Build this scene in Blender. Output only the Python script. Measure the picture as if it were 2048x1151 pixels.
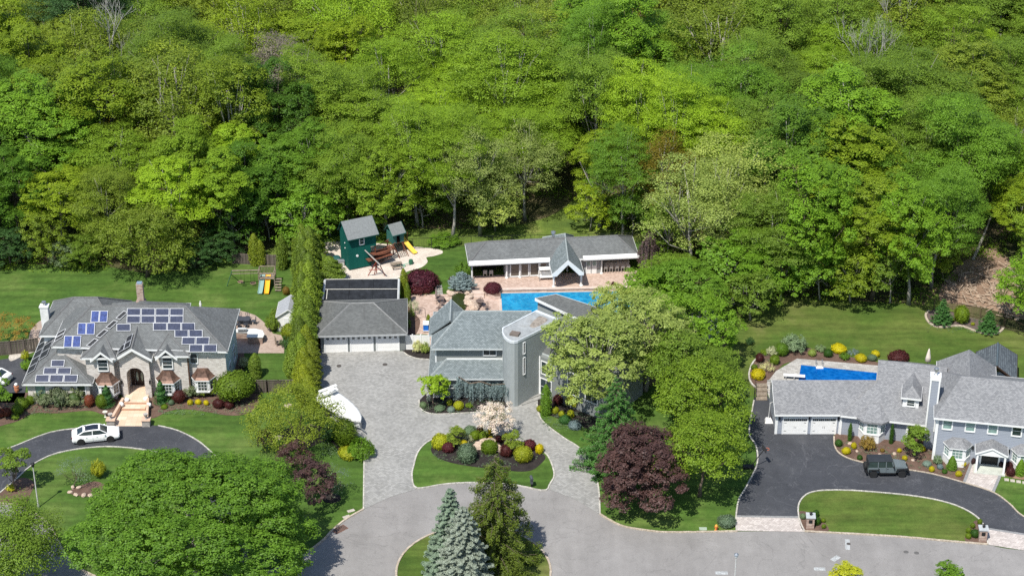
import bpy, math, random
import numpy as np
from mathutils import Vector, Matrix
from mathutils.geometry import tessellate_polygon
R = math.radians
for o in list(bpy.data.objects): bpy.data.objects.remove(o)
sc = bpy.context.scene
col = sc.collection
random.seed(7); rng = np.random.default_rng(7)
# ------------------------------------------------------------------ camera, sky, sun
FX, TH, CH = 4000.0, R(28.5), 116.0          # focal length in px of the 2048 px frame, tilt down, height
cam_d = bpy.data.cameras.new('camera'); cam = bpy.data.objects.new('camera', cam_d); col.objects.link(cam)
cam.location = (0, 0, CH); cam.rotation_euler = (math.pi/2-TH, 0, 0)
cam_d.sensor_width = 36; cam_d.lens = 36*FX/2048; cam_d.clip_end = 6000; cam_d.clip_start = 1
sc.camera = cam
SUN_EL, SUN_AZ = R(58), R(29)                # light travels towards +y (away from camera) and +x
w = bpy.data.worlds.new('World'); sc.world = w; w.use_nodes = True
nt = w.node_tree; nt.nodes.clear()
sky = nt.nodes.new('ShaderNodeTexSky'); sky.sky_type = 'NISHITA'; sky.sun_disc = False
sky.sun_elevation = SUN_EL; sky.sun_rotation = math.pi+SUN_AZ; sky.altitude = 100; sky.air_density = 1.0; sky.dust_density = 0.7
bg = nt.nodes.new('ShaderNodeBackground'); bg.inputs['Strength'].default_value = 0.125
wo = nt.nodes.new('ShaderNodeOutputWorld')
nt.links.new(sky.outputs[0], bg.inputs[0]); nt.links.new(bg.outputs[0], wo.inputs[0])
sd = bpy.data.lights.new('sun', 'SUN'); sd.energy = 4.6; sd.angle = R(0.53); sd.color = (1, .968, .885)
so = bpy.data.objects.new('sun', sd); col.objects.link(so); so.location = (-60, 60, 160)
sdir = Vector((math.sin(SUN_AZ)*math.cos(SUN_EL), math.cos(SUN_AZ)*math.cos(SUN_EL), -math.sin(SUN_EL)))
so.rotation_euler = sdir.to_track_quat('-Z', 'Y').to_euler()
sc.view_settings.view_transform = 'Standard'; sc.view_settings.look = 'None'
sc.view_settings.exposure = 0.33; sc.view_settings.gamma = 1; sc.view_settings.use_curve_mapping = False
sc.render.engine = 'CYCLES'
cy = sc.cycles; cy.max_bounces = 7; cy.diffuse_bounces = 3; cy.transmission_bounces = 5; cy.glossy_bounces = 2
cy.transparent_max_bounces = 6; cy.caustics_reflective = False; cy.caustics_refractive = False
cy.use_denoising = False; cy.sample_clamp_indirect = 6
try: cy.denoiser = 'OPENIMAGEDENOISE'; cy.denoising_prefilter = 'ACCURATE'
except Exception: pass
sc.render.film_transparent = False
# ------------------------------------------------------------------ surveying: a picture row/column read as a place on the ground
S_, C_ = math.sin(TH), math.cos(TH)
def ray(u, v):
    a, b = (u-1024)/FX, (v-575.5)/FX
    return Vector((a, C_-b*S_, -S_-b*C_))
def px(u, v, z=0.):
    d = ray(u, v); t = (z-CH)/d.z
    return Vector((d.x*t, d.y*t, z))
def onp(u, v, p0, n):
    d = ray(u, v); o = Vector((0, 0, CH)); n = Vector(n)
    return o + d*((Vector(p0)-o).dot(n)/d.dot(n))
def onp3(u, v, a, b, c):
    return onp(u, v, a, (Vector(b)-Vector(a)).cross(Vector(c)-Vector(a)))
def fw(u, v, y): return onp(u, v, (0, y, 0), (0, 1, 0))       # point on a wall that stands at y
# ------------------------------------------------------------------ materials
MATS = {}
def newmat(name):
    m = bpy.data.materials.new(name); m.use_nodes = True; t = m.node_tree
    b = t.nodes['Principled BSDF']; return m, t, b
def N(t, ty, **k):
    n = t.nodes.new(ty)
    for a, v in k.items():
        if a in n.inputs: n.inputs[a].default_value = v
        else: setattr(n, a, v)
    return n
def ramp(t, fac, stops):
    r = t.nodes.new('ShaderNodeValToRGB'); e = r.color_ramp.elements
    while len(e) < len(stops): e.new(.5)
    for i, (p, c) in enumerate(stops): e[i].position = p; e[i].color = (*c, 1) if len(c) == 3 else c
    t.links.new(fac, r.inputs[0]); return r.outputs[0]
def coords(t, kind='Object', scale=(1, 1, 1), rot=(0, 0, 0)):
    c = t.nodes.new('ShaderNodeTexCoord'); m = t.nodes.new('ShaderNodeMapping')
    m.inputs['Scale'].default_value = scale; m.inputs['Rotation'].default_value = rot
    t.links.new(c.outputs[kind], m.inputs[0]); return m.outputs[0]
def noise(t, vec, scale, detail=4, rough=.6, dist=0):
    n = N(t, 'ShaderNodeTexNoise', Scale=scale, Detail=detail, Roughness=rough, Distortion=dist)
    t.links.new(vec, n.inputs['Vector']); return n.outputs['Fac']
def mix(t, f, a, b, mode='MIX'):
    m = t.nodes.new('ShaderNodeMix'); m.data_type = 'RGBA'; m.blend_type = mode
    for i, s in ((0, f), (6, a), (7, b)):
        if isinstance(s, (int, float)): m.inputs[i].default_value = s
        elif isinstance(s, tuple): m.inputs[i].default_value = (*s, 1)
        else: t.links.new(s, m.inputs[i])
    return m.outputs[2]
def bump(t, h, b, dist=.02, strength=.6):
    n = N(t, 'ShaderNodeBump', Distance=dist, Strength=strength)
    t.links.new(h, n.inputs['Height']); t.links.new(n.outputs[0], b.inputs['Normal'])
def plain(name, c, rough=.7, metal=0., var=.12, nscale=1.5, spec=.3):
    if name in MATS: return MATS[name]
    m, t, b = newmat(name); v = coords(t)
    f = noise(t, v, nscale, 5, .65)
    c2 = tuple(x*(1-var*1.6) for x in c); c3 = tuple(min(1, x*(1+var)) for x in c)
    t.links.new(ramp(t, f, [(.3, c2), (.7, c3)]), b.inputs['Base Color'])
    b.inputs['Roughness'].default_value = rough; b.inputs['Metallic'].default_value = metal
    b.inputs['Specular IOR Level'].default_value = spec
    MATS[name] = m; return m
def bricky(name, c1, c2, mortar, w, h, ms=.012, rough=.85, off=.5, var=(.75, 1.15), big=.25, kind='UV', bmp=.015, msm=.1, stain=None):
    if name in MATS: return MATS[name]
    m, t, b = newmat(name); v = coords(t, kind)
    br = N(t, 'ShaderNodeTexBrick', Scale=1.0); br.offset = off
    br.inputs['Color1'].default_value = (0, 0, 0, 1); br.inputs['Color2'].default_value = (1, 1, 1, 1)
    br.inputs['Mortar'].default_value = (.5, .5, .5, 1)
    br.inputs['Brick Width'].default_value = w; br.inputs['Row Height'].default_value = h
    br.inputs['Mortar Size'].default_value = ms; br.inputs['Mortar Smooth'].default_value = msm
    t.links.new(v, br.inputs['Vector'])
    base = ramp(t, br.outputs['Color'], [(0, c1), (1, c2)])
    base = mix(t, br.outputs['Fac'], base, mortar)
    n1 = noise(t, v, big, 5, .65); n2 = noise(t, v, 16, 2, .7)
    base = mix(t, 1., base, ramp(t, n1, [(.25, (var[0],)*3), (.75, (var[1],)*3)]), 'MULTIPLY')
    base = mix(t, .25, base, ramp(t, n2, [(.3, (.7,)*3), (.7, (1.25,)*3)]), 'MULTIPLY')
    if stain:
        v3 = coords(t, kind, (1.2, .16, 1)); n3 = noise(t, v3, .8, 4, .7)
        base = mix(t, ramp(t, n3, [(.55, (0, 0, 0)), (.7, (.5, .5, .5))]), base, stain)
    t.links.new(base, b.inputs['Base Color']); b.inputs['Roughness'].default_value = rough
    b.inputs['Specular IOR Level'].default_value = .25
    bump(t, br.outputs['Fac'], b, bmp, -.6)
    MATS[name] = m; return m
def groundmat(name, stops, scales=((.12, 5), (3., 4)), rough=.95, fine=None, stripes=None, bmpd=.02, cracks=None, kind='Object', veins=None, amp=.28):
    if name in MATS: return MATS[name]
    m, t, b = newmat(name); v = coords(t, kind)
    f = noise(t, v, scales[0][0], scales[0][1], .62, .3)
    base = ramp(t, f, stops)
    n2 = noise(t, v, scales[1][0], scales[1][1], .75)
    base = mix(t, 1., base, ramp(t, n2, [(.25, (1-amp,)*3), (.75, (1+amp,)*3)]), 'MULTIPLY')
    if fine:
        n3 = noise(t, v, fine, 2, .8)
        base = mix(t, 1., base, ramp(t, n3, [(.3, (1-amp,)*3), (.7, (1+amp,)*3)]), 'MULTIPLY')
        bump(t, n3, b, bmpd, .7)
    if stripes:
        v2 = coords(t, kind, stripes[0], stripes[1]); n4 = noise(t, v2, 1, 3, .6)
        base = mix(t, 1., base, ramp(t, n4, [(.35, (1-stripes[2],)*3), (.65, (1+stripes[2],)*3)]), 'MULTIPLY')
    if veins:
        for k_ in range(2):
            nv = noise(t, coords(t, kind, (1, 1, 1), (0, 0, 1.1*k_)), veins[0]*(1+.7*k_), 5, .55, .6)
            base = mix(t, ramp(t, nv, [(.5-veins[1], (0, 0, 0)), (.5, (veins[2],)*3), (.5+veins[1], (0, 0, 0))]), base, veins[3])
    if cracks:
        vo = N(t, 'ShaderNodeTexVoronoi', Scale=cracks[0]); vo.feature = 'DISTANCE_TO_EDGE'
        vd = mix(t, .12, v, N(t, 'ShaderNodeTexNoise', Scale=.5, Detail=4).outputs['Color'])
        t.links.new(vd, vo.inputs['Vector'])
        base = mix(t, ramp(t, vo.outputs['Distance'], [(0, (.5,)*3), (cracks[1], (0, 0, 0))]), base, cracks[2])
    t.links.new(base, b.inputs['Base Color']); b.inputs['Roughness'].default_value = rough
    b.inputs['Specular IOR Level'].default_value = .2
    MATS[name] = m; return m
def leafmat(name, c1, c2, trans=.34, gloss=.5, vary=.22, gain=1.0, warm=.64):
    """c1 darker leaf colour, c2 lighter leaf colour; each leaf picks its own through the 'rnd' attribute"""
    if name in MATS: return MATS[name]
    def tone(c):
        if gain == 1.0: return c
        c = [x*gain*.97 for x in c]
        if warm: c[0] = max(c[0], warm*c[1]); c[2] = min(c[2], .11*c[1])
        return tuple(min(.85, x) for x in c)
    c1, c2 = tone(c1), tone(c2)
    m, t, b = newmat(name)
    at = t.nodes.new('ShaderNodeAttribute'); at.attribute_name = 'rnd'
    oi = t.nodes.new('ShaderNodeObjectInfo')
    base = ramp(t, at.outputs['Fac'], [(0, c1), (1, c2)])
    base = mix(t, 1., base, ramp(t, oi.outputs['Random'], [(0, (1-vary, 1-vary, 1-vary*.6)), (.5, (1, 1, 1)), (1, (1+vary, 1+vary*.7, 1-vary*.4))]), 'MULTIPLY')
    t.links.new(base, b.inputs['Base Color']); b.inputs['Roughness'].default_value = gloss
    b.inputs['Specular IOR Level'].default_value = .22
    tr = t.nodes.new('ShaderNodeBsdfTranslucent'); ms = t.nodes.new('ShaderNodeMixShader'); ms.inputs[0].default_value = trans
    t.links.new(mix(t, 1., base, (1.25, 1.35, .7), 'MULTIPLY'), tr.inputs[0])
    t.links.new(b.outputs[0], ms.inputs[1]); t.links.new(tr.outputs[0], ms.inputs[2])
    t.links.new(ms.outputs[0], t.nodes['Material Output'].inputs[0])
    MATS[name] = m; return m
grass = groundmat('lawn grass', [(.25, (.038, .083, .014)), (.5, (.062, .117, .019)), (.75, (.120, .165, .04))], ((.16, 6), (1.6, 5)), fine=14, stripes=((.10, .9, 1), (0, 0, .35), .2))
grass2 = groundmat('dry lawn grass', [(.25, (.040, .080, .012)), (.45, (.064, .106, .017)), (.6, (.096, .126, .026)), (.75, (.16, .16, .055))], ((.10, 6), (.9, 6)), fine=14, stripes=((.09, .8, 1), (0, 0, .12), .2))
asph = groundmat('road asphalt', [(.25, (.225, .212, .203)), (.75, (.268, .256, .247))], ((.10, 4), (.5, 4)), fine=9, bmpd=.006, rough=.9, stripes=((.5, .08, 1), (0, 0, .5), .07), veins=(.11, .003, .35, (.12, .115, .11)), amp=.10)
asph2 = groundmat('sealed driveway asphalt', [(.25, (.045, .047, .054)), (.6, (.062, .064, .072)), (.85, (.11, .11, .115))], ((.22, 5), (.9, 7)), fine=10, bmpd=.005, rough=.62, veins=(.16, .005, .26, (.20, .20, .21)), amp=.15)
pav = bricky('grey pavers', (.25, .245, .232), (.36, .352, .335), (.21, .205, .195), .30, .20, .012, kind='Object', big=.35, var=(.82, 1.12), bmp=.006)
pavpink = bricky('pink pavers', (.42, .30, .24), (.58, .44, .37), (.34, .25, .2), .30, .20, .012, kind='Object', big=.3, var=(.86, 1.1), bmp=.006)
pavtan = bricky('tan patio pavers', (.36, .27, .22), (.46, .36, .30), (.28, .22, .18), .26, .18, .012, kind='Object', big=.3, var=(.85, 1.1), bmp=.006)
pavwhite = bricky('pale pavers', (.42, .37, .34), (.60, .54, .50), (.33, .29, .27), .30, .22, .014, kind='Object', big=.35, var=(.85, 1.1), bmp=.006)
stonetan = bricky('tan walkway stone', (.62, .45, .32), (.72, .56, .43), (.48, .36, .27), .6, .6, .014, kind='Object', off=0, big=.6, var=(.85, 1.12), bmp=.004)
poolstone = bricky('grey pool patio stone', (.33, .31, .285), (.47, .45, .42), (.27, .25, .23), .5, .32, .014, kind='Object', big=.4, var=(.85, 1.1), bmp=.005)
mulch = groundmat('black mulch', [(.3, (.022, .018, .017)), (.7, (.04, .033, .031))], ((1.5, 5), (6, 5)), fine=22, bmpd=.05)
mulchb = groundmat('brown mulch', [(.3, (.10, .062, .047)), (.7, (.165, .105, .08))], ((.8, 5), (6, 5)), fine=20, bmpd=.05)
gravel = groundmat('pale gravel', [(.3, (.50, .43, .37)), (.7, (.66, .58, .51))], ((.6, 5), (5, 5)), fine=18, bmpd=.03)
litter = groundmat('forest floor', [(.3, (.035, .045, .014)), (.5, (.075, .075, .03)), (.72, (.20, .14, .09))], ((.16, 6), (1.5, 6)), fine=8, bmpd=.08)
wildg = groundmat('wild grass', [(.3, (.06, .10, .02)), (.55, (.12, .17, .03)), (.75, (.22, .22, .07))], ((.2, 6), (1.5, 6)), fine=8, bmpd=.08)
dirt = groundmat('bare dirt', [(.3, (.20, .13, .09)), (.7, (.36, .25, .18))], ((.5, 6), (3, 6)), fine=9, bmpd=.1)
kerbm = groundmat('kerb stone', [(.3, (.34, .28, .21)), (.7, (.50, .43, .35))], ((2.2, 3), (4, 4)), fine=9)
kerbw = groundmat('pale kerb stone', [(.3, (.33, .31, .28)), (.7, (.56, .53, .47))], ((2.2, 3), (4, 4)), fine=9)
conc = groundmat('concrete', [(.3, (.38, .34, .29)), (.7, (.52, .47, .41))], ((.5, 4), (4, 5)), fine=12)
shA = bricky('slate grey shingles', (.125, .130, .130), (.18, .187, .186), (.09, .094, .096), .25, .15, .016, var=(.8, 1.18), stain=(.09, .088, .086), bmp=.01)
shG = bricky('garage shingles', (.10, .104, .102), (.145, .15, .146), (.08, .082, .08), .32, .15, .014, var=(.85, 1.15), stain=(.06, .058, .056), bmp=.01)
shB = bricky('green grey shingles', (.132, .156, .160), (.225, .255, .262), (.10, .118, .122), .26, .17, .02, var=(.85, 1.15), bmp=.015)
shC = bricky('mottled grey shingles', (.17, .172, .18), (.275, .275, .28), (.14, .142, .148), .22, .15, .012, var=(.9, 1.1), bmp=.012)
shD = bricky('blue slate shingles', (.085, .10, .115), (.16, .185, .20), (.05, .055, .065), .30, .26, .03, var=(.8, 1.2), bmp=.02)
brickm = bricky('whitewashed brick', (.46, .41, .37), (.70, .65, .60), (.55, .52, .48), .34, .115, .012, var=(.85, 1.1), bmp=.01)
stone_v = bricky('grey veneer stone', (.36, .33, .30), (.55, .50, .45), (.3, .28, .26), .36, .17, .02, var=(.8, 1.1), bmp=.02)
redstone = bricky('red brown stone', (.30, .17, .13), (.55, .42, .34), (.35, .3, .26), .3, .12, .015, var=(.8, 1.1), bmp=.02)
sidB = bricky('blue grey clapboard', (.31, .335, .385), (.335, .36, .41), (.19, .205, .24), 40, .19, .014, var=(.93, 1.05), bmp=.015)
sidG = bricky('grey clapboard', (.205, .22, .215), (.225, .24, .235), (.15, .16, .158), 40, .13, .008, var=(.93, 1.05), bmp=.008)
stucco = plain('grey stucco', (.31, .335, .335), .85, var=.06)
sidGreen = bricky('green plywood siding', (.0, .085, .068), (.003, .102, .08), (.002, .07, .055), .2, 40, .012, off=0, var=(.85, 1.12), bmp=.01)
white = plain('white trim paint', (.78, .78, .77), .5, var=.04)
whitew = plain('white vinyl', (.80, .79, .77), .45, var=.03)
fencew = bricky('weathered fence wood', (.10, .082, .068), (.19, .155, .13), (.04, .035, .03), .16, 30, .014, off=0, var=(.7, 1.2), bmp=.02)
glass = plain('window glass', (.03, .045, .05), .08, var=.3, nscale=.6, spec=.8)
glassg = plain('pale green window glass', (.20, .30, .27), .15, var=.25, nscale=1.2, spec=.7)
dark = plain('dark interior', (.012, .012, .013), .9)
black = plain('black metal', (.015, .015, .016), .45)
copper = plain('weathered copper', (.16, .095, .07), .5, .35, var=.35, nscale=2.5)
capm = plain('ridge cap shingles', (.29, .32, .32), .9, var=.2, nscale=5)
capm2 = plain('dark ridge cap', (.15, .15, .15), .9, var=.2, nscale=5)
wood = plain('weathered wood', (.26, .21, .16), .85, var=.3, nscale=4)
redwood = plain('red stained wood', (.17, .062, .036), .75, var=.3, nscale=4)
yplast = plain('yellow plastic', (.86, .56, .09), .35, var=.06)
oplast = plain('orange yellow plastic', (.85, .42, .03), .35, var=.06)
gplast = plain('pale green plastic', (.23, .36, .33), .3, var=.1)
rock = groundmat('boulder stone', [(.3, (.38, .28, .21)), (.7, (.62, .50, .41))], ((1.2, 5), (5, 6)), fine=9, bmpd=.05)
bark = groundmat('pale bark', [(.3, (.22, .20, .17)), (.7, (.40, .37, .33))], ((2, 4), (9, 5)), fine=20, bmpd=.03)
barkd = groundmat('brown bark', [(.3, (.09, .07, .05)), (.7, (.18, .14, .11))], ((2, 4), (9, 5)), fine=20, bmpd=.03)
carwhite = plain('white car paint', (.82, .82, .82), .2, var=.01, spec=.6)
cargrey = plain('grey green car paint', (.135, .16, .17), .3, var=.02, spec=.5)
rubber = plain('tyre rubber', (.02, .02, .021), .8)
chrome = plain('metal', (.55, .56, .57), .3, .8)
canvas = plain('white boat canvas', (.78, .77, .74), .8, var=.05, nscale=3)
bluep = plain('blue plastic', (.02, .16, .62), .35)
darkseal = plain('black solar mat', (.018, .02, .024), .55, var=.4, nscale=2)
def poolwater(name, c1, c2, sc_=2.2):
    m, t, b = newmat(name); v = coords(t)
    vo = N(t, 'ShaderNodeTexVoronoi', Scale=sc_); vo.feature = 'SMOOTH_F1'; t.links.new(v, vo.inputs['Vector'])
    f2 = noise(t, v, .5, 3)
    base = ramp(t, vo.outputs['Distance'], [(.15, c1), (.6, c2)])
    base = mix(t, 1., base, ramp(t, f2, [(.3, (.85,)*3), (.7, (1.15,)*3)]), 'MULTIPLY')
    t.links.new(base, b.inputs['Base Color']); b.inputs['Roughness'].default_value = .06; b.inputs['IOR'].default_value = 1.33
    bump(t, noise(t, v, 3, 4), b, .08, .6); return m
water1 = poolwater('pool water', (.005, .17, .36), (.02, .26, .46))
water2 = poolwater('deep pool water', (.0, .075, .30), (.005, .12, .40))
waterp = plain('pond water', (.03, .04, .012), .05, spec=.8)
# solar panel faces
def cellmat(name, c1, c2, line):
    m = bricky(name, c1, c2, line, .16, .16, .006, rough=.22, off=0, var=(.8, 1.3), big=1.5, bmp=.001)
    m.node_tree.nodes['Principled BSDF'].inputs['Specular IOR Level'].default_value = .6; return m
cellA = cellmat('solar cells', (.022, .028, .056), (.040, .048, .085), (.07, .075, .10))
cellB = cellmat('bright blue solar cells', (.02, .036, .13), (.04, .07, .24), (.12, .14, .26))
cellC = cellmat('matt dark solar cells', (.018, .019, .022), (.028, .03, .034), (.04, .04, .045)); cellC.node_tree.nodes['Principled BSDF'].inputs['Specular IOR Level'].default_value = .15; cellC.node_tree.nodes['Principled BSDF'].inputs['Roughness'].default_value = .5
alu = plain('panel aluminium', (.5, .51, .53), .45, .2)
# ------------------------------------------------------------------ mesh building
class MB:
    def __init__(s): s.v = []; s.f = []
    def add(s, vs, fs):
        n = len(s.v); s.v += [tuple(p) for p in vs]; s.f += [tuple(i+n for i in f) for f in fs]; return s
    def box(s, x0, x1, y0, y1, z0, z1):
        return s.add([(x0, y0, z0), (x1, y0, z0), (x1, y1, z0), (x0, y1, z0), (x0, y0, z1), (x1, y0, z1), (x1, y1, z1), (x0, y1, z1)],
                     [(3, 2, 1, 0), (4, 5, 6, 7), (0, 1, 5, 4), (1, 2, 6, 5), (2, 3, 7, 6), (3, 0, 4, 7)])
    def ob(s, c, sz, ang=0, tx=0, ty=0):
        """box of size sz centred on c, turned by ang round z after tilts"""
        M = Matrix.Translation(c) @ Matrix.Rotation(ang, 4, 'Z') @ Matrix.Rotation(ty, 4, 'Y') @ Matrix.Rotation(tx, 4, 'X')
        h = [x/2 for x in sz]
        b = MB().box(-h[0], h[0], -h[1], h[1], -h[2], h[2])
        return s.add([M @ Vector(p) for p in b.v], b.f)
    def prism(s, pts, z0, z1):
        pts = [(p[0], p[1]) for p in pts]; n = len(pts)
        if sum(pts[i][0]*pts[(i+1) % n][1]-pts[(i+1) % n][0]*pts[i][1] for i in range(n)) < 0: pts.reverse()
        a0 = z0 if isinstance(z0, (list, tuple)) else [z0]*n
        a1 = z1 if isinstance(z1, (list, tuple)) else [z1]*n
        vs = [(p[0], p[1], a0[i]) for i, p in enumerate(pts)] + [(p[0], p[1], a1[i]) for i, p in enumerate(pts)]
        fs = [tuple(range(n-1, -1, -1)), tuple(range(n, 2*n))] + [(i, (i+1) % n, n+(i+1) % n, n+i) for i in range(n)]
        return s.add(vs, fs)
    def tube(s, path, r, n=6, cap=True):
        path = [Vector(p) for p in path]; m = len(path); rs = r if isinstance(r, (list, tuple)) else [r]*m
        vs = []
        for i, p in enumerate(path):
            d = (path[min(i+1, m-1)]-path[max(i-1, 0)]).normalized()
            a = d.cross(Vector((0, 0, 1)) if abs(d.z) < .9 else Vector((1, 0, 0))).normalized(); b = d.cross(a)
            for k in range(n):
                t = 2*math.pi*k/n; vs.append(p+(a*math.cos(t)+b*math.sin(t))*rs[i])
        fs = [(i*n+k, i*n+(k+1) % n, (i+1)*n+(k+1) % n, (i+1)*n+k) for i in range(m-1) for k in range(n)]
        if cap: fs += [tuple(range(n-1, -1, -1)), tuple(range((m-1)*n, m*n))]
        return s.add(vs, fs)
    def lathe(s, c, prof, n=12):
        vs = [(c[0]+r*math.cos(2*math.pi*k/n), c[1]+r*math.sin(2*math.pi*k/n), c[2]+z) for r, z in prof for k in range(n)]
        fs = [(i*n+k, i*n+(k+1) % n, (i+1)*n+(k+1) % n, (i+1)*n+k) for i in range(len(prof)-1) for k in range(n)]
        fs += [tuple(range(n-1, -1, -1)), tuple(range((len(prof)-1)*n, len(prof)*n))]
        return s.add(vs, fs)
    def ell(s, c, r, n=10, m=6, jit=0, seed=0):
        rr = random.Random(seed); prof = []
        vs = []; 
        for i in range(m+1):
            a = -math.pi/2+math.pi*i/m
            for k in range(n):
                j = 1+rr.uniform(-jit, jit)
                vs.append((c[0]+r[0]*j*math.cos(a)*math.cos(2*math.pi*k/n), c[1]+r[1]*j*math.cos(a)*math.sin(2*math.pi*k/n), c[2]+r[2]*j*math.sin(a)))
        fs = [(i*n+k, i*n+(k+1) % n, (i+1)*n+(k+1) % n, (i+1)*n+k) for i in range(m) for k in range(n)]
        return s.add(vs, fs)
    def cyl(s, a, b, r, n=10): return s.tube([a, b], r, n)
    def loft(s, rings, cap=True):
        n = len(rings[0]); vs = [p for r in rings for p in r]
        fs = [(i*n+k, i*n+(k+1) % n, (i+1)*n+(k+1) % n, (i+1)*n+k) for i in range(len(rings)-1) for k in range(n)]
        if cap: fs += [tuple(range(n-1, -1, -1)), tuple(range((len(rings)-1)*n, len(rings)*n))]
        return s.add(vs, fs)
def rootof(o):
    while o.parent: o = o.parent
    return o
def mk(name, mb, mat, parent=None, world=False, smooth=False, label=None, kind=None, uv=True):
    me = bpy.data.meshes.new(name)
    vs = mb.v
    if world and parent:
        r = rootof(parent); Mi = (Matrix.Translation(r.location) @ Matrix.Rotation(r.rotation_euler.z, 4, 'Z')).inverted()
        vs = [Mi @ Vector(p) for p in vs]
    me.from_pydata([tuple(p) for p in vs], [], mb.f); me.validate()
    if uv:
        ul = me.uv_layers.new(name='UVMap'); data = np.zeros(len(me.loops)*2, 'f')
        for p in me.polygons:
            n = p.normal
            if abs(n.z) > .995: t, b = Vector((1, 0, 0)), Vector((0, 1, 0))
            else:
                t = Vector((0, 0, 1)).cross(n).normalized(); b = n.cross(t)
            for li in p.loop_indices:
                c = me.vertices[me.loops[li].vertex_index].co
                data[2*li] = c.dot(t); data[2*li+1] = c.dot(b)
        ul.data.foreach_set('uv', data)
    if smooth: me.polygons.foreach_set('use_smooth', [True]*len(me.polygons))
    me.materials.append(mat)
    o = bpy.data.objects.new(name, me); col.objects.link(o)
    if parent: o.parent = parent
    if label: o['label'] = label
    if kind: o['kind'] = kind
    return o
LABELS = set()
def thing(name, label, cat, loc=(0, 0, 0), rot=0., group=None):
    o = bpy.data.objects.new(name, None); col.objects.link(o); o.empty_display_size = .3
    o.location = (loc[0], loc[1], loc[2] if len(loc) > 2 else 0); o.rotation_euler = (0, 0, rot)
    o['label'] = label; o['category'] = cat
    if group: o['group'] = group
    return o
def tag(o, label, cat, group=None):
    o['label'] = label; o['category'] = cat
    if group: o['group'] = group
    return o
def smooth_path(pts, closed=True, k=5):
    pts = [Vector((p[0], p[1])) for p in pts]; n = len(pts); out = []
    for i in range(n if closed else n-1):
        g = (lambda j: pts[j % n]) if closed else (lambda j: pts[max(0, min(n-1, j))])
        p0, p1, p2, p3 = g(i-1), g(i), g(i+1), g(i+2)
        for s in range(k):
            t = s/k
            out.append(.5*((2*p1)+(p2-p0)*t+(2*p0-5*p1+4*p2-p3)*t*t+(-p0+3*p1-3*p2+p3)*t*t*t))
    if not closed: out.append(pts[-1])
    return out
def pxs(l, z=0.): return [px(u, v, z) for u, v in l]
def sheet(name, pts, z, mat, smooth=True, kind='structure', k=5):
    p = smooth_path(pts, True, k) if smooth else [Vector((q[0], q[1])) for q in pts]
    tris = tessellate_polygon([[Vector((q.x, q.y, 0)) for q in p]])
    mb = MB(); vs = [(q.x, q.y, z) for q in p]; fs = []
    for a, b, c in tris:
        A, B, C = p[a], p[b], p[c]
        fs.append((a, b, c) if (B-A).cross(C-A) > 0 else (a, c, b))
    mb.add(vs, fs)
    o = mk(name, mb, mat, uv=False)
    if kind: o['kind'] = kind
    return o
def kerb(name, pts, mat, wd=.16, h=.12, closed=False, smooth=True, stone=.45, k=5, z=0):
    """a run of kerb stones laid end to end along the path (stones under 10 px, so joined)"""
    p = smooth_path(pts, closed, k) if smooth else [Vector((q[0], q[1])) for q in pts]
    if closed: p = p+[p[0]]
    mb = MB(); rr = random.Random(len(pts))
    L = [0]
    for i in range(1, len(p)): L.append(L[-1]+(p[i]-p[i-1]).length)
    tot = L[-1]; nst = max(1, int(tot/stone)); j = 0
    def at(s):
        import bisect
        i = min(len(p)-2, max(0, bisect.bisect_right(L, s)-1)); d = L[i+1]-L[i]
        return p[i].lerp(p[i+1], (s-L[i])/d if d > 0 else 0)
    for i in range(nst):
        a, b = at(tot*i/nst), at(tot*(i+1)/nst); d = (b-a)
        if d.length < 1e-4: continue
        c = (a+b)/2; ang = math.atan2(d.y, d.x)
        hh = h+rr.uniform(-.012, .012)
        mb.ob((c.x, c.y, z+hh/2), (d.length-.012, wd+rr.uniform(-.01, .01), hh), ang+rr.uniform(-.02, .02))
    o = mk(name, mb, mat, uv=False); o['kind'] = 'structure'; return o
# ------------------------------------------------------------------ building helpers
def hip(x0, x1, y0, y1, ze, zr, l, r, ym=None):
    ym = (y0+y1)/2 if ym is None else ym
    V = dict(a=(x0, y0, ze), b=(x1, y0, ze), c=(x1, y1, ze), d=(x0, y1, ze), e=(x0+l, ym, zr), f=(x1-r, ym, zr))
    return V, ['abfe', 'bcf', 'cdef', 'dae'], 'abcd', ['ef', 'ae', 'bf', 'cf', 'de']
def gabley(x0, x1, y0, y1, ze, zr, xm=None, back=0., front=0.):
    """ridge runs along y"""
    xm = (x0+x1)/2 if xm is None else xm
    V = dict(a=(x0, y0, ze), b=(x1, y0, ze), c=(x1, y1, ze), d=(x0, y1, ze), e=(xm, y0+front, zr), f=(xm, y1-back, zr))
    return V, ['dafe'[0:1]+'a'+'e'+'f', 'bcfe', 'cdf', 'abe'], 'abcd', ['ef']+(['cf', 'df'] if back else [])+(['ae', 'be'] if front else [])
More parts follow.
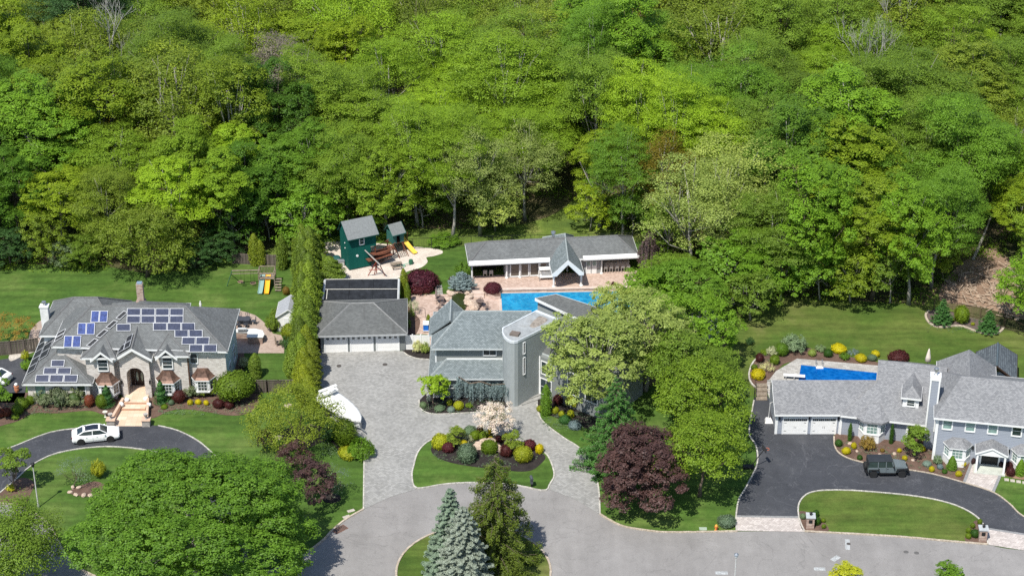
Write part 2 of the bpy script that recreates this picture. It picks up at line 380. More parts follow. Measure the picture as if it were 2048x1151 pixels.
def roof(parent, spec, mat, fm=None, th=.2, cap=None, world=True, name='roof', gable=None, off=(0, 0, 0)):
    V, F, loop, caps = spec
    fm = fm or white
    V = {k: Vector(p)+Vector(off) for k, p in V.items()}
    ks = list(V); top = MB()
    F2 = [f for f in F if gable is None or f not in gable]
    def norm_up(f):
        P_ = [V[k] for k in f]; n = Vector((0, 0, 0))
        for i in range(1, len(P_)-1): n += (P_[i]-P_[0]).cross(P_[i+1]-P_[0])
        return f if n.z >= 0 else f[::-1]
    F2 = [norm_up(f) for f in F2]
    top.add([V[k] for k in ks], [tuple(ks.index(c) for c in f) for f in F2])
    ro = mk(name, top, mat, parent, world)
    # boundary edges of the shell -> fascia boards, and a soffit under the shell
    edges = {}
    for f in F2:
        for i in range(len(f)):
            e = (f[i], f[(i+1) % len(f)]); edges[e] = 1
    fb = MB()
    for (a, b) in edges:
        if (b, a) not in edges:
            d = (V[b]-V[a]); 
            n2 = Vector((d.y, -d.x, 0)).normalized()*.03
            dz = Vector((0, 0, -th)); up = Vector((0, 0, .02))
            A, B = V[a]+up, V[b]+up
            fb.add([A, B, B+dz, A+dz, A+n2, B+n2, B+n2+dz, A+n2+dz], [(0, 1, 5, 4), (4, 5, 6, 7), (7, 6, 2, 3), (3, 2, 1, 0), (0, 4, 7, 3), (1, 2, 6, 5)])
    dn = Vector((0, 0, -th*.8))
    fb.add([V[k]+dn for k in ks], [tuple(ks.index(c) for c in f[::-1]) for f in F2])
    mk('fascia', fb, fm, parent, world)
    if cap:
        cb = MB()
        for e in caps:
            A, B = V[e[0]], V[e[1]]
            if (A-B).length > .2: cb.tube([A+Vector((0, 0, -.03)), B+Vector((0, 0, -.03))], .12, 5)
        if cb.v: mk('ridge_cap', cb, cap, parent, world)
    return ro
def window(parent, p, w, h, ang=0., nx=2, ny=2, fm=None, gm=None, world=True, bar=.04, fr=.09, name='window'):
    """p = middle of the sill line on the wall face; ang turns the outward -y direction"""
    fm = fm or white; gm = gm or glass
    M = Matrix.Translation(p) @ Matrix.Rotation(ang, 4, 'Z')
    def T(mb): mb.v = [tuple(M @ Vector(q)) for q in mb.v]; return mb
    f = MB(); x0, x1 = -w/2, w/2
    f.box(x0-fr, x0, -.07, 0, -fr, h+fr); f.box(x1, x1+fr, -.07, 0, -fr, h+fr)
    f.box(x0, x1, -.07, 0, h, h+fr); f.box(x0-fr*.0, x1, -.11, 0, -fr, 0)
    for i in range(1, nx): f.box(x0+w*i/nx-bar/2, x0+w*i/nx+bar/2, -.045, -.005, 0, h)
    for i in range(1, ny): f.box(x0, x1, -.04, -.006, h*i/ny-bar/2, h*i/ny+bar/2)
    o = mk(name, T(f), fm, parent, world, uv=False)
    mk('pane', T(MB().box(x0, x1, -.02, -.004, 0, h)), gm, o, world, uv=False)
    return o
def bay(parent, p, w, d, z0, z1, zr, wm, rm, ang=0, basez=None, world=True, mid=2, flare=True, gm=None, rover=.22, basem=None):
    """half-hexagon bay window whose back edge is centred on p"""
    M = Matrix.Translation((p[0], p[1], 0)) @ Matrix.Rotation(ang, 4, 'Z')
    def T(mb): mb.v = [tuple(M @ Vector(q)) for q in mb.v]; return mb
    o2 = [(-w/2, 0), (-w*.28, -d), (w*.28, -d), (w/2, 0)]
    b = mk('bay_window', T(MB().prism(o2, z0, z1)), wm, parent, world)
    if basez is not None:
        o3 = [(x*1.03, y*1.08) for x, y in o2]; mk('bay_base', T(MB().prism(o3, basez, z0-.01)), basem or white, parent, world)
        o3 = [(x*1.06, y*1.14) for x, y in o2]; mk('sill', T(MB().prism(o3, z0-.06, z0+.04)), white, b, world)
    else:
        o3 = [(x*1.05, y*1.1) for x, y in o2]; mk('sill', T(MB().prism(o3, z0-.12, z0)), white, b, world)
    hgt = z1-z0-.3
    # middle and side lights
    def light(a, c, nx, ny):
        a, c = Vector(a), Vector(c); m = (a+c)/2; dd = c-a; L = dd.length; an = math.atan2(dd.y, dd.x)
        q = M @ Vector((m.x, m.y, z0+.12)); window(b, q, L*.68, hgt, an+ang, nx, ny, white, gm, world, .035, .07)
    light(o2[1], o2[2], 3, 3); light(o2[0], o2[1], 2, 3); light(o2[2], o2[3], 2, 3)
    # roof in rings
    rb = MB(); rings = []
    ks = [(1.12, 0), (.9, .22), (.66, .62), (.5, 1.)] if flare else [(1.14, 0), (.45, 1.)]
    for s, tz in ks:
        z = z1+(zr-z1)*tz
        rings.append([(-w/2*s, .02, z)]+[(x*s, y*s-(.05 if s > 1 else 0), z) for x, y in o2[1:3]]+[(w/2*s, .02, z)])
    vs = [q for r_ in rings for q in r_]; n = 4
    fs = [(i*n+k, i*n+k+1, (i+1)*n+k+1, (i+1)*n+k) for i in range(len(rings)-1) for k in range(3)]
    fs += [tuple((len(rings)-1)*n+k for k in range(4)), (3, 2, 1, 0)]
    rb.add(vs, fs); r1 = mk('bay_roof', T(rb), rm, parent, world)
    s = 1.13; zz = z1
    o4 = [(x*s, y*s-.05) for x, y in o2]
    mk('trim', T(MB().prism(o4, zz-.14, zz-.005)), white, r1, world, uv=False)
    return b
def gdoor(parent, p, w, h, ang=0., world=True, carriage=False):
    M = Matrix.Translation(p) @ Matrix.Rotation(ang, 4, 'Z')
    def T(mb): mb.v = [tuple(M @ Vector(q)) for q in mb.v]; return mb
    b = MB(); n = 4
    for i in range(n): b.box(-w/2, w/2, -.05, 0, h*i/n+.012, h*(i+1)/n-.012)
    b.box(-w/2, w/2, -.03, 0, 0, h)
    d = mk('garage_door', T(b), whitew, parent, world, uv=False)
    f = MB(); f.box(-w/2-.13, -w/2, -.09, 0, 0, h+.13); f.box(w/2, w/2+.13, -.09, 0, 0, h+.13); f.box(-w/2, w/2, -.09, 0, h, h+.13)
    mk('door_frame', T(f), white, parent, world, uv=False)
    for i in range(4):
        x = -w/2+w*(i+.5)/4; ww = w*.075 if not carriage else w*.1
        nn = 3 if carriage else 2
        for j in range(nn):
            xx = x+(j-(nn-1)/2)*ww*.62*1.3
            mk('pane', T(MB().box(xx-ww*.36, xx+ww*.36, -.06, -.052, h*.80, h*.93)), glass, d, world, uv=False)
    if carriage:
        hb = MB()
        for sx in (-1, 1):
            hb.box(sx*w*.47-.25*(sx > 0), sx*w*.47+.25*(sx < 0), -.065, -.052, h*.68, h*.7); hb.box(sx*w*.47-.25*(sx > 0), sx*w*.47+.25*(sx < 0), -.065, -.052, h*.2, h*.22)
            hb.box(sx*.09-.015, sx*.09+.015, -.07, -.052, h*.36, h*.48)
        mk('hardware', T(hb), black, d, world, uv=False)
    return d
def panels(parent, plane, tl, tr, bl, nx, ny, cm, th=.05, skip=()):
    """solar panels laid on a roof plane; the three corners of the array are read off the plane"""
    A, B, C = [onp3(q[0], q[1], *plane) for q in (tl, tr, bl)]
    ex, ey = (B-A)/nx, (C-A)/ny
    n = ex.cross(ey).normalized()
    if n.z < 0: n = -n
    n_ = n*.10; g = .02
    for j in range(ny):
        for i in range(nx):
            if (i, j) in skip: continue
            o = A+ex*i+ey*j; c = [o+ex*g+ey*g, o+ex*(1-g)+ey*g, o+ex*(1-g)+ey*(1-g), o+ex*g+ey*(1-g)]
            up = n*th; b = MB()
            b.add([q+n_ for q in c]+[q+n_+up for q in c], [(0, 1, 2, 3), (7, 6, 5, 4), (0, 4, 5, 1), (1, 5, 6, 2), (2, 6, 7, 3), (3, 7, 4, 0)])
            p = mk('solar_panel', b, alu, parent, True, uv=False)
            fu = .055/max(.2, ex.length); fv = .055/max(.2, ey.length)
            c = [o+ex*(g+fu)+ey*(g+fv), o+ex*(1-g-fu)+ey*(g+fv), o+ex*(1-g-fu)+ey*(1-g-fv), o+ex*(g+fu)+ey*(1-g-fv)]
            fs = (0, 1, 2, 3)
            if (c[1]-c[0]).cross(c[2]-c[0]).z < 0: fs = (3, 2, 1, 0)
            mk('cells', MB().add([q+n_+up*1.1 for q in c], [fs]), cm, p, True)
def post(mb, x, y, z0, z1, r=.11, n=8):
    mb.lathe((x, y, 0), [(r*1.9, z0), (r*1.9, z0+.16), (r*1.1, z0+.2), (r, z1-.1), (r*1.5, z1-.08), (r*1.5, z1)], n); return mb
# ================================================================== SETTING: ground, road, drives, beds
g = MB().add([(-3000, -1500, 0), (3000, -1500, 0), (3000, 4000, 0), (-3000, 4000, 0)], [(0, 1, 2, 3)])
tag_ = mk('ground', g, grass, uv=False); tag_['kind'] = 'structure'
sheet('lawn', pxs([(1440, 600), (1510, 600), (1560, 594), (1650, 596), (1750, 605), (1860, 612), (1960, 650), (2150, 690), (2200, 800), (1990, 790), (1530, 790), (1450, 800), (1425, 700)]), .012, grass2)
sheet('lawn', pxs([(1598, 1035), (1596, 1013), (1605, 995), (1623, 984), (1653, 980), (1714, 981), (1806, 989), (1867, 998), (1916, 1012), (1952, 1032), (1970, 1056), (1975, 1087), (1800, 1073), (1700, 1067), (1609, 1062)]), .03, grass2, smooth=False)
# forest floor behind the gardens
sheet('forest_floor', [(-260, 245)] + [(p.x, p.y) for p in pxs([(-300, 530), (0, 527), (200, 530), (300, 548), (400, 535), (470, 505), (540, 500), (600, 470), (700, 452), (800, 468), (900, 468), (1060, 462), (1280, 470), (1330, 560), (1440, 620), (1500, 612), (1560, 592), (1700, 600), (1850, 612), (1960, 645), (2100, 690), (2400, 720)])] + [(330, 205), (330, 620), (-320, 620)], .008, litter, smooth=False)
sheet('wild_grass', pxs([(790, 466), (830, 458), (1000, 455), (1100, 432), (1160, 395), (1210, 420), (1200, 455), (1290, 462), (1290, 482), (1130, 486), (930, 492), (800, 490)]), .02, wildg)
sheet('wild_grass', pxs([(1850, 612), (1870, 590), (1900, 575), (1910, 590), (1890, 610), (1950, 640), (1900, 640)]), .02, wildg)
sheet('bare_dirt', pxs([(1880, 600), (1890, 560), (1940, 515), (1990, 500), (2060, 560), (2100, 640), (2050, 640), (1960, 612), (1930, 608)]), .024, dirt)
sheet('wild_grass', pxs([(535, 500), (560, 490), (600, 480), (602, 505), (570, 512), (540, 512)]), .02, wildg)
road_pts = [(-400, 975), (0, 1006), (60, 1022), (100, 1050), (118, 1085), (150, 1130), (230, 1165), (350, 1175), (480, 1160), (580, 1125), (640, 1085), (665, 1060), (692, 1038), (727, 1018), (780, 994), (834, 977), (890, 969), (960, 966), (1030, 969), (1100, 979), (1150, 998), (1200, 1028), (1240, 1050), (1290, 1060), (1345, 1064), (1480, 1062), (1610, 1063), (1700, 1068), (1800, 1074), (1900, 1083), (1976, 1089), (2048, 1100), (2400, 1130), (2700, 1500), (-900, 1500)]
sheet('road', pxs(road_pts), .02, asph, k=4)
kerb('kerb', pxs([(-300, 985), (0, 1006), (60, 1022), (100, 1050), (118, 1085), (150, 1130), (230, 1165), (350, 1175), (480, 1160), (580, 1125), (640, 1085), (665, 1060), (692, 1038), (727, 1018)]), kerbm, .2)
kerb('kerb', pxs([(1200, 1028), (1240, 1050), (1290, 1060), (1345, 1064), (1475, 1062)]), kerbm, .2)
kerb('kerb', pxs([(1609, 1062), (1700, 1067), (1800, 1073), (1900, 1082), (1975, 1088)]), kerbm, .2)
# round island of the cul-de-sac
ic = px(947, 1142); IR = 7.45
circ = [(ic.x+IR*math.cos(t*math.pi/24), ic.y+IR*math.sin(t*math.pi/24)) for t in range(48)]
sheet('lawn_island', circ, .06, grass2, smooth=False); kerb('island_kerb', circ, kerbm, .2, closed=True, smooth=False, h=.14)
# centre paver drive
drive = [(727, 1018), (728, 925), (735, 885), (716, 872), (690, 858), (660, 835), (645, 800), (638, 755), (634, 702), (812, 702), (862, 712), (862, 800), (1005, 806), (1040, 804), (1076, 765), (1090, 775), (1075, 800), (1082, 838), (1120, 870), (1162, 898), (1185, 932), (1197, 975), (1200, 1028), (1150, 998), (1100, 979), (1030, 969), (960, 966), (890, 969), (834, 977), (780, 994)]
sheet('driveway', pxs(drive), .04, pav, smooth=False)
kerb('kerb', pxs([(727, 1018), (728, 925), (734, 890)]), kerbw, .14, .08, smooth=False)
kerb('kerb', pxs([(1074, 808), (1082, 838), (1120, 870), (1162, 898), (1185, 932), (1197, 975), (1200, 1028)]), kerbw, .14, .08)
oval = [(834, 976), (824, 953), (827, 933), (835, 906), (850, 888), (870, 876), (896, 868), (933, 861), (970, 864), (1009, 873), (1043, 883), (1066, 893), (1089, 905), (1099, 918), (1106, 936), (1108, 953), (1099, 969), (1088, 981), (1030, 970), (960, 965), (890, 968)]
ovp = smooth_path(pxs(oval), True, 4)
sheet('lawn_island', ovp, .07, grass, smooth=False); kerb('island_kerb', ovp, kerbw, .15, .12, closed=True, smooth=False)
sheet('mulch_bed', pxs([(862, 901), (871, 913), (893, 923), (923, 930), (958, 935), (999, 939), (1032, 943), (1059, 942), (1076, 933), (1091, 916), (1082, 905), (1066, 895), (1044, 886), (1008, 875), (958, 866), (926, 866), (893, 873), (868, 889)]), .085, mulch)
# other beds on the centre lot
b1 = [(838, 812), (840, 800), (862, 780), (862, 795), (1010, 795), (1012, 815), (962, 824), (910, 826), (870, 828), (848, 823)]
sheet('mulch_bed', pxs(b1), .075, mulch); kerb('kerb', pxs([(838, 800), (840, 815), (850, 824), (870, 828), (910, 827), (962, 824)]), kerbw, .14, .1)
sheet('mulch_bed', pxs([(808, 704), (820, 712), (840, 717), (860, 718), (860, 700), (808, 698)]), .06, mulch); kerb('kerb', pxs([(808, 705), (820, 713), (840, 718), (858, 719)]), kerbw, .14, .1)
sheet('mulch_bed', pxs([(1076, 800), (1080, 822), (1120, 838), (1190, 870), (1250, 880), (1230, 800), (1130, 760), (1080, 760)]), .05, mulch)
sheet('lawn', pxs([(1084, 838), (1120, 868), (1162, 896), (1185, 930), (1197, 975), (1260, 1000), (1300, 900), (1190, 862), (1120, 840)]), .055, grass, smooth=False)
sheet('mulch_bed', pxs([(655, 880), (680, 905), (700, 915), (728, 912), (733, 880), (700, 860), (600, 850), (560, 870), (600, 900)]), .02, mulch)
sheet('mulch_bed', pxs([(640, 990), (650, 1003), (668, 1005), (682, 998), (676, 988), (655, 985)]), .02, mulch)
sheet('mulch_bed', pxs([(600, 700), (632, 700), (640, 760), (650, 800), (600, 800), (585, 760)]), .02, mulchb)
# pool terrace of the centre lot
sheet('patio', pxs([(822, 589), (897, 588), (925, 570), (938, 552), (1300, 540), (1340, 600), (1330, 690), (1100, 720), (860, 700), (855, 668), (828, 668)]), .025, pavpink, smooth=False)
sheet('mulch_bed', pxs([(812, 590), (822, 592), (822, 620), (840, 640), (832, 668), (812, 668)]), .035, mulchb)
sheet('mulch_bed', pxs([(1180, 820), (1200, 830), (1320, 560), (1440, 640), (1445, 700), (1330, 760)]), .015, litter)
gp = pxs([(640, 490), (700, 483), (824, 493), (877, 499), (885, 506), (868, 512), (853, 515), (855, 524), (842, 535), (812, 544), (792, 557), (676, 562), (655, 530)])
sheet('gravel_yard', gp, .03, gravel)
sheet('dirt_strip', pxs([(624, 560), (650, 560), (642, 700), (625, 700)]), .02, mulchb, smooth=False)
for i, (u, v) in enumerate([(877, 573), (877.5, 578), (878, 583), (878.5, 588)]):
    p = px(u, v); o = mk('stepping_stone', MB().ob((0, 0, .05), (.85+.05*(i % 2), .38, .1), .05*i), poolstone); o.location = p
    tag(o, ['farthest', 'second farthest', 'third farthest', 'nearest'][i]+' pale stone tread on the grass beside the dark red mound tree', 'stepping stone', 'stone treads beside the dark red mound')
# right-hand lot
rd = [(1508, 795), (1498, 864), (1512, 891), (1513, 928), (1492, 974), (1478, 998), (1473, 1033), (1598, 1035), (1596, 1013), (1605, 995), (1623, 984), (1653, 980), (1714, 981), (1806, 989), (1867, 998), (1916, 1012), (1952, 1032), (1970, 1058), (2060, 1072), (2300, 1130), (2300, 1090), (2100, 1062), (2048, 1033), (2019, 1007), (1986, 984), (1928, 965), (1867, 948), (1821, 940), (1770, 932), (1723, 924), (1696, 916), (1678, 907), (1669, 891), (1668, 868), (1668, 840), (1553, 840), (1545, 810), (1535, 790)]
sheet('driveway', pxs(rd), .035, asph2, smooth=False)
sheet('driveway_apron', pxs([(1473, 1033), (1598, 1035), (1603, 1050), (1610, 1063), (1473, 1061)]), .045, pavwhite, smooth=False)
sheet('driveway_apron', pxs([(1970, 1057), (2060, 1071), (2300, 1128), (2300, 1150), (2048, 1100), (1977, 1089)]), .045, pavwhite, smooth=False)
kerb('apron_edge', pxs([(1473, 1032), (1598, 1034)]), plain('grey border paver', (.25, .25, .25)), .3, .06, smooth=False)
kerb('apron_edge', pxs([(1970, 1056), (2060, 1070), (2200, 1100)]), MATS['grey border paver'], .3, .06, smooth=False)
kerb('kerb', pxs([(1508, 800), (1498, 864), (1512, 891), (1514, 928), (1492, 974), (1478, 998), (1472, 1033), (1473, 1061)]), kerbw, .15, .1)
kerb('kerb', pxs([(1610, 1063), (1603, 1050), (1597, 1030), (1597, 1010), (1606, 994), (1623, 984), (1653, 980), (1714, 981), (1806, 989), (1867, 998), (1916, 1012), (1952, 1032), (1970, 1056), (1976, 1088)]), kerbw, .15, .1)
kerb('kerb', pxs([(1668, 872), (1669, 891), (1678, 906), (1696, 916), (1723, 924), (1770, 932), (1821, 940), (1867, 948), (1928, 965), (1986, 984), (2019, 1007), (2048, 1033), (2120, 1060)]), kerbm, .15, .1)
sheet('mulch_bed', pxs([(1668, 872), (1669, 891), (1678, 906), (1696, 916), (1723, 924), (1770, 932), (1821, 940), (1867, 948), (1928, 965), (1943, 922), (1870, 890), (1800, 850), (1680, 850)]), .05, mulchb, smooth=False)
sheet('front_walk', pxs([(1943, 926), (2009, 930), (1986, 984), (1928, 965)]), .06, pavwhite, smooth=False)
kerb('walk_edge', pxs([(1943, 926), (1928, 965)]), MATS['grey border paver'], .3, .08, smooth=False); kerb('walk_edge', pxs([(2009, 930), (1986, 984)]), MATS['grey border paver'], .3, .08, smooth=False)
sheet('mulch_bed', pxs([(2010, 930), (2007, 950), (2030, 957), (2090, 965), (2090, 925)]), .05, plain('tan mulch', (.27, .17, .11)), smooth=False)
sheet('mulch_bed', pxs([(1598, 1035), (1609, 1062), (1655, 1062), (1652, 1048), (1640, 1035), (1620, 1025), (1600, 1022)]), .045, mulchb)
sheet('mulch_bed', pxs([(1974, 1086), (1970, 1058), (1952, 1040), (1935, 1062), (1932, 1083)]), .045, mulchb)
bed = [(1510, 776), (1497, 755), (1503, 731), (1517, 715), (1550, 699), (1600, 694), (1650, 702), (1755, 724), (1850, 728), (1850, 745), (1757, 735), (1594, 722), (1552, 745), (1540, 775)]
sheet('mulch_bed', pxs(bed), .03, mulchb); kerb('kerb', pxs([(1540, 780), (1510, 774), (1498, 755), (1503, 731), (1517, 715), (1550, 699), (1570, 695)]), kerbw, .18, .15)
sheet('patio', pxs([(1594, 717), (1757, 731), (1900, 745), (1900, 800), (1540, 800), (1530, 770), (1552, 742)]), .04, poolstone, smooth=False)
bed2 = [(1851, 627), (1853, 640), (1865, 650), (1880, 655), (1920, 652), (1950, 662), (1980, 669), (2000, 664), (2006, 655), (1980, 645), (1930, 632), (1880, 618)]
sheet('mulch_bed', pxs(bed2), .03, plain('grey brown mulch', (.12, .09, .08))); kerb('bed_edging', pxs([(1858, 622), (1851, 630), (1855, 642), (1866, 651), (1880, 655), (1920, 652), (1950, 662), (1980, 669), (2000, 664), (2007, 655)]), kerbm, .25, .14)
# left-hand lot
ld = [(34, 891), (102, 865), (170, 855), (217, 851), (272, 850), (316, 851), (347, 858), (374, 870), (404, 889), (450, 930), (490, 1000), (500, 1090), (470, 1165), (440, 1165), (445, 1080), (420, 1000), (380, 940), (316, 904), (282, 898), (245, 893), (204, 893), (153, 898), (102, 909), (61, 932), (30, 960), (0, 985), (-60, 1010), (-100, 975), (-60, 930), (0, 905)]
sheet('driveway', pxs(ld), .03, asph2, smooth=True, k=3)
kerb('kerb', pxs([(-60, 930), (0, 903), (34, 890), (102, 864), (170, 855), (217, 850)]), kerbw, .13, .09)
kerb('kerb', pxs([(316, 851), (347, 858), (374, 869), (405, 888), (450, 930)]), kerbw, .13, .09)
kerb('kerb', pxs([(316, 904), (282, 898), (245, 894), (204, 893), (153, 898), (102, 910), (61, 932), (30, 960), (0, 985)]), kerbw, .13, .09)
sheet('driveway', pxs([(-150, 745), (-40, 725), (20, 716), (45, 708), (58, 722), (52, 770), (44, 800), (0, 805), (-150, 800)]), .03, asph2)
sheet('path', pxs([(18, 712), (30, 702), (60, 690), (75, 700), (45, 712), (22, 722)]), .04, conc)
for pts in ([(-40, 868), (0, 852), (37, 841), (68, 826), (115, 826), (177, 821), (204, 828), (233, 834), (240, 795), (40, 785), (-40, 800)], [(300, 835), (340, 821), (374, 818), (418, 824), (452, 830), (486, 829), (510, 818), (518, 796), (500, 785), (300, 785)]):
    sheet('mulch_bed', pxs(pts), .03, mulchb)
sheet('mulch_bed', pxs([(-20, 1005), (0, 985), (30, 960), (50, 955), (68, 965), (62, 985), (45, 1008)]), .03, mulchb)
sheet('mulch_bed', pxs([(138, 985), (150, 975), (190, 962), (215, 975), (200, 990), (165, 992)]), .03, mulchb)
sheet('patio', pxs([(440, 622), (466, 618), (492, 624), (510, 630), (522, 639), (534, 650), (546, 667), (562, 670), (569, 684), (568, 706), (440, 706)]), .03, pavtan, smooth=False)
sheet('garden_bed', pxs([(320, 640), (330, 628), (470, 625), (470, 640)]), .03, mulchb, smooth=False)
sheet('mulch_bed', pxs([(470, 706), (488, 706), (484, 770), (468, 770)]), .025, mulchb)
sheet('patio', pxs([(60, 665), (70, 650), (85, 640), (100, 650), (90, 690), (60, 688)]), .03, pavtan)
# ================================================================== LEFT HOUSE
def left_house():
    H = thing('brick_house', 'whitewashed brick house with arched entry and rows of solar panels on its grey roof', 'house', px(250, 770))
    W = True
    # main two storey block
    yF = 188.9; x0, x1 = px(163, 716, 5.8).x+.3, px(455, 703, 5.8).x-.35
    mk('wall', MB().box(x0, px(240, 717, 5.3).x, yF, 197.4, 0, 5.6).box(px(240, 717, 5.3).x, px(290, 717, 5.3).x, 191.5, 197.4, 0, 5.6).box(px(290, 717, 5.3).x, x1, yF, 197.4, 0, 5.6), brickm, H, W)
    mk('side_wall', MB().box(x1, x1+.04, yF+.1, 197.3, 0, 5.6), plain('light blue grey siding', (.42, .5, .55)), H, W)
    e = px(455, 703, 5.8); bk = 198.0
    a = px(161, 716, 5.8); ym = (e.y+bk)/2; zr = 5.8+.64*(ym-e.y)
    A = (a.x, e.y, 5.8); ex1 = e.x
    V = dict(a=(a.x, e.y, 5.8), b=(ex1, e.y, 5.8), c=(ex1+.2, bk, 5.8), d=(a.x, bk, 5.8), e=(a.x+1., ym, zr), f=(px(368, 618, zr).x, ym, zr))
    main = (V['a'], V['b'], V['f']); right = (V['b'], V['c'], V['f'])
    # left middle block with its own lower front eave
    b0 = px(104, 698, 5.8)
    V['a'] = (b0.x, e.y, 5.8); V['d'] = (b0.x, bk, 5.8); V['e'] = (px(180, 618, zr).x, ym, zr)
    V['a'] = (b0.x, b0.y, 5.8+0.64*(b0.y-e.y))
    roof(H, (V, ['abfe', 'bcf', 'cdef', 'dae'], 'abcd', ['af'[0:1]+'e', 'bf', 'ef']), shA, cap=capm2)
    mainL = (V['a'], V['e'], V['d'])
    mk('wall', MB().box(b0.x+.4, x0, b0.y+.5, 197.4, 0, 5.7), brickm, H, W)
    # rear left block
    c0 = px(78, 671, 4.9); c1 = px(112, 671, 4.9)
    sp = hip(c0.x, c0.x+9, c0.y, c0.y+8.0, 4.9, 7.6, 3.4, 3)
    roof(H, sp, shA, cap=capm2)
    mk('wall', MB().box(c0.x+.4, c0.x+8, c0.y+.4, c0.y+7.6, 0, 4.9), plain('white painted wall', (.72, .72, .70)), H, W)
    # front wing, one storey
    wa = px(44, 768, 2.8); wb = px(185, 767, 2.8); wy1 = px(78, 671, 2.8).y+1
    xm = px(109, 709, 5.3).x; xm = (wa.x+wb.x)/2-.2
    zr2 = 2.8+.66*(xm-wa.x)
    V2 = dict(a=(wa.x, wa.y, 2.8), b=(wb.x, wa.y, 2.8), c=(wb.x, wy1, 2.8), d=(wa.x, wy1, 2.8), e=(xm, wa.y+3.6, zr2), f=(xm, wy1, zr2))
    roof(H, (V2, ['abe', 'bcfe', 'dafe'[0:1]+'a'+'e'+'f', 'cdf'], 'abcd', ['ae', 'be', 'ef']), shA, cap=capm2)
    mk('wall', MB().box(wa.x+.4, wb.x-.5, wa.y+.5, wy1-.3, 0, 2.8), brickm, H, W)
    yw = wa.y+.5
    for u, nm in ((82, 'pale'), (164, 'dark')):
        q = fw(u, 788, yw); window(H, (q.x, yw, .95), .85, 1.45, 0, 1, 2, fm=white if nm == 'dark' else plain('green shutter', (.12, .2, .16)), gm=glassg if nm == 'pale' else glass)
    wf = (V2['a'], V2['b'], V2['e']); wl = (V2['a'], V2['e'], V2['d'])
    # projecting bays with small pyramids and gablets
    for (ul, ur, ua, va, ug, vg, gl, gr, vv) in ((161, 231, 209, 672, 206, 703, 182, 226, 716), (309, 379, 337, 668, 334, 702, 312, 355, 712)):
        L = px(ul, vv, 5.5); Rr = px(ur, vv, 5.5); y0 = L.y; xa = px(ua, va, 7.6).x
        E_ = onp3(ua, va, *main)+Vector((0, .15, .05)); ch_ = (E_.y-y0)
        Vd = dict(a=(L.x, y0, 5.5), b=(Rr.x, y0, 5.5), c=(Rr.x, E_.y, 5.5), d=(L.x, E_.y, 5.5), e=E_)
        roof(H, (Vd, ['abe', 'bce', 'dae'], 'abcd', ['ae', 'be']), shA, cap=capm2)
        mk('wall', MB().box(L.x+.4, Rr.x-.4, y0+.45, y0+3, 0, 5.5), brickm, H, W)
        gl_, gr_ = px(gl, vv, 5.3).x, px(gr, vv, 5.3).x; xg = (gl_+gr_)/2
        roof(H, gabley(gl_, gr_, y0-.12, y0+2.2, 5.3, 6.35), shA, gable=['abe'], th=.3)
        mk('gable_wall', MB().add([(gl_+.3, y0+.40, 5.0), (gr_-.3, y0+.40, 5.0), (gr_-.3, y0+.40, 5.3), (xg, y0+.40, 6.1), (gl_+.3, y0+.40, 5.3)]+[(gl_+.3, y0+1.4, 5.0), (gr_-.3, y0+1.4, 5.0), (gr_-.3, y0+1.4, 5.3), (xg, y0+1.4, 6.1), (gl_+.3, y0+1.4, 5.3)], [(0, 1, 2, 3, 4), (9, 8, 7, 6, 5), (0, 5, 6, 1)]), brickm, H, W)
        q = fw((gl+gr)/2+2, 732, y0+.4); window(H, (xg, y0+.39, 3.75), 1.0, 1.35, 0, 1, 3, bar=.06, fr=.1)
        bay(H, (xg+(.25 if ul < 200 else -.1), y0+.45), 2.5, 1.0, 1.0, 2.45, 3.45, white, copper)
    # right part bay window and small upper windows
    q = fw(408, 770, yF)
    bay(H, (q.x, yF), 2.5, .9, 1.0, 2.45, 3.45, white, copper)
    q = fw(387, 712, yF); window(H, (q.x, yF, 4.1), .75, 1.2, 0, 1, 2, gm=glass)
    for yy in (191, 194.5): window(H, (x1+.05, yy, 1.2), 1.2, 1.6, math.pi/2, 2, 2)
    # drain pipe and dark quoin
    mk('downpipe', MB().box(fw(378, 750, 0).x*0+px(378, 712, 5.5).x-.35, px(378, 712, 5.5).x-.2, yF-.5, yF-.38, 0, 5.3), copper, H, W)
    # central gabled entrance
    gl_, gr_ = px(227, 717, 5.3), px(303, 717, 5.3); ap = px(262, 697, 6.9); y0 = gl_.y; xg = (gl_.x+gr_.x)/2
    zr3 = onp(262, 697, (0, y0, 0), (0, 1, 0)).z
    E2 = onp3(274, 655, *main)+Vector((0, .2, .05))
    roof(H, (dict(a=(gl_.x, y0, 5.2), b=(gr_.x, y0, 5.2), c=(gr_.x, E2.y, 5.2), d=(gl_.x, E2.y, 5.2), e=(xg, y0, zr3), f=E2), ['bcfe', 'daef'], 'abcd', ['ef']), shA, th=.34, cap=capm2)
    yg = y0+.5
    aw = .95; ah = 2.9; n = 12
    xl, xr = gl_.x+.45, gr_.x-.45
    # front wall with an arched opening (outline walks round the arch)
    out = [(xl, 0), (xg-aw, 0)]+[(xg-aw*math.cos(math.pi*i/n), ah+aw*math.sin(math.pi*i/n)) for i in range(n+1)]+[(xg+aw, 0), (xr, 0), (xr, 5.1), (xg, zr3-.35), (xl, 5.1)]
    vs = [(x, yg, z) for x, z in out]+[(x, yg+.6, z) for x, z in out]; m = len(out)
    tr = tessellate_polygon([[Vector((x, z, 0)) for x, z in out]])
    fs = []
    for t_ in tr:
        A_, B_, C_3 = [Vector((out[k][0], out[k][1], 0)) for k in t_]
        t2 = t_ if (B_-A_).cross(C_3-A_).z > 0 else t_[::-1]
        fs.append(tuple(t2)); fs.append(tuple(k+m for k in t2[::-1]))
    fs += [(i+m, (i+1) % m+m, (i+1) % m, i) for i in range(m)]
    mk('entry_wall', MB().add(vs, fs), brickm, H, W)
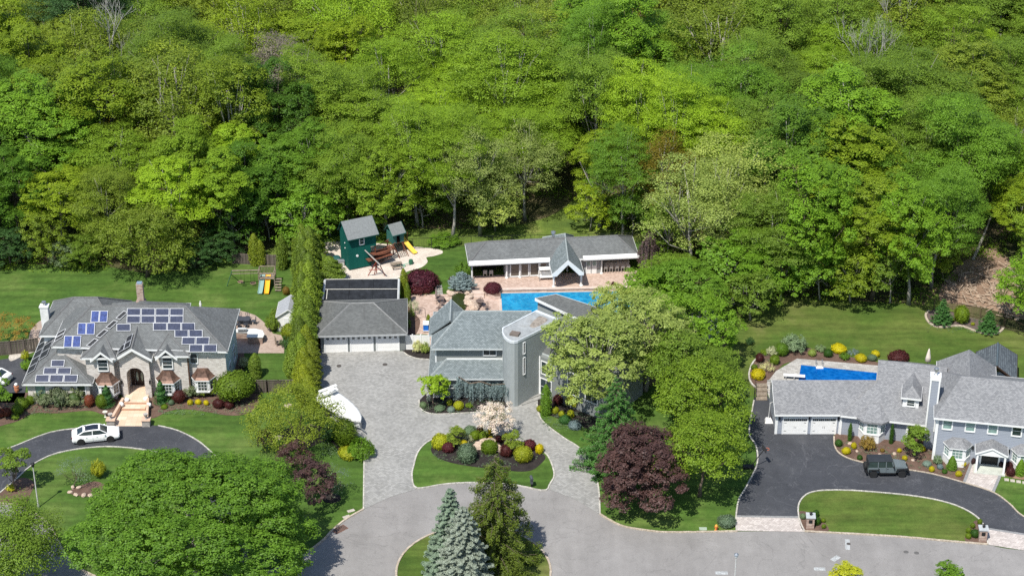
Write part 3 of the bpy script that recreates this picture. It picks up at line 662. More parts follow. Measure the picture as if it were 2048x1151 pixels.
    mk('wall', MB().box(xl, xg-aw-.1, yg+.6, y0+4, 0, 5.2).box(xg+aw+.1, xr, yg+.6, y0+4, 0, 5.2).box(xg-aw-.1, xg+aw+.1, yg+.6, y0+4, 4.1, 5.2).box(xg-aw-.1, xg+aw+.1, yg+2.2, y0+4, 0, 4.1), brickm, H, W)
    dr = mk('front_door', MB().box(xg-.5, xg+.02, yg+2.1, yg+2.2, .3, 2.5).box(xg+.04, xg+.5, yg+2.1, yg+2.2, .3, 2.5).box(xg-.95, xg-.55, yg+2.12, yg+2.2, .3, 2.5).box(xg+.55, xg+.95, yg+2.12, yg+2.2, .3, 2.5), plain('dark wood door', (.03, .02, .018), .4), H, W)
    mk('door_glass', MB().ell((xg-.24, yg+2.09, 1.5), (.14, .02, .6)).ell((xg+.28, yg+2.09, 1.5), (.14, .02, .6)), glassg, dr, W, uv=False)
    window(H, (xg, yg+2.19, 2.65), 1.7, 1.1, 0, 4, 3, gm=glassg)
    lm = MB()
    for sx in (-1, 1):
        x = xg+sx*(aw+.6); lm = MB().box(x-.08, x+.08, yg-.22, yg-.05, 1.9, 2.3).tube([(x, yg, 2.5), (x, yg-.15, 2.5), (x, yg-.15, 2.3)], .02, 5); mk('wall_lantern', lm, black, H, W, uv=False)
    # chimneys
    q = px(90, 668, 2)
    cb = px(97, 660, 4.9); cx = c0.x+.15; cyy = c0.y+3.2
    ch = mk('chimney', MB().box(cx-.45, cx+.45, cyy-.4, cyy+.4, 0, 6.9).box(cx-.52, cx+.52, cyy-.47, cyy+.47, 6.9, 7.0), plain('white painted wall', (.72, .72, .70)), H, W)
    mk('flue_cap', MB().lathe((cx, cyy, 7.0), [(.14, 0), (.14, .3), (.25, .32), (.25, .5), (.05, .56)], 10), chrome, ch, W, uv=False)
    y2 = ym+1.6; q = onp(282, 598, (0, y2, 0), (0, 1, 0)); cx = q.x; zt = onp(282, 566, (0, y2, 0), (0, 1, 0)).z
    ch = mk('chimney', MB().prism([(cx-.5, y2-.4), (cx+.5, y2-.4), (cx+.5, y2+.4), (cx-.5, y2+.4)], 5, q.z-.1).prism([(cx-.36, y2-.3), (cx+.36, y2-.3), (cx+.36, y2+.3), (cx-.36, y2+.3)], q.z-.1, zt), redstone, H, W)
    mk('flue_cap', MB().box(cx-.28, cx+.28, y2-.25, y2+.25, zt, zt+.12), plain('blue slate cap', (.2, .28, .36)), ch, W, uv=False)
    # rear hipped projection under the brick chimney
    pz = 8.3; py = ym+1.0
    pa = onp(283, 601, (0, py, 0), (0, 1, 0))
    k6 = 4.6; ze6 = pa.z-k6*.62
    Vp = dict(a=(pa.x-k6, py-1, ze6), b=(pa.x+k6, py-1, ze6), c=(pa.x+k6, py+k6, ze6), d=(pa.x-k6, py+k6, ze6), e=(pa.x, py, pa.z))
    roof(H, (Vp, ['abe', 'bce', 'cde', 'dae'], 'abcd', ['be', 'ae']), shA)
    mk('wall', MB().box(pa.x-k6+.3, pa.x+k6-.3, 197, py+k6-.3, 0, ze6), brickm, H, W)
    # solar panels
    P_ = panels
    P_(H, main, (254, 617), (368, 617), (253, 647), 4, 2, cellA)
    P_(H, main, (233, 648), (262, 648), (233, 663), 1, 1, cellA)
    P_(H, main, (306, 646), (391, 646), (306, 662), 3, 1, cellA)
    P_(H, main, (349, 660), (406, 660), (349, 675), 2, 1, cellA)
    P_(H, main, (364, 674.5), (420, 674.5), (363, 690), 2, 1, cellA)
    P_(H, main, (379, 689), (435, 689), (378, 705), 2, 1, cellA)
    P_(H, main, (183, 622), (217, 622), (181, 645.5), 2, 1, cellB)
    P_(H, main, (156, 646), (191, 646), (154.5, 670.5), 2, 1, cellB)
    P_(H, main, (129, 671.5), (163.5, 671.5), (127, 695.5), 2, 1, cellB)
    P_(H, wf, (103, 720), (130.5, 720), (101.5, 734), 1, 1, cellA)
    P_(H, wf, (88, 735), (144, 735), (86, 749), 2, 1, cellA)
    P_(H, wf, (72, 749.5), (157, 749.5), (70, 765), 3, 1, cellA)
    # dark panels down the west slope of the front wing, measured along the slope
    ea, er = Vector(wl[0]), Vector(wl[1])
    sx = (xm-wa.x); sl = .66
    def onW(s, t): return Vector((wa.x+s, wa.y+t, 2.8+sl*s))
    def wpan(s0, t0, w_, l_):
        n = Vector((-sl, 0, 1)).normalized(); c = [onW(s0, t0), onW(s0+w_, t0), onW(s0+w_, t0+l_), onW(s0, t0+l_)]
        b = MB().add([q+n*.1 for q in c]+[q+n*.15 for q in c], [(3, 2, 1, 0), (4, 5, 6, 7), (0, 1, 5, 4), (1, 2, 6, 5), (2, 3, 7, 6), (3, 0, 4, 7)])
        p = mk('solar_panel', b, alu, H, True, uv=False)
        m_ = (c[0]+c[2])/2; mk('cells', MB().add([m_+(q-m_)*.93+n*.155 for q in c], [(0, 1, 2, 3)]), cellC, p, True)
    for k in range(6): wpan(.2, 1.6+1.62*k, .98, 1.55)
    for k in range(3): wpan(1.25, 3.6+1.62*k, .98, 1.55)
    for k in range(2): wpan(2.3, 5.6+1.62*k, .9, 1.55)
    # dark panels on the west slope of the middle block and on the valley slope
    a_, e_, d_ = [Vector(q) for q in mainL]
    V3 = sp[0]
    P_(H, (V3['a'], V3['b'], V3['f']), (141, 638), (161, 629), (136, 656), 1, 2, cellC)
    P_(H, main, (115, 667), (133, 657), (108, 685), 1, 2, cellC)
    for (u0, v0) in ((172, 694), (191.5, 675.5), (211, 657.5), (231, 639)):
        P_(H, main, (u0+17, v0-17), (u0+26, v0-14), (u0, v0-2), 1, 1, cellC)
    # panels on the west slope of the entrance gable
    la = (Vector((gl_.x, y0, 5.2)), Vector((xg, y0, zr3)), E2)
    P_(H, la, (243, 682), (268, 667.5), (236, 708), 2, 2, cellC)
    # lit stone front steps
    st = thing('entry_walk', 'tan stone walk with low steps leading up to the arched brick entry', 'walkway', px(262, 845)); 
    wl_, wr_ = px(232, 850), px(296, 850); yb = yg+2.1
    zs = [.06, .22, .38]; ys = [wl_.y-.2, px(262, 820).y, px(262, 810).y, yb]
    for i in range(3):
        k = .95 if i == 0 else .72
        mk('landing', MB().box(xg-1.75*k, xg+1.75*k, ys[i], ys[i+1], 0, zs[i]), stonetan, st, W)
    for i in (1, 2): mk('step_edge', MB().box(xg-1.3, xg+1.3, ys[i]-.12, ys[i]-.003, 0, zs[i]+.02), plain('brown stone nosing', (.45, .27, .18)), st, W)
    for sx in (-1, 1):
        b = MB(); p0 = (xg+sx*1.9, ys[0]+.6); p1 = (xg+sx*1.35, ys[2]+.5)
        dx, dy = p1[0]-p0[0], p1[1]-p0[1]; L = math.hypot(dx, dy)
        b.ob(((p0[0]+p1[0])/2, (p0[1]+p1[1])/2, .35), (L, .28, .7), math.atan2(dy, dx)); mk('side_wall', b, plain('tan stone coping', (.60, .42, .31)), st, W)
        pr = mk('pier', MB().box(p0[0]-.42, p0[0]+.42, p0[1]-.75, p0[1]-.05, 0, .75), stone_v, st, W)
        mk('pier_cap', MB().box(p0[0]-.5, p0[0]+.5, p0[1]-.83, p0[1]+.03, .75, .85), plain('tan stone coping', (.60, .42, .31)), pr, W)
        u = thing('stone_urn', ['grey stone urn on the left entry pier of the brick house', 'grey stone urn on the right entry pier of the brick house'][sx > 0], 'urn', (p0[0], p0[1]-.4, .85), group='urns on the entry piers')
        mk('urn_bowl', MB().lathe((0, 0, 0), [(.17, 0), (.08, .12), (.06, .22), (.2, .4), (.27, .62), (.2, .6)], 10), stone_v, u, smooth=False)
    for i, (u_, v_, lb) in enumerate(((243, 810, 'white round pot with a brown plant left of the walk'), (254, 801, 'white pot with golden grass left of the arched door'), (298, 811, 'white round pot with dark plant right of the walk'), (292, 799, 'white pot with pink flowers right of the arched door'))):
        p = px(u_, v_, .4); t = thing('flower_pot', lb, 'flower pot', (p.x, p.y, .3), group='pots along the entry walk')
        mk('pot', MB().lathe((0, 0, 0), [(.16, 0), (.26, .15), (.28, .3), (.2, .42), (.17, .43)], 12), white, t, smooth=True)
    return H
left_house()
# ================================================================== THREE-CAR GARAGE
def garage():
    G = thing('garage', 'grey three door garage with a hipped dark grey roof beside the paver drive', 'garage', px(725, 703))
    fl, fr_ = px(633, 672, 2.6), px(815, 667.5, 2.6); ang = math.atan2(fr_.y-fl.y, fr_.x-fl.x)
    G.location = (fl.x, fl.y, 0); G.rotation_euler.z = ang
    L = math.hypot(fr_.x-fl.x, fr_.y-fl.y); D = 8.3
    roof(G, hip(0, L, 0, D, 2.6, 4.5, 3.9, 3.9), shG, fm=plain('grey gutter', (.42, .43, .43)), cap=plain('garage ridge cap', (.2, .2, .195)), world=False)
    mk('wall', MB().box(.4, L-.3, .75, D-.4, 0, 2.62), sidG, G)
    wy = .75
    lx = lambda u: (onp(u, 690, (fl.x+math.sin(-ang)*-0, fl.y+.75, 0), (-math.sin(ang), math.cos(ang), 0))-fl)
    for u in (672, 723.5, 775.5):
        q = lx(u); s = q.x*math.cos(ang)+q.y*math.sin(ang)
        gdoor(G, (s, wy, 0), 2.45, 2.1, world=False)
    # white vinyl fence between garage and house
    F = thing('vinyl_fence', 'white vinyl fence between the three door garage and the grey house', 'fence', px(812, 700))
    a, b = px(809, 699), px(859, 699)
    for i in range(4):
        x = a.x+(b.x-a.x)*i/3; mk('post', MB().box(x-.06, x+.06, a.y-.06, a.y+.06, 0, 2.0).lathe((x, a.y, 2.0), [(.08, 0), (.09, .03), (.0, .1)], 4), white, F, True, uv=False)
        if i < 3:
            x2 = a.x+(b.x-a.x)*(i+1)/3; mb = MB().box(x+.06, x2-.06, a.y-.015, a.y+.015, .1, 1.8); k = 8
            for j in range(k): mb.box(x+.07+(x2-x-.14)*j/k, x+.07+(x2-x-.14)*(j+.9)/k, a.y-.025, a.y-.014, .12, 1.78)
            mk('panel', mb.box(x+.06, x2-.06, a.y-.04, a.y+.04, 1.8, 1.92).box(x+.06, x2-.06, a.y-.04, a.y+.04, .04, .14), whitew, F, True, uv=False)
garage()
def mat_shed():
    S = thing('solar_heated_shed', 'low outbuilding with black solar pool heating mats behind the garage', 'shed', px(722, 590))
    z0, z1 = 1.9, 2.95
    a, b, d, c = px(645, 600, z0), px(801, 600, z0), px(648, 559, z1), px(800, 557.5, z1)
    a.x = d.x-.05; b.x = c.x+.05
    fr = plain('grey white metal', (.55, .56, .56), .4)
    mk('wall', MB().prism([(a.x+.1, a.y+.1), (b.x-.1, b.y+.1), (c.x-.1, c.y-.1), (d.x+.1, d.y-.1)], 0, [z0-.15, z0-.15, z1-.15, z1-.15]), sidG, S, True)
    mk('roof', MB().prism([(a.x, a.y), (b.x, b.y), (c.x, c.y), (d.x, d.y)], [z0-.12, z0-.12, z1-.12, z1-.12], [z0, z0, z1, z1]), darkseal, S, True)
    mk('edge_trim', MB().tube([a+Vector((.12, .1, .02)), d+Vector((.12, -.1, .02))], .13, 4).tube([b+Vector((-.12, .1, .02)), c+Vector((-.12, -.1, .02))], .13, 4), fr, S, True, uv=False)
    def at(s, t): 
        p = a.lerp(b, s).lerp(d.lerp(c, s), t); return p+Vector((0, 0, .03))
    for r_, (t0, t1) in enumerate(((.02, .46), (.54, .97))):
        for k in range(3):
            s0, s1 = .04+.31*k, .04+.31*(k+1)-.008
            q = [at(s0, t0), at(s1, t0), at(s1, t1), at(s0, t1)]; up = Vector((0, 0, .03))
            mk('solar_mat', MB().add(q+[p+up for p in q], [(3, 2, 1, 0), (4, 5, 6, 7), (0, 1, 5, 4), (1, 2, 6, 5), (2, 3, 7, 6), (3, 0, 4, 7)]), darkseal, S, True)
    pm = MB()
    for t in (.5, .985): pm.tube([at(.02, t)+Vector((0, 0, .05)), at(.98, t)+Vector((0, 0, .05))], .045, 6)
    pm.tube([at(.06, .02)+Vector((0, 0, .06)), at(.06, .5)+Vector((0, 0, .06))], .05, 6)
    mk('pipe', pm, plain('pale pipe', (.6, .58, .52)), S, True, uv=False)
mat_shed()
# ================================================================== CENTRE HOUSE
def centre_house():
    H = thing('grey_house', 'modern grey house with a curved stair tower and green grey shingle roofs', 'house', px(930, 800))
    W = True
    grm = plain('grey house trim', (.50, .53, .53))
    e0, e1 = px(862, 697, 5.6), px(1005, 695.5, 5.6); ym = e0.y+4.15; zr = 8.0
    V = dict(a=(e0.x, e0.y, 5.6), b=(e1.x+1.5, e0.y, 5.6), c=(e1.x+2.5, e0.y+8.3, 5.6), d=(e0.x, e0.y+8.3, 5.6), e=(px(926, 626, zr).x, ym, zr), f=(e1.x+3.2, ym, zr))
    V['b'] = (e1.x+.3, e0.y, 5.6); V['c'] = (e1.x+3.2, e0.y+8.3, 5.6); V['g'] = (e1.x+3.2, e0.y+2, 6.77)
    roof(H, (V, ['abgfe', 'gcf', 'cdef', 'dae'], 'abcd', ['ae', 'ef']), shB, fm=grm, cap=capm)
    # rear wing, ridge along y
    x0 = px(860, 640, 5.6).x; x1 = px(945, 625, 5.6).x; yb = px(860, 636, 5.6).y; ra = px(907, 605, 7.3)
    Vr = dict(a=(x0, e0.y+3, 5.6), b=(x1, e0.y+3, 5.6), c=(x1, yb, 5.6), d=(x0, yb, 5.6), e=((x0+x1)/2, e0.y+3, 7.45), f=((x0+x1)/2, yb+1.0, 7.45))
    roof(H, (Vr, ['abe', 'bcfe', 'daef', 'cdf'], 'abcd', ['ef']), shB, fm=grm, cap=capm)
    mk('wall', MB().box(x0+.5, x1-.3, e0.y+3, yb-.3, 0, 5.6), sidG, H, W)
    yU = 189.95
    mk('upper_wall', MB().box(e0.x+.5, e1.x+1, yU, e0.y+8, 2.5, 5.6), sidG, H, W)
    mk('corner_board', MB().box(e0.x+.42, e0.x+.56, yU-.04, yU+.1, 3.4, 5.5), white, H, W, uv=False)
    # skirt roof
    s0, s1 = px(857, 757, 2.8), px(1004, 756, 2.8)
    Vs = dict(a=(s0.x, s0.y, 2.8), b=(s1.x+.2, s0.y, 2.8), c=(s1.x+.2, yU, 3.95), d=(px(893, 719, 3.95).x, yU, 3.95), e=(s0.x, yU+9, 2.8), f=(s0.x+2.1*.45, yU+9, 3.4), g=(e0.x+.5, yU, 3.6))
    Vs['f'] = (e0.x+.5, yU+9, 3.6)
    roof(H, (Vs, ['abcd', 'adg', 'agfe'], 'abcd', ['ad']), shB, fm=grm, cap=capm)
    mk('flashing', MB().box(Vs['d'][0], s1.x+.1, yU-.06, yU-.001, 3.9, 4.08), white, H, W, uv=False)
    yL = s0.y+.55
    mk('wall', MB().box(s0.x+.5, s1.x+.3, yL, yU+9, 0, 2.8), sidG, H, W)
    mk('corner_board', MB().box(s0.x+.44, s0.x+.6, yL-.05, yL+.1, 0, 2.6), white, H, W, uv=False)
    q = fw(979.5, 713, yU); window(H, (q.x, yU, 4.5), 1.35, .85, 0, 2, 1)
    for u in (912, 975): q = fw(u, 773, yL); window(H, (q.x, yL, 1.35), 1.35, .32, 0, 3, 1)
    for u, v in ((886, 702), (937, 701)):
        q = fw(u, v, yU); mk('flood_light', MB().ob((q.x, yU-.12, 5.25), (.12, .2, .14)).tube([(q.x, yU, 5.2), (q.x, yU-.12, 5.0)], .03, 5), white, H, W, uv=False)
    mk('downpipe', MB().box(e1.x-.02, e1.x+.1, yU-.2, yU-.08, 2.9, 5.4), white, H, W, uv=False)
    # stair tower, flat roof with curved nose
    zt = 8.3
    top = [(1073, 620), (1005, 655), (1005, 664), (1008, 671), (1014, 677), (1021, 681), (1029, 682), (1036, 680.5), (1043, 677), (1111, 643.5), (1115, 637)]
    tp = [(p.x, p.y) for p in pxs(top, zt)]
    mk('stair_tower', MB().prism(tp, 0, zt-.25), stucco, H, W)
    cx, cyc = sum(p[0] for p in tp)/len(tp), sum(p[1] for p in tp)/len(tp)
    def sc_(k): return [(cx+(p[0]-cx)*k, cyc+(p[1]-cyc)*k) for p in tp]
    flat = mk('tower_roof', MB().prism(sc_(.99), zt-.25, zt-.1), groundmat('flat roof membrane', [(.35, (.27, .285, .29)), (.6, (.33, .345, .35)), (.8, (.25, .24, .22))], ((.5, 4), (3, 5))), H, W)
    o_, i_ = sc_(1.02), sc_(.95); n = len(o_); vs = [(p[0], p[1], z) for z in (zt-.3, zt) for p in o_]+[(p[0], p[1], z) for z in (zt-.3, zt) for p in i_]
    fs = []
    for i in range(n):
        j = (i+1) % n
        fs += [(i, j, n+j, n+i), (2*n+j, 2*n+i, 3*n+i, 3*n+j), (n+i, n+j, 3*n+j, 3*n+i)]
    mk('parapet', MB().add(vs, fs), plain('pale metal coping', (.6, .63, .65)), H, W)
    vp = px(1030, 667, zt)
    mk('roof_vent', MB().ob((vp.x, vp.y, zt+.0), (1.0, .8, .25), -.35), plain('brown vent', (.16, .13, .11)), flat, W, uv=False)
    st = pxs([(1060, 650), (1075, 634), (1082, 632), (1095, 638), (1088, 646), (1068, 655)], zt-.09)
    mk('roof_patch', MB().add([(p.x, p.y, zt-.09) for p in smooth_path(st, True, 4)], [tuple(range(24))[::-1]]), plain('brown damp patch', (.30, .26, .22), .9, var=.3, nscale=3), flat, W)
    # slit windows on the flat side
    A, B = Vector((*tp[8], 0)), Vector((*tp[9], 0)); dd = (B-A).normalized(); an = math.atan2(dd.y, dd.x)
    for (vt, vb) in ((685, 706), (715, 747)):
        q = onp(1048, vt, A, dd.cross(Vector((0, 0, 1)))); q2 = onp(1048, vb, A, dd.cross(Vector((0, 0, 1))))
        window(H, (q2.x, q2.y, q2.z), .22, q.z-q2.z, an, 1, 1, fr=.07)
    # tall shed roofed block behind the tower
    z1 = 8.6
    A, B, C_2, D_ = px(1070, 596, z1), px(1190, 652, 7.4), px(1240, 640, 7.0), px(1112, 588, z1)
    B = A+(B-A); D_ = px(1112, 588, z1+.1); C_2 = px(1250, 632, 7.4)
    roof(H, (dict(a=A, b=B, c=C_2, d=D_), ['abcd'], 'abcd', []), shG, fm=white, th=.35)
    mk('tall_wall', MB().prism([(A.x+.3, A.y+.3), (B.x, B.y+.3), (C_2.x-.3, C_2.y-.4), (D_.x, D_.y-.5)], 0, [z1-.3, 7.1, 7.1, z1-.3]), stucco, H, W)
    # sloping roof east of the tower, and the east wing with tall windows
    E = dict(a=px(1069, 699, 5.2), b=px(1112, 716, 5.2), c=px(1175, 640, 7.6), d=px(1116, 636, 8.0), e=px(1230, 700, 6.0), f=px(1200, 760, 5.2))
    roof(H, (E, ['abd', 'bcd', 'bfe', 'bec'], 'abcd', []), shG, fm=grm)
    w0, w1 = px(1079, 790), px(1200, 850)
    wy = w0.y
    an = math.atan2(px(1200, 838).y-wy, px(1200, 838).x-w0.x)
    M = Matrix.Translation((w0.x, w0.y, 0)) @ Matrix.Rotation(an, 4, 'Z')
    def T(mb): mb.v = [tuple(M @ Vector(q)) for q in mb.v]; return mb
    mk('east_wall', T(MB().box(0, 9, 0, 7, 0, 5.0)), sidG, H, W)
    mk('corner_board', T(MB().box(-.06, .1, -.05, .1, 0, 5.0)), white, H, W, uv=False)
    for (s, z, w_, h_) in ((.9, 3.0, 1.2, 1.5), (.9, .4, 1.4, 1.9), (4.6, 1.8, 1.5, 2.6), (7, 1.8, 1.5, 2.6)):
        window(H, M @ Vector((s, 0, z)), w_, h_, an, 2, 2)
    # entrance steps between tower and east wing
    S = thing('entry_steps', 'three grey paver steps between the stair tower and the east wing', 'steps', px(1070, 790))
    for i, (u, v) in enumerate(((1060, 799), (1072, 789), (1083, 777))):
        p = px(u, v); mk('step', MB().ob((p.x, p.y, .06+.06*i), (2.8, 1.1, .12+.12*i), -.62+1.2), pav, S, True)
centre_house()
def small_outbuilding():
    H = thing('garden_shed', 'small grey shed with a shingle roof and white windows at the edge of the trees', 'shed', px(1430, 690))
    H.rotation_euler.z = R(38)
    o = px(1438, 676); H.location = (o.x, o.y, 0)
    mk('wall', MB().box(-3.6, 0, 0, 3.4, 0, 2.3).box(-3.6, 0, 0, 3.4, 0, 2.3), sidB, H)
    H.rotation_euler.z = R(50)
    roof(H, hip(-3.9, .3, -.3, 3.7, 2.3, 3.5, 0.01, 0.01), shG, world=False, fm=white)
    for x in (.7, 2.1): window(H, (.01, x, .9), .9, 1.0, R(90), 2, 2, world=False)
    for x in (-2.7, -1.2): window(H, (x, 0, .9), .9, 1.0, 0, 2, 2, world=False)
small_outbuilding()
# ================================================================== POOL HOUSE
def pool_house():
    l = px(937, 528, 2.5); r_ = px(1278, 512, 2.5); ang = math.atan2(r_.y-l.y, r_.x-l.x)
    H = thing('pool_house', 'long low white trimmed pool house with a gabled porch and rolled awnings', 'pool house', (l.x, l.y, 0), ang)
    L = math.hypot(r_.x-l.x, r_.y-l.y); D = 5.4
    def loc(p): 
        q = p-Vector(l); return Vector((q.x*math.cos(ang)+q.y*math.sin(ang), -q.x*math.sin(ang)+q.y*math.cos(ang), p.z))
    def at(u, v, y=0.):  # picture point on the plane y=const of the pool house frame -> local x,z
        n = Vector((-math.sin(ang), math.cos(ang), 0)); q = onp(u, v, Vector((l.x, l.y, 0))+n*y, n); q2 = loc(q); return q2.x, q.z
    zr = 4.1
    roof(H, hip(0, L, 0, D, 2.5, zr, 2.4, 2.4), shG if 0 else shA, fm=white, cap=capm2, world=False)
    yw = 1.5; yc = .55
    # enclosed middle: x span px 1005..1100 ; open bays at both ends
    xA = at(1010, 545, yc)[0]; xB = at(1100, 545, yc)[0]; xP0 = at(1108, 560, yc)[0]; xP1 = at(1162, 560, yc)[0]; xC = at(1203, 545, yc)[0]; x0 = at(944, 545, yc)[0]; xE = L-.4
    grw = plain('pool house grey wall', (.30, .31, .31))
    mk('wall', MB().box(xA, xB+.4, yc+.15, D-.5, 0, 2.45).box(.4, xA, D-.7, D-.5, 0, 2.45).box(xP1-.6, xC, yc+.15, D-.5, 0, 2.45).box(xC, xE, D-.7, D-.5, 0, 2.45).box(xB+.4, xP1-.6, D-.9, D-.5, 0, 2.45).box(.4, .5, 1, D-.5, 0, 2.45), grw, H)
    mk('ceiling', MB().box(.3, L-.3, .3, D-.4, 2.3, 2.34), white, H, uv=False)
    for u in (944, 1013.5, 1040, 1078.5, 1203): 
        x = at(u, 545, yc)[0]; m = MB(); post(m, x, yc, 0, 2.3, .1, 10); mk('column', m, white, H, smooth=False)
    # glazed doors
    for i, (ua, ub) in enumerate(((1021, 1038.5), (1042, 1057), (1060, 1077))):
        xa, xb = at(ua, 545, yc+.15)[0], at(ub, 545, yc+.15)[0]
        window(H, ((xa+xb)/2, yc+.14, .22), xb-xa-.1, 1.75, 0, 1, 1, world=False, fr=.11, name='glazed_door', gm=plain('brown tinted glass', (.10, .085, .07), .12, spec=.7))
    xa, xb = at(1081, 545, yc+.15)[0], at(1093, 545, yc+.15)[0]; window(H, ((xa+xb)/2, yc+.14, .22), xb-xa, 1.75, 0, 1, 1, world=False, name='glazed_door', gm=MATS['brown tinted glass'])
    for (ua, ub) in ((1171.5, 1181.5), (1183, 1193)):
        xa, xb = at(ua, 545, yc+.15)[0], at(ub, 545, yc+.15)[0]
        d = mk('door', MB().box(xa, xb, yc+.08, yc+.14, .05, 2.1), white, H, uv=False); mk('pane', MB().box(xa+.1, xb-.1, yc+.06, yc+.075, 1.15, 1.95), glassg, d, uv=False)
    # rolled awnings along the eave
    for (ua, ub) in ((938, 1100), (1166, 1278)):
        xa, xb = at(ua, 525, 0)[0], at(ub, 520, 0)[0]
        a = mk('awning', MB().prism([(xa, -.22), (xb, -.22), (xb, .2), (xa, .2)], 2.52, [2.66, 2.66, 2.80, 2.80]).box(xa+.03, xb-.03, -.24, -.18, 2.36, 2.55), whitew, H, uv=False)
        mk('valance', MB().box(xa+.1, xb-.1, -.14, -.11, 2.20, 2.37), plain('dark awning cloth', (.12, .11, .12)), a, uv=False)
    # gabled porch
    q1, q2 = loc(px(1104, 547, 2.3)), loc(px(1168, 547, 2.3)); yp = (q1.y+q2.y)/2; zp = at(1137, 520, yp)[1]
    pb = loc(px(1107.5, 574)); pb2 = loc(px(1163, 573.5))
    V = dict(a=(q1.x, yp, 2.3), b=(q2.x, yp, 2.3), c=(q2.x, D+1.2, 2.3), d=(q1.x, D+1.2, 2.3), e=((q1.x+q2.x)/2, yp, zp), f=(at(1130, 467, D-1.5)[0], D-1.5, at(1130, 467, D-1.5)[1]))
    roof(H, (V, ['bcfe', 'daef', 'cdf'], 'abcd', ['ef', 'cf', 'df']), shB, fm=white, world=False, th=.3, cap=capm)
    fb = MB(); t = .32
    # barge boards closing the porch gable
    xm = (q1.x+q2.x)/2
    fb.add([(q1.x, yp-.04, 2.0), (q1.x+.55, yp-.04, 2.0), (xm, yp-.04, zp-.62), (q2.x-.55, yp-.04, 2.0), (q2.x, yp-.04, 2.0), (q2.x, yp-.04, 2.32), (xm, yp-.04, zp+.02), (q1.x, yp-.04, 2.32)], [(0, 1, 2, 6, 7), (2, 3, 4, 5, 6)])
    fb.add([(q1.x, yp+.04, 2.0), (q1.x+.55, yp+.04, 2.0), (xm, yp+.04, zp-.62), (q2.x-.55, yp+.04, 2.0), (q2.x, yp+.04, 2.0), (q2.x, yp+.04, 2.32), (xm, yp+.04, zp+.02), (q1.x, yp+.04, 2.32)], [(7, 6, 2, 1, 0), (6, 5, 4, 3, 2)])
    mk('barge_board', fb, white, H, uv=False)
    for x in (pb.x, pb2.x): m = MB(); post(m, x, pb.y, 0, 2.2, .12, 10); mk('column', m, white, H)
    m = MB(); post(m, at(1135, 545, 1.5)[0], 1.7, 0, 2.2, .08, 8); mk('column', m, white, H)
    mk('beam', MB().box(pb.x-.1, pb.x+.1, pb.y, yc, 2.05, 2.25).box(pb2.x-.1, pb2.x+.1, pb.y, yc, 2.05, 2.25), white, H, uv=False)
    # kitchen counter and roof vent
    mk('bar_counter', MB().box(at(1207, 545, 1.2)[0], at(1258, 545, 1.2)[0], 1.3, 1.9, 0, 1.1).box(at(1206, 545, 1.2)[0], at(1259, 545, 1.2)[0], 1.15, 1.95, 1.1, 1.16), stone_v, H)
    vx = at(1107, 480, D/2)[0]
    mk('roof_vent', MB().lathe((vx, D/2+.3, zr-.3), [(.16, 0), (.16, .8), (.3, .85), (.3, 1.1), (.12, 1.15)], 12), chrome, H, uv=False)
    M = Matrix.Translation((l.x, l.y, 0)) @ Matrix.Rotation(ang, 4, 'Z')
    names = ['leftmost', 'second from left', 'middle', 'second from right', 'rightmost']
    proto = None
    for i, u in enumerate((1211, 1222, 1233.5, 1245, 1256)):
        x = at(u, 550, .7)[0]; p = M @ Vector((x, .75, 0))
        if proto is None:
            s = thing('bar_stool', '', 'bar stool', p, ang, 'bar stools at the pool house counter')
            mk('seat', MB().box(-.2, .2, -.2, .2, .70, .78), plain('grey stool seat', (.42, .40, .38)), s, uv=False)
            mk('backrest', MB().box(-.2, .2, -.22, -.18, .78, 1.08), MATS['grey stool seat'], s, uv=False)
            for a in (-1, 1):
                for b in (-1, 1): mk('leg', MB().box(a*.17-.02, a*.17+.02, b*.17-.02, b*.17+.02, 0, .7), chrome, s, uv=False)
            proto = s
        else: s = clone(proto, p, ang)
        s['label'] = names[i]+' of the grey bar stools under the pool house awning'
    # dining chairs in the dark left bay
    for i, (u, v) in enumerate(((970, 549), (982, 549))):
        p = px(u, v+3); c = thing('dining_chair', ['left', 'right'][i]+' grey chair with its back turned in the open bay of the pool house', 'chair', p, ang, 'chairs in the open bay')
        mk('seat', MB().box(-.24, .24, -.22, .25, .42, .48), MATS['grey stool seat'], c, uv=False); mk('backrest', MB().box(-.24, .24, -.26, -.21, .48, .95), MATS['grey stool seat'], c, uv=False)
        for a in (-1, 1):
            for b in (-1, 1): mk('leg', MB().box(a*.2-.02, a*.2+.02, b*.2-.02, b*.2+.02, 0, .42), chrome, c, uv=False)
    p = px(978, 543); t = thing('dining_table', 'dark dining table in the open left bay of the pool house', 'table', p, ang)
    mk('tabletop', MB().box(-.9, .9, -.45, .45, .7, .76), MATS['dark interior'] if 'dark interior' in MATS else dark, t, uv=False)
    for a in (-1, 1):
        for b in (-1, 1): mk('leg', MB().box(a*.8-.03, a*.8+.03, b*.36-.03, b*.36+.03, 0, .7), black, t, uv=False)
    # swing bench beside the porch
    p = px(1092, 559); t = thing('patio_bench', 'pale grey swing bench left of the pool house porch', 'bench', p, ang)
    mk('seat', MB().box(-.8, .8, -.3, .3, .42, .52), canvas, t, uv=False); mk('backrest', MB().box(-.8, .8, .24, .32, .52, 1.05), canvas, t, uv=False); mk('canopy', MB().box(-.85, .85, -.35, .45, 1.5, 1.58), canvas, t, uv=False)
    for a in (-1, 1): mk('side_frame', MB().tube([(a*.86, -.35, 0), (a*.86, -.1, 1.5), (a*.86, .4, 0)], .03, 6).tube([(a*.86, -.3, .35), (a*.86, .3, .35)], .025, 5), plain('grey frame', (.3, .29, .28)), t, uv=False)
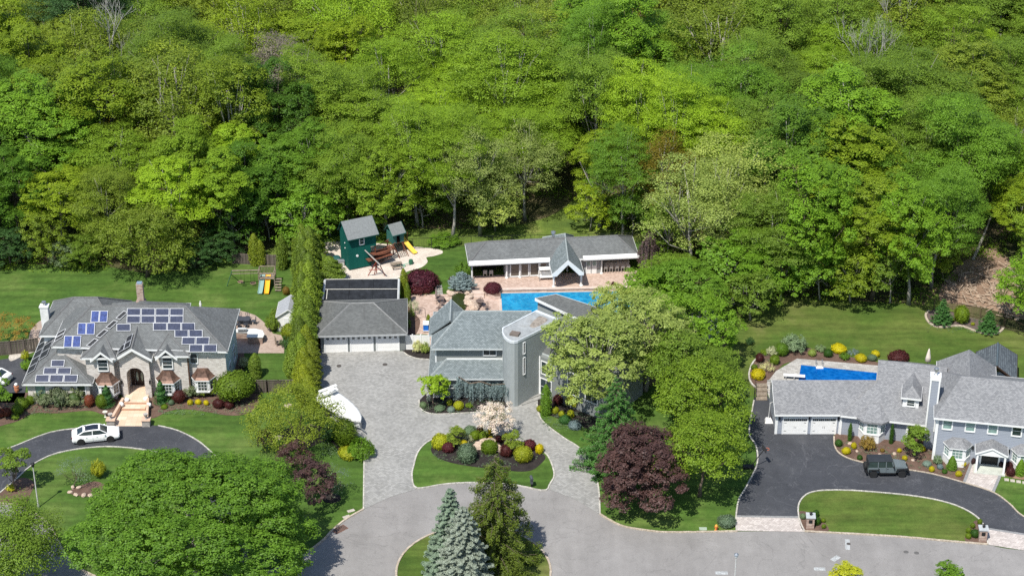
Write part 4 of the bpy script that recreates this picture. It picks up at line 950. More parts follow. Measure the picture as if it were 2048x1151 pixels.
def clone(src, loc, rot=None, scale=None):
    r = src.copy(); col.objects.link(r); r.location = loc
    if rot is not None: r.rotation_euler.z = rot
    if scale is not None: r.scale = scale if isinstance(scale, (tuple, list)) else (scale,)*3
    for ch in list(src.children):
        if ch.name == r.name: continue
        c = ch.copy(); col.objects.link(c); c.parent = r
        for g_ in list(ch.children):
            d = g_.copy(); col.objects.link(d); d.parent = c
    return r
pool_house()
# pool of the centre lot (coping, raised back wall, water)
def pools():
    P = thing('swimming_pool', 'long bright blue swimming pool in front of the pool house', 'pool', px(1100, 600))
    a, b = px(1002, 588), px(1222, 584); ang = math.atan2(b.y-a.y, b.x-a.x); n = Vector((-math.sin(ang), math.cos(ang), 0)); t = Vector((math.cos(ang), math.sin(ang), 0))
    Lp = 16.0; Wp = 6.2
    q = lambda s, d: a+t*s-n*d
    cop = plain('pool coping', (.55, .43, .36))
    mk('coping', MB().prism([q(-.35, -.3), q(Lp+.3, -.3), q(Lp+.3, Wp+.3), q(-.35, Wp+.3)], .0, .10), cop, P, True)
    mk('water', MB().prism([q(0, 0), q(Lp, 0), q(Lp, Wp), q(0, Wp)], .05, .125), water1, P, True)
    mk('raised_wall', MB().prism([q(-.4, -.75), q(Lp+.3, -.75), q(Lp+.3, -.32), q(-.4, -.32)], 0, .38), redstone, P, True)
    mk('wall_coping', MB().prism([q(-.45, -.8), q(Lp+.35, -.8), q(Lp+.35, -.28), q(-.45, -.28)], .385, .44), plain('pink coping', (.60, .47, .40)), P, True)
    o = thing('planter', 'low curved pink stone planter at the left end of the bright blue pool', 'planter', px(985, 590))
    pl = pxs([(966, 588), (975, 593), (990, 599), (1001, 599), (1000, 583), (966, 583)])
    mk('planter_wall', MB().prism(pl, 0, .45), cop, o, True); mk('planter_soil', MB().prism([(p.x*.96+px(984, 590).x*.04, p.y*.96+px(984, 590).y*.04) for p in pl], .1, .47), mulchb, o, True)
    st = thing('patio_steps', 'long pink stone steps left of the planter by the bright blue pool', 'steps', px(955, 595))
    for i, v in enumerate((592, 597)):
        p, q2 = px(942, v), px(968, v); mk('step', MB().box(p.x, q2.x, p.y, p.y+.9, 0, .34-.15*i), cop, st, True)
    # right pool
    P2 = thing('swimming_pool', 'deep blue swimming pool behind the right-hand house', 'pool', px(1680, 745))
    a2, b2 = px(1602, 730), px(1754, 746); t2 = (b2-a2).normalized(); n2 = Vector((-t2.y, t2.x, 0)); L2 = (b2-a2).length
    q2 = lambda s, d: a2+t2*s-n2*d
    wl = MB()
    mk('coping', MB().prism([q2(-.3, -.3), q2(L2+.3, -.3), q2(L2+.3, 0), q2(-.3, 0)], 0, .10).prism([q2(-.3, .003), q2(0, .003), q2(0, 5.3), q2(-.3, 5.3)], 0, .10).prism([q2(L2, .003), q2(L2+.3, .003), q2(L2+.3, 5.3), q2(L2, 5.3)], 0, .10).prism([q2(0.003, 5.003), q2(L2-.003, 5.003), q2(L2-.003, 5.3), q2(.003, 5.3)], 0, .1), poolstone, P2, True)
    mk('water', MB().prism([q2(0.01, 0.01), q2(L2-.01, .01), q2(L2-.01, 4.99), q2(.01, 4.99)], .02, .055), water2, P2, True)
    d = thing('diving_board', 'white diving board at the left end of the deep blue pool', 'diving board', px(1590, 752))
    pa, pb = px(1567, 749, .5), px(1610, 752, .5); an = math.atan2(pb.y-pa.y, pb.x-pa.x); m = (pa+pb)/2
    d.location = (m.x, m.y, 0)
    mk('board', MB().ob((m.x, m.y, .52), ((pb-pa).length, .5, .07), an), white, d, True, uv=False)
    for k in (.12, .5): c = pa.lerp(pb, k); mk('stand', MB().ob((c.x, c.y, .25), (.12, .45, .48), an), chrome, d, True, uv=False)
    ld_ = thing('pool_ladder', 'white pool ladder on the far edge of the deep blue pool', 'ladder', px(1640, 735))
    p = px(1638, 732)
    for sx in (-.35, .35): mk('rail', MB().tube([(p.x+sx, p.y+.35, .04), (p.x+sx, p.y+.35, .75), (p.x+sx, p.y-.05, .85), (p.x+sx, p.y-.3, .1)], .03, 6), chrome, ld_, True, uv=False)
    mk('step', MB().box(p.x-.4, p.x+.4, p.y-.65, p.y-.2, .06, .14), white, ld_, True, uv=False)
pools()
# ================================================================== RIGHT HOUSE
def right_house():
    H = thing('clapboard_house', 'blue grey clapboard house with white trim, two garage doors and a mottled shingle roof', 'house', px(1800, 880))
    W = True
    # garage wing, gable ends east-west
    a, b = px(1550, 829, 2.7), px(1682, 829.5, 2.7); yr = a.y+4.1; zr = 2.7+.45*4.1
    V, F, lp, cp = hip(a.x, b.x+9, a.y, a.y+7.1, 2.7, zr, .01, .01, ym=a.y+4.1)
    V['b'] = (b.x, a.y, 2.7)
    roof(H, (V, F, lp, cp), shC, gable=['dae', 'bcf'])
    yw = a.y+.45
    mk('wall', MB().box(a.x+.3, b.x, yw, a.y+6.7, 0, 2.7), sidB, H, W)
    x = a.x+.3; mk('gable_wall', MB().add([(x, yw, 2.6), (x, a.y+6.7, 2.6), (x, yr, zr-.2), (x+.2, yw, 2.6), (x+.2, a.y+6.7, 2.6), (x+.2, yr, zr-.2)], [(2, 1, 0), (3, 4, 5), (0, 1, 4, 3), (1, 2, 5, 4), (2, 0, 3, 5)]), sidB, H, W)
    for u in (1590, 1647.5): q = fw(u, 850, yw); gdoor(H, (q.x, yw, 0), 2.5, 2.1, carriage=True)
    for u in (1552.5, 1680): q = fw(u, 850, yw); mk('corner_board', MB().box(q.x-.14, q.x+.14, yw-.06, yw+.1, 0, 2.6), white, H, W, uv=False)
    for u in (1559, 1618, 1677): q = fw(u, 838, yw); mk('wall_lantern', MB().box(q.x-.07, q.x+.07, yw-.2, yw-.05, 1.85, 2.2), black, H, W, uv=False)
    # main low wing, turned a little
    c0, c1 = px(1681, 830, 2.7), px(1865, 851, 2.7); d = (c1-c0).normalized(); n = Vector((-d.y, d.x, 0)); an = math.atan2(d.y, d.x); L = (c1-c0).length
    M = Matrix.Translation((c0.x, c0.y, 0)) @ Matrix.Rotation(an, 4, 'Z'); T = lambda *q: M @ Vector(q)
    def lx(u, v, y):
        q = M.inverted() @ onp(u, v, c0+n*y, n); return q.x, q.z
    rz = 2.7+.56*6.4
    # ridge line read from the picture: top edge 1755,728 -> 1876,734
    V = dict(a=T(0, 0, 2.7), b=T(L+1, 0, 2.7), c=T(L+1, 12.8, 2.7), d=T(1.6, 12.8, 2.7), e=T(3.6, 6.4, rz), f=T(L+1, 6.4, rz))
    xr = lx(1756, 729, 6.4)[0]; V['e'] = T(xr, 6.4, rz); V['d'] = T(xr-.1, 12.8, 2.7)
    V['d'] = T(xr+3.2, 12.8, 2.7); V['g'] = onp3(1755, 763, V['a'], V['b'], V['f'])
    roof(H, (V, ['abfeg', 'bcf', 'cdef', 'dge', 'dag'], 'abcd', []), shC, fm=shC)
    fe = MB(); A_, B_ = Vector(V['a']), Vector(V['b']); fe.add([A_+Vector((0, -.03, .02)), B_+Vector((0, -.03, .02)), B_+Vector((0, -.03, -.2)), A_+Vector((0, -.03, -.2)), A_+Vector((0, -.05, .02)), B_+Vector((0, -.05, .02)), B_+Vector((0, -.05, -.2)), A_+Vector((0, -.05, -.2))], [(0, 1, 5, 4), (4, 5, 6, 7), (7, 6, 2, 3), (3, 2, 1, 0)]); mk('gutter', fe, white, H, W, uv=False)
    # valley fill so the low wing roof runs on into the garage roof
    yw2 = .5
    mk('wall', MB().add([], []).prism([T(.0, yw2, 0), T(L*.735, yw2, 0), T(L*.735, 11.5, 0), T(xr+3.8, 11.5, 0), T(xr+.8, 6, 0), T(.2, 4, 0)], 0, 2.7), sidB, H, W)
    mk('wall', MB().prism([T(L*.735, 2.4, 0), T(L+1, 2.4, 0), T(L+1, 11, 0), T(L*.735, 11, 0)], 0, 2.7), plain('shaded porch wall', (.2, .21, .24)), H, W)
    x = L*.735; q = T(x, yw2, 0); mk('corner_board', MB().ob((q.x, q.y, 1.3), (.22, .22, 2.6), an), white, H, W, uv=False)
    q = T(.12, yw2, 0); mk('corner_board', MB().ob((q.x, q.y, 1.3), (.2, .16, 2.6), an), white, H, W, uv=False)
    # bow window with white base
    bx = lx(1743, 870, yw2)[0]
    bay(H, T(bx, yw2, 0), 2.75, .95, 1.05, 2.55, 2.9, white, shC, an, basez=0, flare=False, gm=glassg)
    Vb = dict(a=T(bx-1.7, -.02, 2.72), b=T(bx-1.0, -.75, 2.72), c=T(bx+1.0, -.75, 2.72), d=T(bx+1.7, -.02, 2.72), e=T(bx+.5, 1.6, 3.75), f=T(bx-.5, 1.6, 3.75))
    roof(H, (Vb, ['bcef', 'abf', 'cde'], 'abcd', []), shC, fm=shC)
    # dormer on the low wing
    dx0, dz0 = lx(1820.5, 815, 1.7); dz = 3.8
    dxl = dx0
    mk('dormer_wall', MB().prism([T(dxl-.85, 1.75, 0), T(dxl+.85, 1.75, 0), T(dxl+.85, 5, 0), T(dxl-.85, 5, 0)], 3.1, 4.95), sidB, H, W)
    mk('dormer_trim', MB().prism([T(dxl-.85, 1.68, 0), T(dxl+.85, 1.68, 0), T(dxl+.85, 1.745, 0), T(dxl-.85, 1.745, 0)], 3.6, 4.9), white, H, W)
    window(H, T(dxl, 1.67, 3.85), .75, .8, an, 1, 3, fr=.12)
    Vd = dict(a=T(dxl-1.05, 1.4, 4.9), b=T(dxl+1.05, 1.4, 4.9), c=T(dxl+1.05, 5.2, 4.9), d=T(dxl-1.05, 5.2, 4.9), e=T(dxl, 2.7, 5.75), f=T(dxl, 5.6, 5.75))
    roof(H, (Vd, ['abe', 'bcfe', 'daef', 'cdf'], 'abcd', []), shC)
    # two storey block
    g0, g1 = px(1868, 835, 5.4), px(2048, 852.5, 5.4); d2 = (g1-g0).normalized(); an2 = math.atan2(d2.y, d2.x); n2 = Vector((-d2.y, d2.x, 0))
    M2 = Matrix.Translation((g0.x, g0.y, 0)) @ Matrix.Rotation(an2, 4, 'Z'); T2 = lambda *q: M2 @ Vector(q)
    def lx2(u, v, y):
        q = M2.inverted() @ onp(u, v, g0+n2*y, n2); return q.x, q.z
    L2 = 15.0; rz2 = 5.4+.5*4.9
    sp = (dict(a=T2(0, 0, 5.4), b=T2(L2, 0, 5.4), c=T2(L2, 9.8, 5.4), d=T2(.0, 9.8, 5.4), e=T2(2.6, 4.9, rz2), f=T2(L2-3, 4.9, rz2)), ['abfe', 'bcf', 'cdef', 'dae'], 'abcd', ['ae'])
    roof(H, sp, shC)
    mk('wall', MB().prism([T2(.35, .5, 0), T2(L2-.4, .5, 0), T2(L2-.4, 9.4, 0), T2(.35, 9.4, 0)], 0, 5.4), sidB, H, W)
    q = T2(.42, .47, 0); mk('corner_board', MB().ob((q.x, q.y, 2.6), (.3, .12, 5.2), an2), white, H, W, uv=False)
    for u in (1895.5, 1941, 1986, 2034, 2080):
        x, z = lx2(u, 845+(u-1895)*.1, .5); window(H, T2(x, .5, 3.95), .85, 1.1, an2, 1, 2, fr=.13, gm=glassg if u < 1990 else glass)
    # bay windows and porch
    for u in (1914, 2052):
        x, z = lx2(u, 900, .5); bay(H, T2(x, .5, 0), 2.7, 1.0, .95, 2.35, 3.0, white, shC, an2, basez=0, flare=False, gm=glassg)
    x, z = lx2(1981, 905, .5); zz = 2.35
    po = dict(a=T2(x-1.65, -1.35, 2.45), b=T2(x+1.65, -1.35, 2.45), c=T2(x+1.65, .55, 2.45), d=T2(x-1.65, .55, 2.45), e=T2(x, -1.35, 3.25), f=T2(x, .55, 3.25))
    roof(H, (po, ['bcfe', 'daef'], 'abcd', []), shC)
    mk('pediment', MB().add([T2(x-1.5, -1.25, 2.2), T2(x+1.5, -1.25, 2.2), T2(x+1.5, -1.25, 2.45), T2(x, -1.25, 3.12), T2(x-1.5, -1.25, 2.45), T2(x-1.5, -1.05, 2.2), T2(x+1.5, -1.05, 2.2), T2(x+1.5, -1.05, 2.45), T2(x, -1.05, 3.12), T2(x-1.5, -1.05, 2.45)], [(0, 1, 2, 3, 4), (9, 8, 7, 6, 5), (0, 5, 6, 1)]), white, H, W, uv=False)
    for sx in (-1.4, 1.4): q = T2(x+sx, -1.15, 0); mk('column', MB().ob((q.x, q.y, 1.15), (.2, .2, 2.1), an2), white, H, W, uv=False)
    mk('porch_floor', MB().prism([T2(x-1.6, -1.4, 0), T2(x+1.6, -1.4, 0), T2(x+1.6, .5, 0), T2(x-1.6, .5, 0)], 0, .16), plain('pale green stone', (.5, .52, .46)), H, W)
    dr = mk('front_door', MB().prism([T2(x-.85, .42, 0), T2(x+.85, .42, 0), T2(x+.85, .49, 0), T2(x-.85, .49, 0)], .16, 2.1), black, H, W, uv=False)
    mk('door_frame', MB().prism([T2(x-1.05, .38, 0), T2(x-.86, .38, 0), T2(x-.86, .495, 0), T2(x-1.05, .495, 0)], .16, 2.2).prism([T2(x+.86, .38, 0), T2(x+1.05, .38, 0), T2(x+1.05, .495, 0), T2(x+.86, .495, 0)], .16, 2.2), white, H, W, uv=False)
    for sx in (-1, 1): mk('wreath', MB().ob(T2(x+sx*.38, .39, 1.75), (.5, .04, .22), an2), plain('pale wreath', (.4, .4, .36)), dr, W, uv=False)
    for sx in (-1.85, 1.85): mk('wall_lantern', MB().ob(T2(x+sx, .38, 2.0), (.16, .18, .38), an2), black, H, W, uv=False)
    # rear wing, ridge running back
    rz3 = 6.7; w0 = px(1877, 722, 4.9)
    ax, bx2 = px(1877, 725, 4.9), px(1985, 733, 4.9); rr = px(1933, 720, rz3)
    dback = 7.5
    fA, fB = T2(.2, 5.5, 4.9), T2(6.0, 5.5, 4.9)
    V = dict(a=T2(.3, 4, 4.9), b=T2(6.6, 4, 4.9), c=T2(6.6, 12.6, 4.9), d=T2(.3, 12.6, 4.9), e=T2(3.5, 4.9, rz2-.2), f=T2(3.5, 11.0, rz2-.2))
    roof(H, (V, ['bcfe', 'daef', 'cdf'], 'abcd', []), shC)
    mk('wall', MB().prism([T2(.7, 8, 0), T2(6.2, 8, 0), T2(6.2, 12.2, 0), T2(.7, 12.2, 0)], 0, 4.9), sidB, H, W)
    for (u, v) in ((1924, 728), (1940, 729), (1940, 762)): q = onp(u, v, T2(3, 9, 6.4), (0, 0, 1)); mk('roof_vent', MB().ob(q, (.35, .3, .2), an2), plain('vent grey', (.3, .3, .3)), H, W, uv=False)
    # chimney
    cx, cz = lx2(1877, 790, 2.6); q = T2(-.15, 2.9, 0)
    ch = mk('chimney', MB().ob((q.x, q.y, 4.3), (.95, .85, 8.5), an2), sidB, H, W)
    tr = MB()
    for sx in (-.45, .45): 
        p = T2(-.15+sx, 2.9-.45, 0); tr.ob((p.x, p.y, 5.4), (.16, .08, 6.4), an2)
    tr.ob((q.x, q.y, 8.65), (1.12, 1.0, .5), an2); mk('chimney_trim', tr, white, ch, W, uv=False)
    mk('flue', MB().lathe((q.x, q.y, 8.9), [(.22, 0), (.14, .1), (.14, .55), (.27, .6), (.27, .75), (.08, .85)], 12), chrome, ch, W, uv=False)
right_house()
def pavilion():
    z0, z1 = 2.5, 4.2
    G = thing('garden_pavilion', 'timber garden pavilion with a blue slate gable roof behind the right-hand house', 'pavilion', px(1995, 760))
    fa = px(1994, 731, z1); ba = px(1996, 685, z1); bl = px(1952, 703, z0); fr_ = px(2034, 762, z0); br = px(2035, 709, z0); fl = Vector((bl.x+(fr_.x-br.x)*1.0-.0, fr_.y+.2, z0))
    V = dict(a=fl, b=fr_, c=br, d=bl, e=fa, f=ba)
    roof(G, (V, ['bcfe', 'daef'], 'abcd', ['ef']), shD, fm=plain('dark brown timber', (.06, .035, .025)), cap=plain('slate ridge', (.09, .12, .14)))
    for p in (fl.lerp(fr_, .1), fl.lerp(fr_, .9), bl.lerp(br, .1), bl.lerp(br, .9)): mk('post', MB().box(p.x-.1, p.x+.1, p.y-.1, p.y+.1, 0, 2.5), plain('pavilion post', (.25, .19, .14)), G, True, uv=False)
    mk('truss', MB().tube([fl+Vector((.3, .3, -.1)), fa+Vector((0, .3, -.5))], .09, 4).tube([fr_+Vector((-.3, .3, -.1)), fa+Vector((0, .3, -.5))], .09, 4).tube([fl+Vector((.3, .3, -.1)), fr_+Vector((-.3, .3, -.1))], .09, 4).tube([(fl+fr_)/2+Vector((0, .3, -.1)), fa+Vector((0, .3, -.5))], .08, 4), plain('red brown timber', (.14, .06, .04)), G, True, uv=False)
    mk('floor', MB().prism([fl, fr_, br, bl], 0, .08), conc, G, True)
pavilion()
# ================================================================== PLANTS
def leafmesh(name, C, Nn, S, asp=.62, rnd=None, core=None):
    """one rhombic leaf (or leaf cluster) per row of C, facing Nn, S long"""
    n = len(C); Nn = Nn/np.maximum(1e-6, np.linalg.norm(Nn, axis=1, keepdims=True))
    r = rng.normal(size=(n, 3)); T_ = np.cross(Nn, r); T_ /= np.maximum(1e-6, np.linalg.norm(T_, axis=1, keepdims=True)); B = np.cross(Nn, T_)
    S = np.asarray(S).reshape(-1, 1)*np.ones((n, 1))
    fold = Nn*S*.12
    V = np.stack([C-T_*S*.5, C+B*S*.5*asp-fold, C+T_*S*.5, C-B*S*.5*asp-fold], 1).reshape(-1, 3)
    F = np.arange(4*n).reshape(-1, 4)
    if rnd is None: rnd = rng.random(n)
    rnd = np.asarray(rnd, 'f')
    if core is not None:
        cv, cf = core; F = np.vstack([F, np.array(cf)+len(V)]); V = np.vstack([V, np.array(cv)]); rnd = np.concatenate([rnd, np.zeros(len(cf), 'f')])
    me = bpy.data.meshes.new(name); me.vertices.add(len(V)); me.vertices.foreach_set('co', V.astype('f').ravel())
    me.loops.add(len(F)*4); me.loops.foreach_set('vertex_index', F.astype('i').ravel())
    me.polygons.add(len(F)); me.polygons.foreach_set('loop_start', np.arange(0, len(F)*4, 4, dtype='i'))
    try: me.polygons.foreach_set('loop_total', np.full(len(F), 4, 'i'))
    except Exception: pass
    at = me.attributes.new('rnd', 'FLOAT', 'FACE'); at.data.foreach_set('value', np.clip(rnd, 0, 1).astype('f'))
    me.update(calc_edges=True); me.materials.append(None)
    return me
def ellcore(r, c, n=10, m=6, j=.06):
    b = MB().ell(c, r, n, m, j, 3); return b.v, [f if len(f) == 4 else f+(f[-1],) for f in b.f]
def unit(v): return v/np.maximum(1e-6, np.linalg.norm(v, axis=1, keepdims=True))
def lobes_of(rad, zc, hz_, K, lr, seed, zlow=-.55, flat=1.):
    g = np.random.default_rng(seed); out = []
    for i in range(K*40):
        if len(out) >= K: break
        d = g.normal(size=3); d /= np.linalg.norm(d)
        if d[2] < zlow: continue
        q = g.uniform(.62, .95); c = np.array([d[0]*rad*q, d[1]*rad*q, zc+d[2]*hz_*q])*1.0
        if all(np.linalg.norm((c-o[0])/np.array([1, 1, .8])) > lr*rad*.72 for o in out):
            out.append((c, lr*rad*g.uniform(.75, 1.2)))
    return out
def crown_mesh(name, rad, h0, h1, K, lr, nclump, per, leaf, seed, clump=.55, spread=.62, up=1.0, dens_low=.45, asp=.62, feather=0., top=0., side=0.):
    """foliage: lobes -> clumps on their upper outsides -> leaves. h0/h1 bottom and top of the crown"""
    g = np.random.default_rng(seed); zc = (h0+h1)/2; hh = (h1-h0)/2
    L = lobes_of(rad, zc, hh, K, lr, seed, -.6)+[(np.array([0, 0, zc+hh*.35]), rad*.55)]
    C, Nn, S, Rn = [], [], [], []
    wts = np.array([r*r for _, r in L]); wts /= wts.sum()
    for (c, r), w_ in zip(L, wts):
        m = max(3, int(nclump*w_)); d = unit(g.normal(size=(m*3, 3))+np.array([0, 0, .35])); d = d[d[:, 2] > -.55][:m]
        rr = r*g.uniform(.8, 1.12, (len(d), 1)); sq = np.array([1, 1, .82])
        P_ = c+d*rr*sq
        keep = np.ones(len(P_), bool)
        for (c2, r2) in L:
            if c2 is c: continue
            keep &= np.linalg.norm((P_-c2)/sq, axis=1) > r2*.78
        P_ = P_[keep]; d = d[keep]
        for p, dd in zip(P_, d):
            k = int(per*g.uniform(.6, 1.35)); cr = clump*g.uniform(.6, 1.35)
            q = unit(g.normal(size=(k, 3))+dd*.55+np.array([0, 0, .25])); rad_ = cr*g.uniform(.35, 1., (k, 1))**.6
            off = q*rad_*np.array([1.15, 1.15, spread])
            if feather: off += np.outer(g.uniform(-1, 1, k), dd*np.array([1, 1, .35]))*feather
            C.append(p+off); Nn.append(q*.55+dd*.35+np.array([0, 0, up])*1.+g.normal(size=(k, 3))*.36)
            S.append(leaf*g.uniform(.65, 1.3, k)); base = g.uniform(.1, .9)
            Rn.append(np.clip(base*.6+g.random(k)*.5-.05, 0, 1))
    return leafmesh(name, np.vstack(C), np.vstack(Nn), np.concatenate(S), asp, np.concatenate(Rn)), L
def trunk_mesh(name, L, h0, r0, seed, lean=.05, limbs=True, nl=9, wob=.25, top=None):
    rr = random.Random(seed); mb = MB()
    zt = (top or max(c[2] for c, _ in L)*.82); path = []; x = y = 0
    nseg = 6
    for i in range(nseg+1):
        path.append((x, y, zt*i/nseg)); x += rr.uniform(-wob, wob); y += rr.uniform(-wob, wob)
    mb.tube(path, [r0*1.5]+[r0*(1-.75*i/nseg) for i in range(1, nseg+1)], 7)
    if limbs:
        for c, r in L[:nl]:
            t = rr.uniform(.32, .62); k = t*nseg; i = int(k); a = Vector(path[i]).lerp(Vector(path[min(i+1, nseg)]), k-i)
            b = Vector(c)+Vector((0, 0, -r*.1)); m_ = a.lerp(b, .5)+Vector((rr.uniform(-.5, .5), rr.uniform(-.5, .5), -rr.uniform(0, .6)))
            mb.tube([a, m_, b], [r0*.42, r0*.28, r0*.1], 5)
            for _ in range(2):
                e = Vector(c)+Vector((rr.uniform(-r, r), rr.uniform(-r, r), rr.uniform(0, r)))*.9
                mb.tube([m_, (m_+e)/2+Vector((0, 0, .2)), e], [r0*.2, r0*.13, r0*.04], 4)
    me = bpy.data.meshes.new(name); me.from_pydata([tuple(v) for v in mb.v], [], mb.f); me.materials.append(None)
    me.polygons.foreach_set('use_smooth', [True]*len(me.polygons)); return me
def inst(name, me, mat, parent=None):
    o = bpy.data.objects.new(name, me); col.objects.link(o); o.parent = parent
    o.material_slots[0].link = 'OBJECT'; o.material_slots[0].material = mat; return o
# leaf colours
LM = {}
def lm(k, c1, c2, **kw): LM[k] = leafmat('foliage '+k, c1, c2, **kw)
lm('deep spring green', (.052, .125, .013), (.15, .285, .036))
lm('lime maple', (.10, .178, .014), (.215, .32, .032))
lm('bright yellow green', (.10, .180, .010), (.23, .35, .028), gain=1.45)
lm('fresh green', (.062, .145, .012), (.155, .285, .028), gain=1.35, warm=.54)
lm('deep green', (.028, .105, .012), (.075, .205, .028), gain=1.2, warm=.48)
lm('mid green', (.065, .130, .018), (.155, .245, .040), gain=1.5)
lm('olive green', (.095, .140, .028), (.205, .262, .065), gain=1.45)
lm('pale silvery green', (.20, .27, .055), (.42, .49, .13))
lm('yellow green', (.115, .180, .010), (.25, .33, .025), gain=1.22)
lm('bronze', (.14, .11, .035), (.28, .225, .075), gain=1.15)
lm('greyish brown', (.15, .13, .09), (.26, .22, .15), trans=.1)
lm('dark evergreen', (.018, .05, .012), (.05, .105, .025), gain=1.3, warm=0, trans=.1)
lm('hemlock green', (.020, .070, .016), (.06, .150, .035), gain=1.25, warm=0, trans=.12)
lm('norway spruce', (.042, .068, .016), (.11, .15, .038), gain=1.35, trans=.1)
lm('silver blue', (.17, .205, .15), (.37, .42, .32), trans=.1)
lm('blue green spruce', (.11, .165, .115), (.25, .33, .225), trans=.1)
lm('steel blue', (.12, .18, .17), (.27, .34, .33), trans=.1)
lm('dark red', (.045, .012, .012), (.115, .030, .028), trans=.12)
lm('purple red', (.055, .012, .018), (.13, .030, .042), trans=.12)
lm('brown purple', (.038, .020, .020), (.108, .058, .052), trans=.12)
lm('brick red', (.13, .035, .022), (.24, .075, .045), trans=.12)
lm('gold', (.42, .36, .008), (.72, .62, .015), trans=.15)
lm('lime gold', (.22, .26, .012), (.45, .46, .03), trans=.15)
lm('clipped green', (.045, .12, .008), (.10, .22, .018), gain=1.3, trans=.2)
lm('dark clipped green', (.028, .08, .010), (.065, .145, .02), trans=.2)
lm('arborvitae green', (.075, .13, .020), (.18, .26, .045), gain=1.02, trans=.2)
lm('olive gold arborvitae', (.12, .165, .010), (.27, .32, .025), gain=1.02, trans=.2)
lm('arborvitae light', (.10, .175, .022), (.23, .33, .05), gain=1.02, trans=.2)
lm('cream variegated', (.30, .34, .16), (.62, .62, .38), trans=.2)
lm('sage green', (.09, .14, .07), (.18, .25, .14), gain=1.2, warm=0, trans=.15)
lm('blossom', (.66, .50, .44), (.85, .78, .72), trans=.3)
lm('willow', (.085, .125, .033), (.22, .28, .085), gain=1.2, warm=.5, trans=.3)
lm('rhododendron', (.05, .085, .025), (.22, .25, .13), trans=.15)
lm('orange brown', (.16, .10, .02), (.34, .24, .05), trans=.2)
lm('white flower', (.6, .6, .55), (.85, .85, .8))
lm('purple brown smoke', (.06, .045, .05), (.15, .10, .11), trans=.1)
# ---- forest tree kinds (shared meshes)
KINDS = {}
def kind(name, n, fn):
    KINDS[name] = [fn(i) for i in range(n)]
def mk_oak(i):
    m, L = crown_mesh('oak_crown', 4.9, 3.0, 17.5+(i%3)*.8, 20+i*2, .30+.03*(i%4), 660, 66, .215, 100+i, clump=.62, spread=.7)
    return m, trunk_mesh('trunk_limbs', L, 6, .26, 100+i), 17.5, 4.9
def mk_feather(i):
    m, L = crown_mesh('feathery_crown', 5.2, 3.4, 17.5+(i%3)*.8, 21+i*2, .30+.03*(i%4), 860, 58, .195, 200+i, clump=.85, spread=.36, up=.95, feather=.5, asp=.5)
    return m, trunk_mesh('trunk_limbs', L, 6, .24, 200+i), 17.5, 5.2
def mk_airy(i):
    m, L = crown_mesh('airy_crown', 4.6, 3.2, 17.5, 18+i*2, .36, 520, 38, .22, 300+i, clump=.8, spread=.7, up=.5, feather=.5, asp=.5)
    return m, trunk_mesh('trunk_limbs', L, 6, .24, 300+i, nl=14), 17.5, 4.6
def mk_low(i):
    m, L = crown_mesh('low_crown', 3.8, .8, 7.5, 16, .38, 330, 34, .27, 400+i, clump=.55, spread=.6)
    return m, trunk_mesh('trunk_limbs', L, 2, .13, 400+i), 7.5, 3.8
def mk_bare(i):
    g = random.Random(500+i); mb = MB()
    def br(a, d, l, r, dep):
        b = a+d*l; mb.tube([a, (a+b)/2+Vector((g.uniform(-.1, .1), g.uniform(-.1, .1), 0))*l*.3, b], [r, r*.8, r*.6], 4, False)
        if dep == 0: return
        for _ in range(3 if dep > 1 else 4):
            nd = (d+Vector((g.uniform(-1, 1), g.uniform(-1, 1), g.uniform(-.1, .6)))*.75).normalized(); br(a.lerp(b, g.uniform(.55, 1)), nd, l*g.uniform(.5, .75), r*.55, dep-1)
    br(Vector((0, 0, 0)), Vector((0, 0, 1)), 9, .2, 5)
    me = bpy.data.meshes.new('bare_branches'); me.from_pydata([tuple(v) for v in mb.v], [], mb.f); me.materials.append(None)
    m, L = crown_mesh('thin_crown', 3.4, 7, 16, 8, .36, 60, 18, .2, 560+i, clump=.9, spread=.8, feather=.6)
    return m, me, 16, 3.5
kind('oak', 6, mk_oak); kind('feathery', 6, mk_feather); kind('airy', 4, mk_airy); kind('low', 3, mk_low); kind('bare', 2, mk_bare)
def forest_tree(kd, p, h, r, mat, label, bk=None, group=None, cat='tree', name=None, var=None):
    vs = KINDS[kd]; m, t, H0, R0 = vs[var % len(vs) if var is not None else random.randrange(len(vs))]
    o = thing(name or {'oak': 'oak_tree', 'feathery': 'beech_tree', 'airy': 'birch_tree', 'low': 'understory_tree', 'bare': 'bare_tree'}[kd], label, cat, (p[0], p[1], 0), random.uniform(0, 6.28), group)
    q_ = random.uniform(.88, 1.14); o.scale = (r/R0*q_, r/R0/q_, h/H0); o.rotation_euler = (random.uniform(-.07, .07), random.uniform(-.07, .07), o.rotation_euler.z)
    inst('crown', m, mat, o); inst('trunk', t, bk or bark, o); return o
